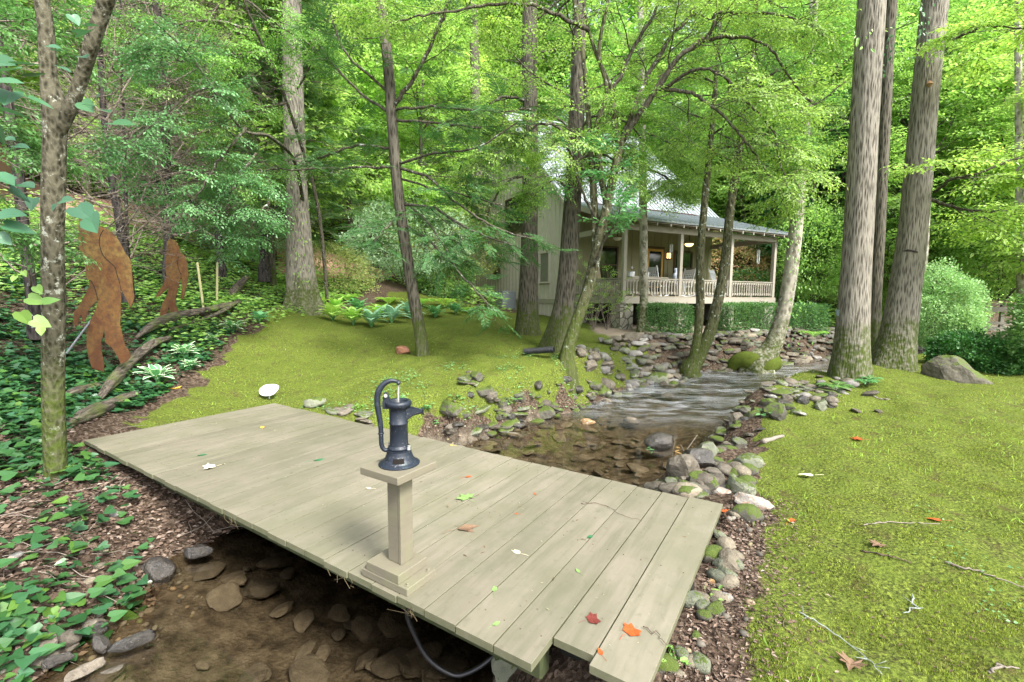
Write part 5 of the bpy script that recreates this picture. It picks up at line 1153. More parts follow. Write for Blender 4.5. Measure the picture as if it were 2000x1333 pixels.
def limbs_on(root, b, info, r, zlo, zhi, n, L, prot, mat, rad=.03, per=3, size=(.7, 1.05), depth=2, droop=.25, up=.1, nsub=5, az=None, elev=(-.1, .5), keep=None, bark=None, name='crown', wander=.16, sprays=True, sub=(.35, .6)):
    Q, rr = info; tubes = []; tips = []
    for k in range(n):
        z = zlo+(zhi-zlo)*(k+r.random())/n
        i = int(np.clip(np.searchsorted(Q[:, 2], z), 0, len(Q)-1)); p = Q[i]
        a = r.uniform(0, 2*pi) if az is None else radians(r.uniform(*az[k % len(az)])) if isinstance(az[0], tuple) else radians(r.uniform(*az))
        e = r.uniform(*elev); d = np.array([cos(a)*cos(e), sin(a)*cos(e), sin(e)]); l = r.uniform(*L)
        tubes_grow(r, p, d, l, rad*r.uniform(.6, 1.1), depth, tubes, tips, droop, wander, nsub, up=up, sub=sub)
    m = MB()
    for P, R_ in tubes: tube(m, P-b, R_, 5 if R_[0] > .02 else 3, 0, False)
    m.build('branches', bark or M_limb, root, smooth=True)
    if sprays:
        tips2 = [(T-b, D) for T, D in tips]
        foliage_mesh(r, tips2, prot, per, size, name, mat, root, keep=keep)
def path_limbs(root, b, paths, r, prot, mat, per=3, size=(.7, 1.05), nsub=9, L=(.8, 1.6), bark=None, smin=.2, name='limb', fname='foliage', depth=1, droop=.3, leafy=True):
    tips = []
    for pth in paths:
        P, R_ = pxpath(pth); Q = catmull(P, 6); rr = np.interp(np.linspace(0, 1, len(Q)), np.linspace(0, 1, len(R_)), R_)
        Q[1:-1] += r.normal(0, .012, (len(Q)-2, 3)); m = MB(); tube(m, Q-b, rr, 9)
        D = unit(np.gradient(Q, axis=0)); tb = []
        for k in range(nsub):
            q = smin+(1-smin)*(k+r.random())/nsub; i = int(min(q*(len(Q)-1), len(Q)-2)); dd = D[i]; side = unit(np.cross(dd, [0, 0, 1])+1e-6)*(1 if k % 2 else -1)
            nd = unit(dd*.7+side*.8+r.normal(0, .3, 3)); tubes_grow(r, Q[i], nd, r.uniform(*L)*(1.1-.5*q), max(.006, rr[i]*.35), depth, tb, tips, droop, .18, 4, up=.05)
        tips.append((Q[-4:], D[-4:]))
        for T, R2 in tb: tube(m, T-b, R2, 4, 0, False)
        m.build(name, bark or M_limb, root, smooth=True)
    if leafy: foliage_mesh(r, [(T-b, D) for T, D in tips], prot, per, size, fname, mat, root)
B_brown = barkmat('ridged_brown_bark', (.032, .029, .022), (.15, .135, .105), 32, .16, .0, .25)
B_pop = barkmat('deep_ridged_grey_bark', (.075, .066, .052), (.28, .255, .21), 40, .13, .0, .45, .8)
B_lich = barkmat('lichen_spotted_bark', (.028, .026, .015), (.12, .11, .075), 30, .5, .14, .8, .9, (.26, .27, .22))
B_moss = barkmat('mossy_dark_bark', (.035, .035, .018), (.13, .125, .07), 22, .35, .12, 1.2)
B_pale = barkmat('pale_flaky_bark', (.14, .12, .09), (.42, .39, .32), 9, .5, .18, 1.1, .7, (.5, .5, .43))
B_dark = barkmat('black_wet_bark', (.014, .012, .012), (.07, .06, .055), 22, .3, .05)
R_ = np.random.default_rng
def surf(info, px, py, off=.004):
    Q, rr = info; d = ray(px, py); ys = np.linspace(2, 16, 2800)/d[1]; P = EYE+ys[:, None]*d
    cx = np.interp(P[:, 2], Q[:, 2], Q[:, 0]); cy = np.interp(P[:, 2], Q[:, 2], Q[:, 1]); r_ = np.interp(P[:, 2], Q[:, 2], rr)
    h = np.hypot(P[:, 0]-cx, P[:, 1]-cy) < r_+off; return P[np.argmax(h)] if h.any() else P[np.argmin(np.hypot(P[:, 0]-cx, P[:, 1]-cy)-r_)]
# ------------------------------------------------------------------ the three big trunks on the right
def knot(root, b, px, py, d, s, label=None):
    p = atd(px, py, d)-b; m = MB(); lathe(m, [(0, .05), (.035, .05), (.06, .02), (.08, -.05)], 12, 0, (0, 0, 0), Matrix.Rotation(radians(90), 4, 'X')); v = m.v[0]*s; m.v[0] = v+p; m.build('knot', B_dark, root, smooth=True)
T11, b, info = tree('tall_tree', 'left of the three tall trunks on the right bank with pale blue paint mark', [[(1657, 752, 92, 7.9), (1662, 690, 78, 7.9), (1670, 560, 70, 7.9), (1680, 380, 66, 7.9), (1690, 200, 63, 7.9), (1703, -10, 62, 7.9)]], B_pop, group=None, S=48, rough=.035, top=6)
m = MB(); xs_ = np.linspace(1634, 1650, 6); V = np.array([surf(info[0], x, y+((i*7) % 3-1)*1.0, .008) for y in (605, 617) for i, x in enumerate(xs_)])-b
m.add(np.vstack([V, V+(0, .03, 0)]), [[k, k+1, k+7, k+6] for k in range(5)]+[[12+k+6, 12+k+7, 12+k+1, 12+k] for k in range(5)]); m.build('paint_mark', simple('pale_blue_paint', (.26, .34, .35), .8, .6, 70, .5), T11)
limbs_on(T11, b, info[0], R_(41), 8.6, 13, 9, (2, 4), SP_B, LM['mid'], per=2, depth=1)
T13, b, info = tree('tall_tree', 'right hand of the three tall trunks, leaning right with a dark slot in its bark', [[(1740, 722, 100, 9.2), (1752, 660, 80, 9.2), (1768, 560, 72, 9.2), (1785, 430, 66, 9.2), (1803, 230, 62, 9.2), (1827, -10, 60, 9.2)]], B_pop, S=48, rough=.035, top=6)
m = MB(); P = [surf(info[0], x, y)-b for x, y in ((1764, 491), (1775, 489), (1786, 491), (1793, 493))]; tube(m, P, [.012, .022, .02, .008], 6); m.build('bark_scar', B_dark, T13)
m = MB(); P = np.array([surf(info[0], 1815, 165, -.02)-b]*3)+[(0, 0, -.06), (0, 0, 0), (0, 0, .06)]; tube(m, P, [.02, .06, .02], 10); m.build('knot', simple('knot_wood', (.25, .15, .08), .9, .4, 20, .6), T13)
limbs_on(T13, b, info[0], R_(42), 8.6, 13, 9, (2, 4), SP_B, LM['mid'], per=2, depth=1)
path_limbs(T13, b, [[(1800, 385, 12, 9.2), (1850, 400, 9, 9), (1900, 412, 7, 8.8), (1960, 412, 5, 8.6), (2030, 420, 4, 8.5)], [(1825, 375, 9, 9.2), (1860, 350, 7, 8.6), (1900, 342, 6, 8.2), (1960, 320, 4, 8), (2040, 290, 3, 8)], [(1860, 80, 9, 9), (1900, 60, 7, 8.6), (1950, 52, 5, 8), (2020, 60, 4, 8)]], R_(5), SP_B, LM['lime'], nsub=8, L=(.7, 1.5), per=3)
T12, b, info = tree('tall_tree', 'slimmer dark trunk standing between and behind the two big right hand trunks', [[(1702, 690, 42, 10.6), (1706, 600, 34, 10.6), (1716, 430, 32, 10.6), (1728, 200, 30, 10.6), (1740, -10, 29, 10.6)]], B_brown, S=26, top=6)
# ivy sprigs climbing them
def ivyclump(cx, cy, w, h, d, n, label, s=.085, mat='deep'):
    r = R_(int(cx)); P = np.array([atd(cx+r.normal(0, w/2), cy+r.normal(0, h/2), d+r.normal(0, .06)) for _ in range(n)]); a = r.uniform(-2.6, -.5, n)
    H = np.stack([np.cos(a)*.7, -np.abs(r.normal(0, .3, n)), np.sin(a)], -1); Uu = np.stack([r.normal(0, .4, n), -np.ones(n), r.normal(.5, .3, n)], -1); m = MB(); inst(m, OVL, [(OVLF4, 0)], P, basis(H, Uu), r.uniform(.6, 1.2, n)*s)
    o = m.build('climbing_vine', LM[mat]); m = MB()
    return tag(o, label, 'vine')
ivyclump(1800, 45, 22, 60, 8.75, 34, 'dark green vine leaves near the top left edge of the leaning right trunk')
ivyclump(1745, 90, 26, 70, 9.6, 44, 'dark green vine leaves hanging between the tall trunks')
ivyclump(1690, 75, 26, 22, 7.5, 9, 'few bright vine leaves on the left tall trunk', mat='bright')
ivyclump(1560, 470, 30, 200, 12.7, 170, 'light green creeper climbing the curved pale trunk', .085, 'bright')
ivyclump(1545, 330, 26, 110, 12.7, 70, 'upper strand of light green creeper on the curved pale trunk', .085, 'bright')
# ------------------------------------------------------------------ middle trunks
T5, b, info = tree('straight_tree', 'straight brown ridged trunk in the middle of the picture in front of the cabin gable', [[(1030, 660, 50, 12.6), (1031, 600, 42, 12.6), (1034, 480, 36, 12.6), (1036, 300, 33, 12.6), (1034, 120, 31, 12.6), (1035, -10, 30, 12.6)]], B_brown, S=30, top=5)
limbs_on(T5, b, info[0], R_(51), 6.5, 13, 12, (2, 3.4), SP_B, LM['bright'], per=2, depth=1)
path_limbs(T5, b, [[(1034, 300, 7, 12.6), (985, 285, 5, 12.2), (940, 320, 4, 12), (910, 370, 3, 11.8)], [(1034, 240, 7, 12.6), (1075, 225, 5, 12.3), (1120, 260, 4, 12), (1150, 300, 3, 11.8)], [(1035, 350, 6, 12.6), (1000, 350, 5, 12.2), (965, 390, 4, 12), (945, 440, 3, 11.9)], [(1034, 200, 7, 12.6), (980, 190, 5, 12.2), (930, 230, 4, 12)]], R_(511), SP_B, LM['bright'], nsub=10, L=(.7, 1.5), per=3, size=(.5, .8))
T6, b, info = tree('leaning_tree', 'thick dark trunk right of the straight one, leaning right at its foot', [[(1086, 680, 58, 10.4), (1102, 590, 41, 10.4), (1114, 460, 38, 10.4), (1122, 330, 34, 10.4), (1128, 200, 31, 10.4), (1131, 60, 28, 10.4), (1132, -20, 27, 10.4)]], B_brown, S=30, top=5)
limbs_on(T6, b, info[0], R_(52), 5.4, 12, 13, (2, 3.4), SP_B, LM['bright'], per=2, depth=1)
path_limbs(T6, b, [[(1122, 330, 7, 10.4), (1155, 300, 5, 10.1), (1195, 310, 4, 10), (1235, 345, 3, 9.9)], [(1118, 380, 6, 10.4), (1085, 350, 5, 10.2), (1055, 370, 4, 10)], [(1125, 260, 7, 10.4), (1165, 225, 5, 10.1), (1215, 235, 4, 9.9), (1260, 275, 3, 9.8)]], R_(521), SP_B, LM['bright'], nsub=10, L=(.6, 1.3), per=3, size=(.5, .75))
T7, b, info = tree('forked_mossy_tree', 'dark mossy leaning tree whose limbs arch over the cabin roof', [[(1107, 695, 30, 9.4), (1122, 640, 26, 9.4), (1150, 560, 24, 9.4), (1170, 470, 22, 9.4), (1186, 400, 20, 9.4), (1203, 320, 18, 9.4), (1215, 270, 16, 9.4)],
    [(1150, 570, 18, 9.4), (1162, 470, 15, 9.5), (1158, 350, 14, 9.6), (1150, 240, 12, 9.7), (1140, 120, 9, 9.8), (1120, -10, 7, 10)], [(1185, 400, 14, 9.4), (1172, 330, 13, 9.5), (1165, 250, 11, 9.5), (1185, 180, 9, 9.4), (1170, 100, 8, 9.3), (1190, -10, 6, 9.2)],
    [(1210, 290, 13, 9.4), (1200, 240, 12, 9.4), (1196, 180, 10, 9.4), (1170, 120, 8, 9.4), (1150, 60, 6, 9.4), (1135, -20, 5, 9.4)]], B_moss, S=18, rough=.09)
path_limbs(T7, b, [
    [(1215, 275, 15, 9.4), (1240, 235, 14, 9.3), (1290, 165, 12, 9.1), (1330, 110, 9, 8.9), (1390, 60, 8, 8.8), (1400, 26, 7, 8.7), (1475, 26, 6, 8.6), (1550, 37, 5, 8.4), (1625, 82, 4, 8.2)],
    [(1262, 205, 12, 9.3), (1310, 130, 10, 9.2), (1350, 95, 9, 9.1), (1400, 74, 8, 9), (1450, 73, 7, 8.9), (1500, 92, 6, 8.8), (1530, 130, 5, 8.8), (1570, 190, 5, 8.7), (1600, 200, 4, 8.7), (1650, 160, 3, 8.6)],
    [(1215, 275, 12, 9.4), (1232, 225, 11, 9.5), (1270, 140, 10, 9.7), (1320, 60, 8, 9.9), (1390, 0, 7, 10), (1420, -40, 6, 10)],
    [(1285, 175, 9, 9.2), (1330, 178, 8, 9), (1370, 195, 7, 8.9), (1410, 225, 6, 8.8), (1450, 270, 5, 8.7), (1490, 325, 4, 8.6), (1530, 385, 3, 8.5)],
    [(1300, 170, 8, 9.1), (1350, 140, 7, 8.8), (1385, 138, 6, 8.6), (1430, 165, 5, 8.5), (1465, 205, 5, 8.4), (1505, 250, 4, 8.3), (1520, 300, 3, 8.2), (1545, 390, 3, 8.1)],
    [(1196, 180, 9, 9.4), (1240, 90, 8, 9.3), (1280, 20, 6, 9.2), (1300, -40, 5, 9.1)],
    [(1158, 350, 9, 9.6), (1120, 310, 7, 9.4), (1090, 250, 6, 9.2), (1050, 245, 5, 9), (1000, 290, 4, 9)],
    [(1150, 60, 9, 9.4), (1110, 40, 8, 9.2), (1050, 15, 7, 9), (980, 8, 6, 8.8), (900, 20, 5, 8.6), (830, 30, 4, 8.5), (760, 45, 3, 8.5)]],
    R_(7), SP_B, LM['bright'], nsub=11, L=(.8, 2.1), per=3, size=(.5, .8))
path_limbs(T7, b, [[(1160, 520, 7, 9.3), (1180, 470, 5, 9), (1200, 440, 4, 8.8), (1215, 400, 3, 8.7)], [(1165, 430, 7, 9.3), (1140, 380, 5, 9), (1125, 330, 4, 8.8), (1150, 290, 3, 8.7)]], R_(71), SP_M, LM['cool'], nsub=6, L=(.4, .9), per=3, fname='low_foliage', depth=0)
T8, b, info = tree('slim_tree', 'slim straight grey trunk with a mossy foot in front of the porch', [[(1257, 645, 26, 15.2), (1257, 600, 18, 15.2), (1257, 450, 17, 15.2), (1255, 300, 16, 15.2), (1253, 120, 14, 15.2), (1250, -10, 12, 15.2)]], B_pale, S=18, top=3)
limbs_on(T8, b, info[0], R_(53), 7, 14, 14, (1.5, 3), SP_B, LM['bright'], per=2, depth=1)
path_limbs(T8, b, [[(1255, 300, 6, 15.2), (1220, 290, 5, 14.6), (1180, 300, 4, 14.2), (1140, 320, 3, 14)], [(1255, 260, 6, 15.2), (1290, 270, 5, 14.8), (1330, 300, 4, 14.5), (1360, 340, 3, 14.2)], [(1254, 230, 6, 15.2), (1210, 220, 5, 14.8), (1150, 240, 4, 14.4), (1100, 270, 3, 14.2)], [(1255, 330, 5, 15.2), (1290, 340, 4, 14.7), (1330, 370, 3, 14.4)]], R_(531), SP_B, LM['bright'], nsub=12, L=(.9, 1.9), per=4, size=(.6, .9))
T9, b, info = tree('twin_stemmed_tree', 'twin leaning mossy stems rising from the foot of the dry stone wall', [[(1350, 722, 40, 12.1), (1368, 690, 30, 12.1), (1395, 620, 24, 12.1), (1415, 520, 22, 12.1), (1428, 400, 19, 12.1), (1445, 280, 16, 12.1), (1460, 170, 13, 12.1), (1472, 90, 10, 12.1), (1478, 0, 8, 12.1)],
    [(1353, 712, 28, 12.1), (1362, 660, 20, 12.1), (1367, 600, 19, 12.1), (1368, 500, 18, 12.1), (1376, 400, 16, 12.1), (1388, 280, 13, 12.1), (1396, 180, 10, 12.1), (1405, 60, 8, 12.1), (1408, -20, 6, 12.1)]], B_moss, S=20, rough=.07)
for k in (0, 1): limbs_on(T9, b, info[k], R_(54+k), 4.9, 10, 13, (1.6, 3.2), SP_B, LM['bright' if k else 'mid'], size=(.5, .8), per=2, depth=2, nsub=4, rad=.03)
path_limbs(T9, b, [[(1442, 335, 10, 12.1), (1480, 320, 8, 11.8), (1520, 305, 6, 11.4), (1570, 290, 4, 11)], [(1450, 230, 8, 12.1), (1490, 160, 7, 11.8), (1540, 130, 5, 11.5), (1590, 110, 4, 11.2)]], R_(56), SP_B, LM['bright'], nsub=6)
T10, b, info = tree('curved_pale_tree', 'pale flaky trunk that bulges sideways over the stream before curving up', [[(1475, 712, 56, 12.9), (1500, 690, 44, 12.9), (1522, 640, 36, 12.9), (1540, 560, 33, 12.9), (1552, 470, 31, 12.9), (1562, 360, 27, 12.9), (1574, 250, 22, 12.9), (1582, 160, 17, 12.9), (1590, 40, 13, 12.9), (1595, -20, 10, 12.9)]], B_pale, S=26, rough=.06)
m = MB(); v, f, Q, rr = trunkv(np.array([atd(*q) for q in [(1514, 706, 12.9), (1492, 712, 12.8), (1470, 708, 12.8), (1450, 704, 12.9), (1434, 712, 13.0), (1424, 735, 13.1)]]), [.24, .28, .27, .23, .17, .09], 16, 6, .1, 0, 3); m.add(v-b, f); m.build('mossy_root', simple('thick_moss', (.075, .10, .016), .95, .5, 12, .8, .1), T10, smooth=True)
limbs_on(T10, b, info[0], R_(57), 4.6, 10, 16, (1.6, 3.2), SP_B, LM['bright'], size=(.5, .8), per=2, depth=2, nsub=4)
# ------------------------------------------------------------------ big trunk and thin tree on the left lawn
T3, b, info = tree('big_tree', 'big straight grey brown trunk at the back left edge of the mossy lawn', [[(592, 616, 84, 13.1), (590, 575, 62, 13.1), (584, 480, 53, 13.1), (578, 350, 47, 13.1), (573, 200, 44, 13.1), (571, 80, 42, 13.1), (570, -10, 40, 13.1)]], B_pop, S=40, rough=.04, top=6)
ivyclump(588, 500, 22, 110, 12.6, 60, 'light leaves of a climber on the big left trunk', .08, 'bright'); ivyclump(575, 250, 26, 160, 12.6, 60, 'upper leaves of a climber on the big left trunk', .08, 'bright')
limbs_on(T3, b, info[0], R_(58), 6.8, 13, 12, (2, 3.8), SP_B, LM['bright'], per=2, depth=1)
T4, b, info = tree('thin_hemlock', 'thin dark leaning hemlock with long bare side limbs on the mossy lawn', [[(825, 697, 29, 9.6), (820, 650, 26, 9.6), (806, 570, 24, 9.6), (790, 470, 24, 9.6), (776, 360, 23, 9.6), (766, 240, 22, 9.6), (757, 120, 22, 9.6), (742, 0, 21, 9.6), (738, -40, 20, 9.6)]], B_brown, S=24, rough=.06, top=3)
path_limbs(T4, b, [[(770, 328, 6, 9.6), (700, 328, 5, 9.4), (600, 330, 4, 9.2), (500, 332, 3, 9.2)], [(762, 290, 6, 9.6), (700, 285, 5, 9.8), (620, 310, 4, 10)], [(760, 220, 6, 9.6), (690, 170, 5, 9.9), (600, 60, 4, 10.2)], [(757, 180, 6, 9.6), (680, 110, 5, 9.3), (640, 20, 4, 9.2)],
    [(768, 210, 10, 9.6), (810, 150, 8, 9.4), (850, 70, 7, 9.2), (880, 0, 6, 9)], [(772, 215, 6, 9.6), (840, 210, 5, 9.2), (940, 215, 4, 8.9), (1040, 215, 3, 8.7)], [(774, 235, 6, 9.6), (850, 240, 5, 9.2), (940, 250, 4, 9)]], R_(60), SP_H, LM['hemlock'], nsub=6, L=(.5, 1.1), per=1, fname='needles', size=(.6, .95))
path_limbs(T4, b, [[(782, 330, 7, 9.6), (840, 350, 6, 9), (910, 410, 5, 8.6), (980, 450, 4, 8.4), (1050, 470, 3, 8.3)], [(790, 400, 7, 9.6), (850, 410, 6, 9), (920, 450, 5, 8.6), (1000, 480, 3, 8.3)], [(792, 440, 6, 9.6), (860, 490, 5, 9), (920, 560, 4, 8.7), (970, 610, 3, 8.6)],
    [(778, 320, 6, 9.6), (850, 300, 5, 9), (930, 290, 4, 8.5), (1010, 240, 3, 8.3)], [(790, 395, 5, 9.6), (840, 440, 4, 9), (880, 500, 3, 8.8)], [(790, 410, 5, 9.6), (760, 440, 4, 9), (730, 470, 3, 8.7)], [(782, 350, 5, 9.6), (850, 370, 4, 9.2), (900, 380, 3, 9), (980, 400, 3, 8.8)]], R_(61), SP_H, LM['hemlock'], nsub=7, L=(.5, 1.1), per=1, fname='needles', size=(.55, .9), droop=.5)
# ------------------------------------------------------------------ the lichen tree in the left foreground
T1, b, info = tree('lichen_tree', 'lichen spotted forked tree at the near left beside the deck corner', [[(112, 950, 58, 4.25), (108, 880, 56, 4.25), (104, 760, 55, 4.25), (105, 620, 57, 4.25), (103, 480, 52, 4.25), (104, 380, 53, 4.25), (107, 270, 52, 4.25), (108, 215, 62, 4.25), (95, 150, 40, 4.25), (90, 60, 37, 4.25), (78, -20, 36, 4.25), (60, -150, 32, 4.25)],
    [(112, 260, 38, 4.25), (140, 205, 34, 4.25), (160, 150, 33, 4.25), (178, 90, 35, 4.2), (198, 30, 36, 4.2), (222, -30, 32, 4.15), (260, -120, 28, 4.1)]], B_lich, S=40, rough=.06, flare=.25)
ring = MB(); 
# big leaved climber round it
def bigleaf(kind, pts, label, s=.15, mat='vine', name='climbing_vine'):
    r = R_(len(pts)+int(pts[0][0])); base = np.array(pts[0][:2]); m = MB(); P = []; 
    for x, y, d, k in pts: P.append(atd(x, y, d))
    P = np.array(P); n = len(P); hv = {'heart': [(0, 0), (-.12, .22), (-.02, .42), (.3, .46), (.62, .30), (1, 0), (.62, -.30), (.3, -.46), (-.02, -.42), (-.12, -.22)]}['heart']
    hv = np.array([(x, y, .12*abs(y)-.10*x*x) for x, y in hv]); tv = np.vstack([[(0, 0, 0), (.35, 0, -.04), (1, 0, -.10)], hv]); 
    # fan of quads along the midrib
    f = [[1, 3+0, 3+1], [1, 4, 5], [1, 5, 6], [1, 6, 7], [1, 7, 8], [1, 8, 9], [1, 9, 10], [1, 10, 11], [1, 11, 12], [1, 12, 3]]
    a = r.uniform(-1.2, .8, n)*1.2-.5; H = np.stack([np.cos(a), r.normal(0, .3, n), np.sin(a)*.7], -1); Uu = np.stack([r.normal(0, .3, n), -np.abs(r.normal(.7, .3, n)), np.abs(r.normal(.8, .2, n))], -1)
    S_ = np.array([q[3] for q in pts])*s*r.uniform(.85, 1.15, n); inst(m, tv, [(np.array(f), 0)], P, basis(H, Uu), S_)
    Q = catmull(P[:], 2); tube(m, Q-[0, .0, .01], .0025, 4, 1, False) if False else None
    return tag(m.build(name, LM[mat], smooth=False), label, 'vine')
bigleaf('h', [(0, 140, 3.2, 1.2), (20, 180, 3.1, 1.1), (55, 190, 3.2, 1.0), (-20, 120, 3.3, 1.2), (5, 215, 3.2, .9), (30, 125, 3.3, 1.1), (-15, 160, 3.0, 1.3), (60, 150, 3.4, .9), (-10, 240, 3.2, 1)], 'big heart shaped leaves hanging in from the left edge above the ivy')
bigleaf('h', [(150, 65, 3.9, .9), (110, 100, 3.9, .7), (115, 130, 3.9, .6), (160, 110, 3.9, .8), (95, 90, 3.9, .6), (160, 70, 3.8, .9), (140, 30, 3.9, .6), (170, 50, 3.9, .6)], 'blue green leaves of a climber in the fork of the lichen tree')
bigleaf('h', [(160, 200, 3.9, .9), (205, 215, 3.9, .7), (220, 240, 3.8, 1.1), (185, 195, 3.9, .8), (165, 205, 3.8, .7)], 'broad leaf cluster right of the fork of the lichen tree')
bigleaf('h', [(5, 350, 3.6, 1.0), (20, 370, 3.6, .9), (40, 360, 3.6, .9), (0, 420, 3.5, 1.1), (10, 440, 3.5, 1.0), (-10, 340, 3.5, 1), (30, 285, 3.6, .7), (10, 270, 3.6, .7), (-5, 460, 3.5, .8)], 'large drooping leaves at the left edge beside the lichen tree trunk')
bigleaf('h', [(120, 392, 3.85, .9), (150, 405, 3.85, 1.2), (175, 425, 3.8, 1.3), (65, 388, 3.9, .7), (108, 400, 3.9, .4)], 'long pale leaves crossing the lichen tree trunk and the head of the big rusty figure')
bigleaf('h', [(55, 582, 3.9, .9), (85, 590, 3.9, .8), (40, 610, 3.9, .8), (65, 625, 3.9, .8), (80, 640, 3.9, .6), (30, 540, 3.9, .5), (70, 560, 3.9, .6), (45, 530, 3.9, .4)], 'bright green leaves sprouting from the left side of the lichen tree trunk', .14, 'bright')
# conifers with dead twigs at the left
def deadconifer(label, stem, zlo, zhi, n, L, seed, leafy=0, rad=.02, mat='hemlock'):
    T, b, info = tree('dead_limbed_conifer', label, [stem], B_dark, S=14, rough=.12, flare=.15, top=2)
    limbs_on(T, b, info[0], R_(seed), zlo, zhi, n, L, SP_H, LM[mat], rad=rad, per=1, depth=2, droop=.1, up=.25, nsub=6, elev=(-.3, .6), wander=.22, sprays=bool(leafy), bark=M_dead, sub=(.4, .75))
M_dead = barkmat('dead_twig_bark', (.11, .085, .07), (.34, .28, .23), 30, .3)
deadconifer('dark conifer stem with bare grey twigs left of the lichen tree', [(60, 560, 26, 7.0), (50, 480, 28, 7.0), (35, 330, 28, 7.0), (15, 200, 26, 7.0), (-5, 80, 24, 7), (-30, -60, 22, 7)], 1.2, 6.5, 22, (1.2, 2.4), 81)
deadconifer('dark conifer stem with bare curved twigs behind the big rusty figure', [(243, 505, 24, 8.6), (232, 420, 22, 8.6), (215, 330, 18, 8.6), (204, 240, 16, 8.6), (196, 120, 14, 8.6), (190, -20, 12, 8.6)], 1.8, 7.5, 34, (1.3, 2.6), 82)
deadconifer('thin dead conifer stem just right of the curved one', [(250, 490, 9, 9.2), (246, 400, 8, 9.2), (243, 300, 7, 9.2), (240, 180, 6, 9.2)], 2.2, 6, 16, (.8, 1.6), 83)
deadconifer('reddish grey conifer trunk full of dead twigs between the rusty figures and the big trunk', [(330, 490, 24, 10.8), (325, 350, 22, 10.8), (318, 200, 20, 10.8), (305, 0, 18, 10.8)], 2.6, 8, 64, (1.5, 3.2), 84)
deadconifer('conifer with dead twigs left of the big left trunk', [(430, 500, 18, 13.5), (420, 350, 17, 13.5), (410, 200, 16, 13.5), (405, 0, 14, 13.5)], 3, 10, 60, (1.5, 3.2), 85)
deadconifer('dead twigged conifer close behind the big left trunk', [(515, 500, 18, 14.5), (520, 350, 17, 14.5), (520, 200, 16, 14.5), (520, 0, 14, 14.5)], 3, 11, 55, (1.5, 3), 86, 1)
# leafy saplings whose sprays hang over the rusty figures
def sapling(label, stem, limbs, seed, mat='cool', per=3, nsub=8, L=(.4, .9), size=(.42, .68), prot=None):
    T, b, info = tree('young_beech', label, [stem], M_limb, S=8, rough=.05, flare=.1)
    path_limbs(T, b, limbs, R_(seed), prot or SP_B, LM[mat], nsub=nsub, L=L, per=per, size=size, smin=.05)
sapling('young tree whose blue green sprays hang over the small rusty figure', (lambda: [(604, 606, 9, 14.2), (600, 480, 9, 14), (580, 330, 8, 12), (530, 270, 8, 9.6), (470, 250, 7, 8.2), (380, 120, 6, 7.5), (300, 40, 5, 7)])(),
   [[(480, 250, 7, 8.2), (430, 310, 6, 7.9), (400, 360, 5, 7.7), (370, 400, 4, 7.6)], [(500, 300, 6, 8.5), (460, 360, 5, 8.1), (440, 410, 4, 7.9)], [(420, 160, 6, 7.8), (350, 200, 5, 7.2), (280, 260, 4, 6.8), (230, 300, 3, 6.6)], [(380, 120, 5, 7.5), (310, 110, 4, 7)], [(530, 380, 5, 9.2), (500, 430, 4, 8.8), (460, 470, 4, 8.4)]], 90)
sapling('young bright green tree spreading before the dead conifers at the upper left', [(640, 600, 8, 14), (620, 400, 8, 13), (560, 200, 7, 11.5), (500, 60, 6, 10.5), (460, -40, 5, 10)],
   [[(560, 200, 7, 11.5), (480, 220, 5, 10.8), (400, 260, 4, 10.2)], [(520, 100, 6, 10.8), (440, 110, 5, 10), (360, 150, 4, 9.5), (290, 190, 3, 9.2)], [(500, 60, 6, 10.5), (400, 40, 5, 9.8), (300, 60, 4, 9.2), (220, 100, 3, 9)], [(590, 300, 6, 12.2), (530, 330, 5, 11.6), (450, 350, 4, 11)], [(480, 0, 5, 10.2), (560, 60, 4, 10.4), (640, 110, 4, 10.6)]], 91, 'bright', per=3, nsub=10, L=(.7, 1.4), size=(.5, .75))
sapling('low leafy branch of a young tree at the very left edge', [(-160, 700, 8, 5.5), (-140, 400, 8, 5.3), (-100, 200, 7, 5.2), (-60, 60, 6, 5.2), (-20, -20, 5, 5.2)], [[(-100, 200, 6, 5.2), (-20, 240, 4, 5.1), (40, 300, 3, 5.0)], [(-60, 60, 5, 5.2), (20, 60, 4, 5.1), (90, 20, 3, 5.2)], [(-120, 300, 6, 5.2), (-40, 400, 4, 5.1), (20, 450, 3, 5)]], 92, 'mid', per=3, nsub=7, L=(.4, .9))
# ------------------------------------------------------------------ the forest behind
def crown_variant(seed, H=13, n=34, L=(2.2, 4.0), prot=SP_F, mat='bright', per=5, zlo=.12, rad=.12, depth=1, nsub=9, size=(.9, 1.4), bark=B_brown, name='forest_tree'):
    r = R_(seed); root = empty(name, (0, -60, 0)); P = np.array([(0, 0, -.6), (.1, 0, H*.25), (r.normal(0, .3), r.normal(0, .3), H*.6), (r.normal(0, .5), 0, H)]); v, f, Q, rr = trunkv(P, [rad*1.3, rad, rad*.7, rad*.25], 12, 6, .06, .3, seed)
    m = MB(); m.add(v, f); m.build('trunk', bark, root, smooth=True)
    i2 = (Q, rr); limbs_on(root, np.zeros(3), i2, r, H*zlo, H*.98, n, L, prot, LM[mat], rad=rad*.35, per=per, size=size, depth=depth, droop=.3, up=.2, nsub=nsub, elev=(-.15, .6))
    return root
variants = [crown_variant(101, 14, 40, (2.2, 4.2), mat='lifted_bright'), crown_variant(102, 12, 38, (2.0, 3.8), mat='lifted_lime'), crown_variant(103, 15, 44, (2.2, 4.4), mat='bright'), crown_variant(104, 10, 34, (1.8, 3.2), mat='cool'), crown_variant(105, 13, 46, (1.8, 3.4), prot=SP_H, mat='hemlock', per=6, size=(1.2, 1.9), zlo=.08),
            crown_variant(106, 15, 26, (1.8, 3.6), mat='lifted_bright', zlo=.5, rad=.17, bark=B_pop)]
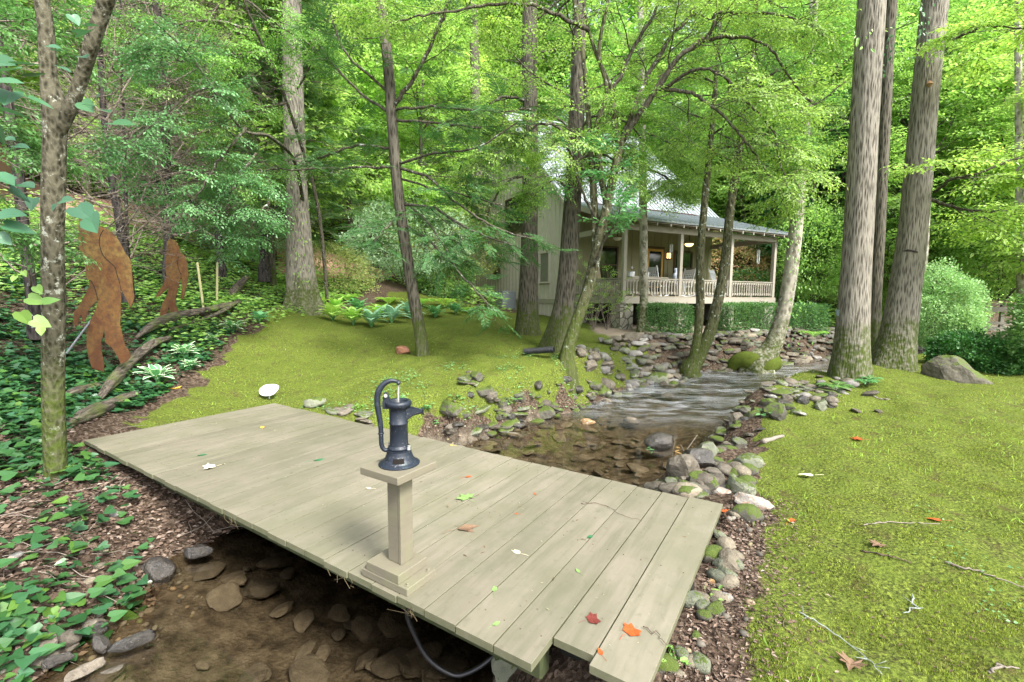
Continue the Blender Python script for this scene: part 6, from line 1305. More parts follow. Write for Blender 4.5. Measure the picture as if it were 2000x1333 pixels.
LBL = ['bright green leafy tree in the woods behind', 'yellow green leafy tree in the woods behind', 'deep green leafy tree in the woods behind', 'bluish green young tree in the woods behind', 'dark hemlock in the woods behind', 'tall bare trunked tree with a high crown in the woods behind']
r = R_(200); placed = []; first = [True]*6
def plant(x, y, v, s, rz, zoff=0, label=None):
    if label is None:
        q = x/y*F+1000; dist = 'close' if y < 20 else 'a little way' if y < 30 else 'well' if y < 44 else 'far'
        ref = next(n for lim_, n in ((150, 'the lichen tree'), (420, 'the rusty figures'), (640, 'the big lawn trunk'), (900, 'the thin leaning hemlock'), (1130, 'the cabin gable'), (1400, 'the porch'), (1620, 'the curved pale trunk'), (1830, 'the tall trunks'), (99999, 'the azalea mound')) if q < lim_)
        label = LBL[v].replace('in the woods behind', dist+' behind '+ref)
        return plant_(x, y, v, s, rz, zoff, label, label)
    return plant_(x, y, v, s, rz, zoff, label, None)
def plant_(x, y, v, s, rz, zoff, label, grp):
    root = variants[v]; z = gz(x, y)+zoff
    if first[v]:
        first[v] = False; root.location = (x, y, z); root.rotation_euler = (0, 0, rz); root.scale = (s, s, s); return tag(root, label, 'tree', grp)
    o = dup(root, (x, y, z), rz, s, label, grp); o['category'] = 'tree'
    if not grp and 'group' in o.keys(): del o['group']
    return o
def blocked(x, y):
    hx, hy = (x-CO[0]), (y-CO[1]); lx = hx*UX[0]+hy*UX[1]; ly = -hx*UX[1]+hy*UX[0]
    if -4.0 < lx < W+2.6 and -9 < ly < PD_+HD+2.5: return True
    px, py = proj((x, y, 2)); 
    if pdist(np.array([x]), np.array([y]))[0] < 1.2: return True
    if -1.2 < x/y < -.8 and y < 19.5: return True
    # keep the lawns and the cabin's front free
    if y < 22 and -.42 < x/y < .78 and y < 19: return True
    return False
tries = 0
def ring_plant(n, ymin, ymax, a0, a1, mind, vs, sc):
    global tries
    k = 0; t_ = 0
    while k < n and t_ < 4000:
        t_ += 1; y = ymin+(ymax-ymin)*r.random(); q = r.uniform(a0, a1); x = y*q
        if blocked(x, y) or any((x-a)**2+(y-b_)**2 < mind**2 for a, b_ in placed): continue
        placed.append((x, y)); plant(x, y, vs[int(r.integers(len(vs)))], r.uniform(*sc), r.uniform(0, 6.3)); k += 1
ring_plant(7, 14.5, 19, -1.3, -.46, 2.2, [0, 1, 3, 0, 2], (.6, .95))
ring_plant(13, 19, 28, -1.3, .05, 2.6, [0, 1, 1, 3, 0, 5, 0], (.7, 1.1))
ring_plant(12, 14, 22, .82, 1.3, 2.3, [0, 1, 1, 3, 0], (.6, .95))
ring_plant(14, 22, 32, .45, 1.3, 2.6, [0, 1, 1, 3, 0, 5, 1], (.75, 1.15))
ring_plant(24, 30, 44, -1.3, 1.3, 3.4, [0, 1, 1, 3, 0, 5], (.9, 1.3))
ring_plant(24, 44, 66, -1.3, 1.3, 4.5, [0, 1, 2, 3, 5], (1.2, 1.8))
for (x_, d_, v, s_, lb) in [(1000, 36, 2, 1.5, 'deep green tree rising right behind the cabin ridge'), (1170, 34, 0, 1.5, 'bright tree rising behind the right half of the cabin roof'), (1330, 32, 1, 1.2, 'yellow green tree seen above the right end of the porch roof'), (1455, 28, 0, 1.0, 'bright green tree behind the right end of the porch'), (1570, 25, 3, 1.0, 'bluish young tree right of the porch behind the hedge'), (1900, 21, 1, .9, 'yellow green tree behind the azalea and the far bridge'), (1700, 24, 0, 1.0, 'bright green tree filling the gap between curved trunk and tall trunks'), (1835, 23, 0, .9, 'bright green tree showing just beyond the leaning tall trunk'), (1960, 26, 1, 1.1, 'tall yellow green tree above the far timber bridge'), (880, 33, 1, 1.3, 'yellow green tree left of the cabin gable')]:
    p = atd(x_, 560, d_); plant(p[0], p[1], v, s_, r.uniform(0, 6), label=lb)
# single trunks seen through the leaves
def farstem(label, stem, bark=B_pale): tree('slender_tree', label, [stem], bark, S=12, rough=.06, flare=.2, top=4)
farstem('thin grey trunk just right of the big leaning trunk', [(1797, 590, 12, 15), (1808, 500, 11, 15), (1815, 350, 11, 15), (1825, 100, 9, 15)])
farstem('pale grey trunk at the right edge of the picture', [(1996, 640, 22, 15.5), (1992, 500, 20, 15.5), (1990, 300, 18, 15.5), (1988, 0, 16, 15.5)])
farstem('grey trunk behind the right end of the porch', [(1598, 560, 10, 24), (1590, 400, 10, 24), (1586, 200, 9, 24), (1584, 0, 9, 24)])
farstem('reddish brown trunk showing left of the cabin ridge', [(938, 560, 22, 30), (935, 400, 22, 30), (930, 250, 22, 30), (925, 30, 18, 30)], B_brown)
farstem('dark trunk in the shade far right', [(1945, 540, 18, 24), (1950, 440, 16, 24), (1945, 300, 14, 24)], B_dark)
for k, root in enumerate(variants):          # a kind that was never planted is taken out again
    if first[k]:
        for ch in list(root.children): bpy.data.objects.remove(ch)
        bpy.data.objects.remove(root)
# ------------------------------------------------------------------ shrubs, hedges, ground cover
def shrub(name, label, c, R, n, ls, mat, cat='shrub', seed=0, shape='ball', stems=6, group=None, lump=.3, flat=0):
    r = R_(seed+int(abs(c[0]*10))); c = np.array(c, float); R = np.array(R, float)
    d = unit(r.normal(0, 1, (n, 3))); rad = r.uniform(.55, 1, n)**.5
    if shape == 'box':
        d = r.uniform(-1, 1, (n, 3)); ax = r.integers(0, 3, n); sg_ = np.sign(r.uniform(-1, 1, n)); shell = r.random(n) < .8; d[np.arange(n)[shell], ax[shell]] = sg_[shell]; rad = np.ones(n)*(1+.0*r.random(n))
        d = d*(1-.06*np.abs(d[:, [1, 2, 0]])**6)
    lum = 1+lump*fbm(d[:, 0]*2.2+seed, d[:, 1]*2.2, d[:, 2]*2.2, 3, seed)
    P = d*rad[:, None]*lum[:, None]*R; P[:, 2] = np.maximum(P[:, 2], -R[2]*.98); P += r.normal(0, .03, P.shape)
    H = unit(d*(1, 1, .6)+r.normal(0, .55, (n, 3))+[0, 0, .15]); Uu = unit(d*.6+r.normal(0, .4, (n, 3))+[0, 0, .9]); S_ = r.uniform(.7, 1.25, n)*ls
    root = empty(name, (c[0], c[1], c[2]-R[2]), label, cat, group); m = MB(); inst(m, DIA*(1, 1.15, 1), [(DIAF, 0)], P+[0, 0, R[2]], basis(H, Uu), S_); m.build('foliage', mat, root)
    m = MB()
    for k in range(stems):
        a = r.uniform(0, 6.3); e = np.array([cos(a)*R[0]*.6, sin(a)*R[1]*.6, R[2]*1.4*r.uniform(.6, 1)]); s0 = np.array([cos(a)*.1*R[0], sin(a)*.1*R[1], -.05]); q = catmull([s0, s0+(e-s0)*.5+r.normal(0, .06, 3), e], 4); tube(m, q, np.linspace(.02, .006, len(q)), 5)
    m.build('stems', M_limb, root); return root
M_hedge = leafmat('box_hedge_leaf', [(.035, .085, .025), (.055, .12, .035), (.08, .155, .05), (.02, .055, .018)], .3, .4, .5, .5, csc=5)
def hedge(x0, x1, ytop, ybot, d, label, n, mat, dep=.9, seed=0):
    a, b_ = atd(x0, ybot, d), atd(x1, ybot, d); t_ = atd((x0+x1)/2, ytop, d); c = (a+b_)/2; g0 = gz(c[0], c[1]); hz = (t_[2]-g0)/2
    return shrub('clipped_hedge', label, (c[0], c[1]+dep/2, g0+hz), ((b_[0]-a[0])/2, dep/2, hz), int(n*1.25), .06, mat, 'hedge', seed, 'box', 10, None, .10)
hedge(1262, 1352, 597, 640, 15.0, 'clipped box hedge in front of the left half of the porch', 9000, M_hedge, seed=3)
hedge(1425, 1545, 595, 640, 16.2, 'long clipped box hedge in front of the right half of the porch', 12000, M_hedge, 1.1, seed=4)
hedge(1552, 1617, 598, 640, 16.2, 'short clipped hedge end right of the curved pale trunk', 7000, M_hedge, 1.1, seed=5)
def shp(px, py, d, w, h, label, mat, n, ls, seed=0, cat='shrub', name='shrub', dep=None, lump=.3):
    c = atd(px, py, d); R = (w/2*d/F, (dep or w*.8)/2*d/F, h/2*d/F); return shrub(name, label, c, R, n, ls, mat, cat, seed, lump=lump)
shp(1842, 600, 14.0, 150, 150, 'large pale leaved azalea mound right of the leaning trunk', LM['pale'], 16000, .07, 1, name='azalea')
shp(1878, 645, 12.5, 60, 80, 'smaller pale azalea mound in front of the far timber bridge', LM['pale'], 7000, .07, 2, name='azalea')
shp(1885, 690, 9.6, 120, 80, 'low dark leaved shrub spreading behind the boulder', LM['deep'], 9000, .06, 3)
shp(1985, 705, 9.2, 130, 100, 'tall dark green shrub at the right edge behind the lawn', LM['mid'], 12000, .07, 4)
shp(2080, 640, 8.8, 160, 200, 'dense green shrub just outside the right hand edge', LM['mid'], 8000, .08, 5)
shp(640, 530, 17.5, 170, 120, 'yellow green azalea mound behind the big left trunk', LM['gold'], 11000, .075, 6, name='azalea')
shp(790, 470, 20, 240, 160, 'blue green rhododendron bank left of the thin hemlock', LM['mint_sheen'], 14000, .10, 7, name='rhododendron')
shp(870, 540, 21, 120, 110, 'dark rhododendron left of the cabin gable', LM['mid'], 8000, .10, 8, name='rhododendron')
shp(480, 440, 18, 220, 130, 'blue green bush on the hillside left of the big trunk', LM['mint_sheen'], 12000, .10, 9)
shp(900, 480, 24, 160, 150, 'pale yellow bush in the gap beside the cabin', LM['gold'], 8000, .1, 10)
shp(1420, 525, 26, 180, 120, 'feathery pinkish green maple seen through the porch', LM['pinkish'], 9000, .10, 11, name='cutleaf_maple', cat='tree')
shp(1460, 570, 23, 140, 80, 'dark shrub under the feathery maple behind the porch', LM['deep'], 6000, .09, 12)
shp(1590, 500, 21, 120, 190, 'bright green bush right of the cabin', LM['lifted_bright'], 9000, .1, 13)
shp(1680, 540, 22, 140, 150, 'green bush behind the big right hand trunks', LM['lifted_bright'], 9000, .1, 14)
shp(1780, 480, 22, 170, 180, 'light green bush high behind the azalea', LM['bright'], 9000, .1, 15)
shp(1960, 500, 18, 180, 170, 'shade filled bush right of the azalea', LM['lifted_bright'], 9000, .1, 16)
shp(20, 470, 13, 160, 60, 'low bush along the clay road on the left hillside', LM['bright'], 5000, .09, 17)
for k, (px, py, d, w, h, mt) in enumerate([(180, 330, 22, 240, 120, 'mid'), (360, 300, 24, 220, 160, 'cool'), (560, 330, 26, 220, 180, 'bright'), (720, 330, 28, 240, 200, 'cool'), (50, 300, 24, 200, 160, 'bright'), (1650, 400, 30, 220, 200, 'bright'), (1850, 360, 30, 260, 220, 'lime'), (2000, 300, 30, 220, 260, 'bright'), (1500, 420, 34, 160, 160, 'cool'), (860, 380, 34, 180, 180, 'bright')]):
    shp(px, py, d, w, h, ['deep green understorey bush on the far left slope', 'bluish understorey bush behind the dead conifers', 'bright understorey bush behind the big left trunk', 'bluish understorey bush between big trunk and thin hemlock', 'bright bush above the clay road', 'bright bush between porch and big right trunks', 'yellow green bush high behind the azalea mound', 'bright bush at the upper right edge', 'bluish bush above the right end of the porch roof', 'bright bush left of the cabin ridge'][k], LM[{'bright': 'lifted_bright', 'lime': 'lifted_lime', 'mid': 'bright', 'cool': 'mint_sheen'}.get(mt, mt)], 6000, .14, 30+k, name='understorey_bush')
# shrublets by the path and the wiry dogwood in front of the pier
for px, py, d, lb in ((1185, 600, 14.6, 'wiry young shrub with light leaves in front of the left stone pier'), (1160, 560, 13.5, 'light green wiry sapling before the left porch railing')):
    b_ = onground(px, 645); root = empty('young_shrub', tuple(b_), lb, 'shrub'); r = R_(px); tips = []; m = MB()
    for k in range(9):
        tb = []; tubes_grow(r, (0, 0, 0), (r.normal(0, .22), r.normal(0, .22), 1), r.uniform(1.2, 2.3), .012, 1, tb, tips, .1, .12, 4)
        for P, R2 in tb: tube(m, P, R2, 4, 0, False)
    m.build('stems', M_gtw, root); foliage_mesh(r, tips, SP_B, 1, (.4, .6), 'foliage', LM['lime'], root)
# ------------------------------------------------------------------ hostas and ferns
hl = []
def hosta_leaf():
    V = []; n = 7
    for i in range(n):
        u = i/(n-1); w = .30*sin(pi*min(1, u*1.02))**.8*(1-.25*u); z = .55*u-.75*u*u; V += [(u, -w, z+.07*w), (u, -w*.72, z+.03), (u, 0, z-.02), (u, w*.72, z+.03), (u, w, z+.07*w)]
    V = np.array(V); V = np.vstack([V]); F0 = []; F1 = []
    for i in range(n-1):
        for j in range(4):
            q = [i*5+j, (i+1)*5+j, (i+1)*5+j+1, i*5+j+1]; (F1 if j in (0, 3) else F0).append(q)
    return V, [(np.array(F0), 0), (np.array(F1), 1)]
HL = hosta_leaf(); M_h0 = leafmat('hosta_green', [(.05, .15, .06), (.08, .2, .08)], .25, .4, .4, .2); M_h1 = leafmat('hosta_white_margin', [(.5, .55, .42), (.38, .46, .3)], .25, .4, .4, .1); M_hb = leafmat('hosta_blue', [(.10, .2, .13), (.16, .27, .18)], .2, .35, .5, .2); M_hl = leafmat('hosta_lime', [(.16, .28, .06), (.22, .34, .08)], .3, .4, .4, .2)
def hosta(p, s, label, mats, n=16, seed=0):
    r = R_(seed+5); a = np.arange(n)*2.4+r.normal(0, .2, n); e = np.linspace(.25, 1.15, n); H = np.stack([np.cos(a)*np.cos(e), np.sin(a)*np.cos(e), np.sin(e)], -1); Uu = np.stack([-np.cos(a)*np.sin(e), -np.sin(a)*np.sin(e), np.cos(e)], -1)
    m = MB(); P0 = np.stack([np.cos(a)*.25, np.sin(a)*.25, .35+.4*np.sin(e)], -1)*s*.6; inst(m, *[HL[0]], HL[1], P0, basis(H, Uu), s*r.uniform(.75, 1.1, n), None); root = empty('hosta', tuple(p), label, 'plant'); m.build('foliage', mats, root)
    m = MB()
    for q in P0: tube(m, [(0, 0, -.02), tuple(q*.6), tuple(q)], .006, 4, 0, False)
    m.build('stalks', M_h0, root)
for k, (px, py, s, mt, lb) in enumerate([(308, 750, .26, 'w', 'white edged hosta beside the logs nearest the deck'), (360, 700, .22, 'w', 'white edged hosta left of the lawn above the big log'), (372, 722, .16, 'w', 'tiny hosta on the moss left of the yellow leaf'), (415, 668, .15, 'w', 'small hosta on the moss beside the long log'), (455, 650, .24, 'w', 'white edged hosta at the upper end of the long log'), (508, 632, .25, 'g', 'narrow leaved plant left of the big trunk on the lawn edge'),
    (650, 628, .42, 'l', 'lime green hosta at the left end of the hosta bed'), (690, 635, .42, 'l', 'lime green hosta second from the left in the bed'), (725, 640, .45, 'b', 'blue hosta in the middle of the bed'), (765, 632, .45, 'b', 'large blue grey hosta left of the thin hemlock'), (742, 622, .42, 'l', 'lime hosta behind the blue one in the bed'), (800, 622, .42, 'b', 'blue hosta half behind the thin hemlock'), (850, 622, .38, 'g', 'green hosta right of the thin hemlock'), (890, 615, .36, 'g', 'low green plant at the right end of the hosta bed'), (700, 612, .4, 'g', 'green plant behind the lime hostas'), (655, 610, .4, 'l', 'lime plant against the foot of the big trunk')]):
    p = onground(px, py); hosta(p, s, lb, {'w': [M_h0, M_h1], 'g': [M_h0, M_h0], 'b': [M_hb, M_hb], 'l': [M_hl, M_hl]}[mt], 18, k)
def fern(px, py, s, label, mat, n=11, seed=0, d=None):
    p = onground(px, py) if d is None else atd(px, py, d); r = R_(seed); m = MB(); root = empty('fern', tuple(p), label, 'fern')
    for k in range(n):
        a = k*2.4+r.normal(0, .2); L = s*r.uniform(.8, 1.1); u = np.linspace(0, 1, 16); P = np.stack([np.cos(a)*u*L*.8, np.sin(a)*u*L*.8, L*(1.0*u-.75*u*u)], -1); D = unit(np.gradient(P, axis=0)); tube(m, P, .005, 3, 0, False); sd = np.array([-sin(a), cos(a), 0])
        for s_ in (-1, 1):
            H = unit(sd*s_+D*.35); w = np.sin(np.clip(u*1.02, 0, 1)*pi)**.7*.26*L*1.0; inst(m, DIA*(1, .55, 1), [(DIAF, 0)], P[2:], basis(H, np.tile([0, 0, 1.], (16, 1)))[2:], w[2:]+.01)
    m.build('fronds', mat, root); return root
for k, (px, py, s, lb) in enumerate([(870, 600, .9, 'bright upright fern left of the cabin wall'), (820, 600, .8, 'bright fern behind the thin hemlock'), (610, 600, .8, 'fern right behind the big left trunk'), (760, 595, .7, 'fern in the middle of the bed behind the hostas'), (915, 612, .6, 'yellow green fern by the air conditioner'), (680, 590, .7, 'fern under the yellow green azalea')]): fern(px, py, s, lb, LM['lime'], 12, k)
fern(1632, 765, .35, 'small dark fern at the foot of the near tall trunk', LM['mid'], 9, 20); fern(1690, 752, .25, 'tiny fern on the moss between the tall trunks', LM['cool'], 9, 21); fern(1700, 745, .22, 'tiny fern beside the leaning tall trunk', LM['cool'], 8, 22); fern(1590, 660, .6, 'light green fern growing in the far stone bank', LM['bright'], 10, 23, 14.6)
def seedling(px, py, s, n, label, mat='mid', z=None):
    p = onground(px, py) if z is None else at(px, py, z); r = R_(int(px)); a = r.uniform(0, 6.3, n); P0 = np.stack([r.normal(0, s*.9, n), r.normal(0, s*.9, n), r.uniform(.3, 1.2, n)*s], -1); H = np.stack([np.cos(a), np.sin(a), r.normal(0, .2, n)], -1); Uu = np.stack([r.normal(0, .3, n), r.normal(0, .3, n), np.ones(n)], -1); m = MB(); inst(m, OVL*(1, 1.2, 1), [(OVLF4, 0)], P0, basis(H, Uu), s*r.uniform(.7, 1.2, n))
    for q in P0[::2]: tube(m, [(q[0]*.3, q[1]*.3, -.01), tuple(q*(.8, .8, .6)), tuple(q)], .0018, 3, 0, False)
    o = m.build('seedling', LM[mat]); o.location = p; return tag(o, label, 'plant')
seedling(1300, 1285, .05, 12, 'small seedling with round leaves by the last deck board', 'bright'); seedling(1325, 1310, .05, 10, 'leafy seedling next to the dark mossy rock in the corner', 'bright'); seedling(1345, 925, .10, 12, 'pale green seedling on the right waterline behind the deck', 'cool', -.5); seedling(1395, 1170, .04, 9, 'tiny seedling growing between the stones by the deck', 'bright')
seedling(1500, 815, .09, 14, 'blue green seedling on the mossy right bank', 'cool'); seedling(1270, 885, .05, 6, 'seedling at the foot of the dark wet rock', 'cool', -.55); seedling(700, 800, .06, 14, 'seedling behind the deck left of the pump', 'bright'); seedling(990, 790, .09, 26, 'dark leafy plant under the lower drain pipe', 'mid'); seedling(895, 780, .06, 20, 'weeds on the bank left of the lower drain pipe', 'cool'); seedling(850, 830, .06, 26, 'weeds on the bank right behind the pump', 'cool'); seedling(830, 800, .06, 26, 'weeds halfway up the bank behind the pump', 'cool'); seedling(790, 780, .05, 20, 'weeds on the upper bank behind the pump', 'cool'); seedling(1030, 800, .06, 16, 'weeds among the stones of the left bank', 'bright')
# ------------------------------------------------------------------ ivy: lobed leaves carpeting the left bank
IV = np.array([(0, 0), (-.17, .24), (.02, .50), (.30, .44), (.62, .27), (1, 0), (.62, -.27), (.30, -.44), (.02, -.50), (-.17, -.24)])
IVv = np.array([(.22, 0, -.03)]+[(x, y, .10*abs(y)-.08*x*x) for x, y in IV]); IVf = np.array([[0, i+1, (i+1) % 10+1] for i in range(10)])
def cover(name, label, n, fn, size, mat, tv, tf, lift=(.01, .06), tilt=.35, seed=0, dens=None, cat='ground cover'):
    r = R_(seed); x, y = fn(r, n); z = ground(x, y)
    if dens is not None: k = r.random(len(x)) < dens(x, y); x, y, z = x[k], y[k], z[k]
    e = .05; gx_ = (ground(x+e, y)-z)/e; gy_ = (ground(x, y+e)-z)/e; m_ = len(x); a = r.uniform(0, 6.3, m_)
    Uu = unit(np.stack([-gx_, -gy_, np.ones(m_)], -1)+r.normal(0, tilt, (m_, 3))*(1, 1, 0)); H = np.stack([np.cos(a), np.sin(a), 0*a], -1); m = MB()
    P = np.stack([x, y, z+r.uniform(*lift, m_)], -1); inst(m, tv, tf, P, basis(H, Uu), r.uniform(*size, m_))
    o = m.build(name, mat); o['kind'] = 'stuff'; return tag(o, label, cat)
def inleft(r, n):
    y = 1.2+r.random(n)**1.3*22; x = -r.uniform(0, 1, n)*(3+y*1.25)-1.5; return x, y
def ivy_d(x, y):
    pd = pdist(x, y); lim = np.interp(y, [1, 4, 4.8, 6, 7.5, 9, 10.5, 12, 13.2, 18], [-2, -2, -4.9, -4.95, -5.2, -5.6, -5.9, -6.6, -6.5, -5])
    q = x-TD[0], y-TD[1]; a = q[0]*AX[0]+q[1]*AX[1]; c = q[0]*CX[0]+q[1]*CX[1]; deck = (a > -.05) & (c > -.1) & (c < WID+.06)
    bare = smooth((fbm(x*1.1+3, y*1.1, 0, 3, 61)+.10)/.35); near = smooth((pd-.05)/.1)
    edge = 1-smooth((pd-.75)/.35)*(y < 4.6)*.75
    return np.where(deck | (x > lim-.15*0) | (pd < .03), 0, 1)*near*np.clip(np.where(y < 5, np.maximum(edge*(1-.2*bare), 1-bare-.25), 1-.75*bare), .0, 1)*(1-.9*np.exp(-(((x+3.15)/.75)**2+((y-3.75)/.75)**2)))*(1-.8*np.exp(-(((x+4.3)/.8)**2+((y-3.2)/.5)**2)))
cover('ivy', 'glossy dark green ivy leaves carpeting the near left bank', 6500, lambda r, n: ((lambda y: (-2.2-r.random(n)*3.2-.15*y, y))(1.6+r.random(n)*3.6)), (.035, .12), LM['ivy'], IVv, [(IVf, 0)], (.01, .13), .5, 62, ivy_d)
cover('ivy', 'ivy and low leaves covering the left hillside round the rusty figures', 60000, lambda r, n: ((lambda y: (-4.2-r.random(n)**1.2*(1+y*1.25), y))(4.8+r.random(n)*10)), (.05, .10), LM['ivy'], IVv, [(IVf, 0)], (.01, .12), .4, 63, ivy_d)
cover('ground_cover', 'bright low leaves covering the sunlit hillside behind the rusty figures', 60000, lambda r, n: ((lambda y: (-5.5-r.random(n)*(2+y*1.1), y))(8+r.random(n)**.8*11)), (.08, .15), LM['bright'], DIA, [(DIAF, 0)], (.02, .22), .4, 64, lambda x, y: np.clip(ivy_d(x, y)+.3, 0, 1)*smooth((y-7.5)/3)*(np.abs(y-np.interp(x, [-45, -18, -6], [16.0, 18.3, 21.5])) > 2.5))
def innear(r, n): y = 15+r.random(n)**.8*45; x = r.uniform(-1.35, 1.35, n)*y; return x, y
def far_d(x, y):
    hx, hy = (x-CO[0]), (y-CO[1]); lx = hx*UX[0]+hy*UX[1]; ly = -hx*UX[1]+hy*UX[0]; cab = (lx > -1.6) & (lx < W+1) & (ly > -2.5) & (ly < PD_+HD+1)
    lawn = (x > -6.5) & (x < 4) & (y < 20); pth = (x > 3) & (x < 15) & (y < 19.5) & (y < 14+.45*x)
    return np.where(cab | lawn | pth | (np.abs(y-np.interp(x, [-45, -18, -6], [16.0, 18.3, 21.5])) < 2.7)*(x < -6) | (pdist(x, y) < .7), 0, 1.)
cover('forest_undergrowth', 'green undergrowth covering the wooded slopes behind cabin and stream', 190000, innear, (.14, .30), LM['lifted_bright'], DIA, [(DIAF, 0)], (.02, .9), .5, 65, far_d, 'undergrowth')
# ------------------------------------------------------------------ moss tufts and litter
TUF = np.array([(-.16, 0, 0), (.16, 0, 0), (.05, .12, 1), (-.02, -.5, 0), (.10, -.35, 0), (.28, -.5, .85)]); TUFF = np.array([[0, 1, 2], [3, 4, 5]])
M_moss = leafmat('moss_tuft', [(.045, .065, .014), (.155, .21, .03), (.26, .325, .05), (.37, .44, .08), (.09, .062, .024)], .3, .8, .1, .7, lk=1.0, csc=7)
def moss_pts(r, n):
    y = 1.0+r.random(n)**1.7*10; a = r.uniform(-.75, 1.25, n); return y*a, y
def moss_d(x, y):
    pd = pdist(x, y); mo, be, gr = masks(x, y, pd); q = x-TD[0], y-TD[1]; a = q[0]*AX[0]+q[1]*AX[1]; c = q[0]*CX[0]+q[1]*CX[1]
    deck = (a > -.03) & (a < LEN+.03) & (c > -.03) & (c < WID+.03)
    return np.where(deck, 0, mo*smooth((fbm(x*5, y*5, 0, 3, 71)+.35)/.6)*np.clip(1.1-.95*smooth((fbm(x*1.4+7, y*1.4, 0, 4, 75)-.30)/.3), 0, 1))
cover('moss', 'bright yellow green moss cushioning the lawns on both banks', 520000, moss_pts, (.005, .017), M_moss, TUF, [(TUFF, 0)], (-.004, .004), .5, 66, moss_d, 'moss')
cover('lawn_litter', 'bits of dead leaf, bark and twig scattered on the moss', 15000, moss_pts, (.010, .030), t_lit if False else simple('dead_leaf_bits', (.075, .047, .03), .9, .5, 9, .3), DIA*(1, .8, 1), [(DIAF, 0)], (.008, .016), .25, 67, lambda x, y: np.clip(moss_d(x, y)+.0, 0, 1)*.8, 'litter')
def litpts(r, n): y = 1.2+r.random(n)*5; x = -1.9-r.random(n)*4.5; return x, y
t = NT('leaf_litter'); gg = t.n('NewGeometry'); c_ = t.ramp(gg.outputs['Random Per Island'], [(0, (.04, .026, .018)), (.5, (.11, .073, .052)), (.85, (.19, .138, .105)), (1, (.27, .215, .175))]); M_lit2 = t.done(t.bsdf(c_, .85, None, .2))
cover('leaf_litter', 'brown dead leaves and twigs lying on the shaded left bank', 26000, litpts, (.02, .06), M_lit2, DIA*(1, 1.3, 1.6), [(DIAF, 0)], (.0, .025), .4, 68, lambda x, y: np.where(pdist(x, y) > .08, 1, 0)*(x < np.interp(y, [0, 4, 4.8, 6], [-1.5, -2.3, -4.8, -5.0]))*1.0, 'litter')
cover('leaf_litter', 'brown needles and leaf bits in the dirt strip right of the deck', 5000, lambda r, n: (lambda a, c: (TD[0]+AX[0]*a+CX[0]*c, TD[1]+AX[1]*a+CX[1]*c))(LEN+.02+np.abs(r.normal(0, .22, n)), r.uniform(-.5, 2.6, n)), (.012, .035), M_lit2, DIA*(1, .9, 1.6), [(DIAF, 0)], (.0, .02), .4, 69, lambda x, y: 1.0*(pdist(x, y) > .05), 'litter')
SML = DIA*(1, 1.5, 1)
cover('creeping_plants', 'small dark blue green creeping leaves growing through the right lawn', 9000, moss_pts, (.012, .026), LM['cool'], SML, [(DIAF, 0)], (.01, .03), .4, 70, lambda x, y: smooth((fbm(x*1.6+9, y*1.6, 0, 3, 77)-.35)/.3)*(x > 1)*(y < 7)*(moss_d(x, y) > 0), 'ground cover')
cover('bank_weeds', 'small weeds and grass on the mossy bank above the pool', 7000, lambda r, n: ((lambda y: (r.uniform(-3.4, 2.2, n), y))(r.uniform(6.5, 9.8, n))), (.03, .07), LM['cool'], DIA*(1, .8, 1), [(DIAF, 0)], (.01, .07), .6, 72, lambda x, y: (lambda p: (p > .06)*(p < 1.5)*smooth((fbm(x*2, y*2, 0, 3, 79)+.1)/.4))(pdist(x, y)), 'weeds')
# loose twigs on the ivy bank
m = MB(); r = R_(88)
for k in range(170):
    x, y = -2.2-r.random()*3, 1.8+r.random()*3.4
    if pdist(np.array([x]), np.array([y]))[0] < .05: continue
    a = r.uniform(0, 6.3); L = r.uniform(.08, .4); P = [(x+cos(a)*L*u+r.normal(0, .01), y+sin(a)*L*u+r.normal(0, .01)) for u in (0, .33, .66, 1)]; P = [(p[0], p[1], gz(*p)+.012+r.uniform(0, .03)) for p in P]; tube(m, P, r.uniform(.001, .0035), 4, 0, False)
tag(m.build('fallen_twigs', M_gtw), 'thin dry twigs strewn through the litter of the ivy bank', 'twigs', kind='stuff')

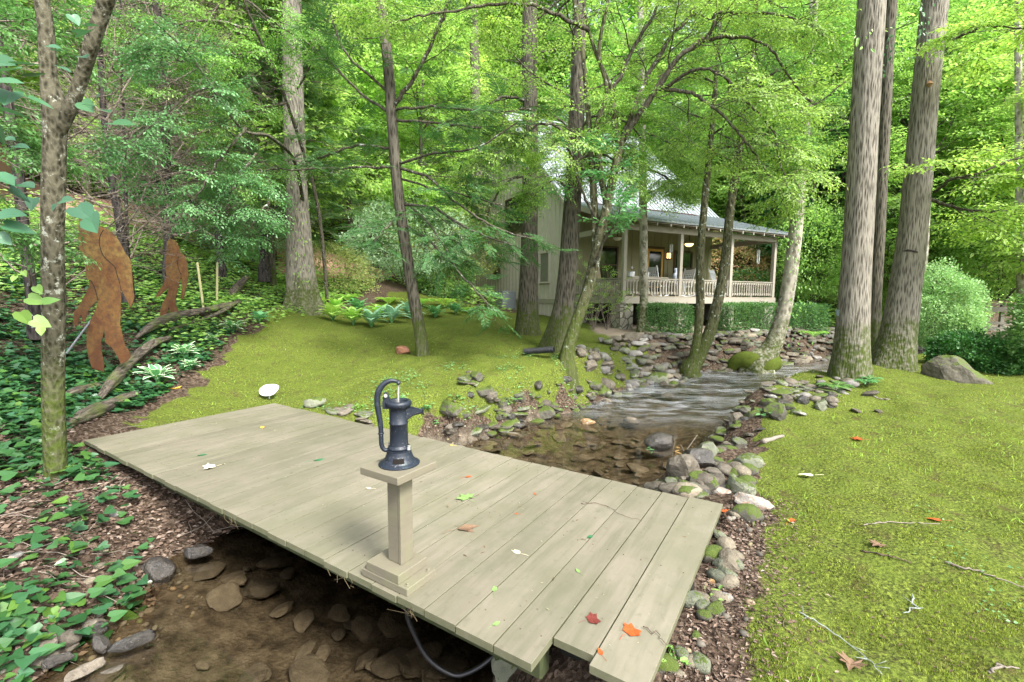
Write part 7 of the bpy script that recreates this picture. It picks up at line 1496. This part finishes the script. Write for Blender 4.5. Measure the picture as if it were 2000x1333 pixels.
# thin grass blades through the moss
GB = np.array([(-.03, 0, 0), (.03, 0, 0), (.0, .10, .55), (.0, .45, .95)]); cover('grass_blades', 'sparse thin grass blades growing through the moss', 9000, moss_pts, (.025, .07), LM['lime'], GB, [(np.array([[0, 1, 2], [2, 1, 3]]), 0)], (-.003, .0), .5, 73, lambda x, y: smooth((fbm(x*1.3+4, y*1.3, 0, 3, 83)+.05)/.3)*(moss_d(x, y) > 0), 'grass')
EXPO = 1.9
HAZE = 0
# ------------------------------------------------------------------ daylight
w = bpy.data.worlds.new("World"); C.world = w; w.use_nodes = True; nt = w.node_tree; bg = nt.nodes['Background']
sky = nt.nodes.new('ShaderNodeTexSky'); sky.sky_type = 'NISHITA'; sky.sun_disc = False; SE, SR = radians(48), radians(140)
sky.sun_elevation = SE; sky.sun_rotation = SR; sky.air_density = 1.0; sky.dust_density = 3.0
hs = nt.nodes.new('ShaderNodeHueSaturation'); hs.inputs['Saturation'].default_value = .35
nt.links.new(sky.outputs[0], hs.inputs['Color']); nt.links.new(hs.outputs[0], bg.inputs[0]); bg.inputs[1].default_value = .15
sl = bpy.data.lights.new('sun', 'SUN'); sl.energy = 2.0; sl.angle = radians(14); sl.color = (1, .97, .9); so = bpy.data.objects.new('sun', sl); COL.objects.link(so)
d = Vector((sin(SR)*cos(SE), cos(SR)*cos(SE), sin(SE))); so.rotation_euler = d.to_track_quat('Z', 'Y').to_euler()
vs = C.view_settings; vs.view_transform = 'Standard'; vs.look = 'None'; vs.gamma = 1; vs.exposure = EXPO
C.cycles.max_bounces = 8; C.cycles.diffuse_bounces = 5; C.cycles.glossy_bounces = 2; C.cycles.transmission_bounces = 4; C.cycles.transparent_max_bounces = 8
C.cycles.use_denoising = True

# ------------------------------------------------------------------ moist air between the trees
mb = MB(); box(mb, (-131, -31, -2.5), (131, 171, float(GZ.max())+32)); hz = None
t = NT('humid_air'); pv = t.n('VolumePrincipled', Density=HAZE, Anisotropy=.2); t.set(pv, 'Color', (.9, .97, .95)); t.t.links.new(pv.outputs[0], t.out.inputs['Volume'])
if HAZE: hz = mb.build('haze', t.m); hz['kind'] = 'stuff'; tag(hz, 'thin pale humid air filling the wooded hollow', 'haze')
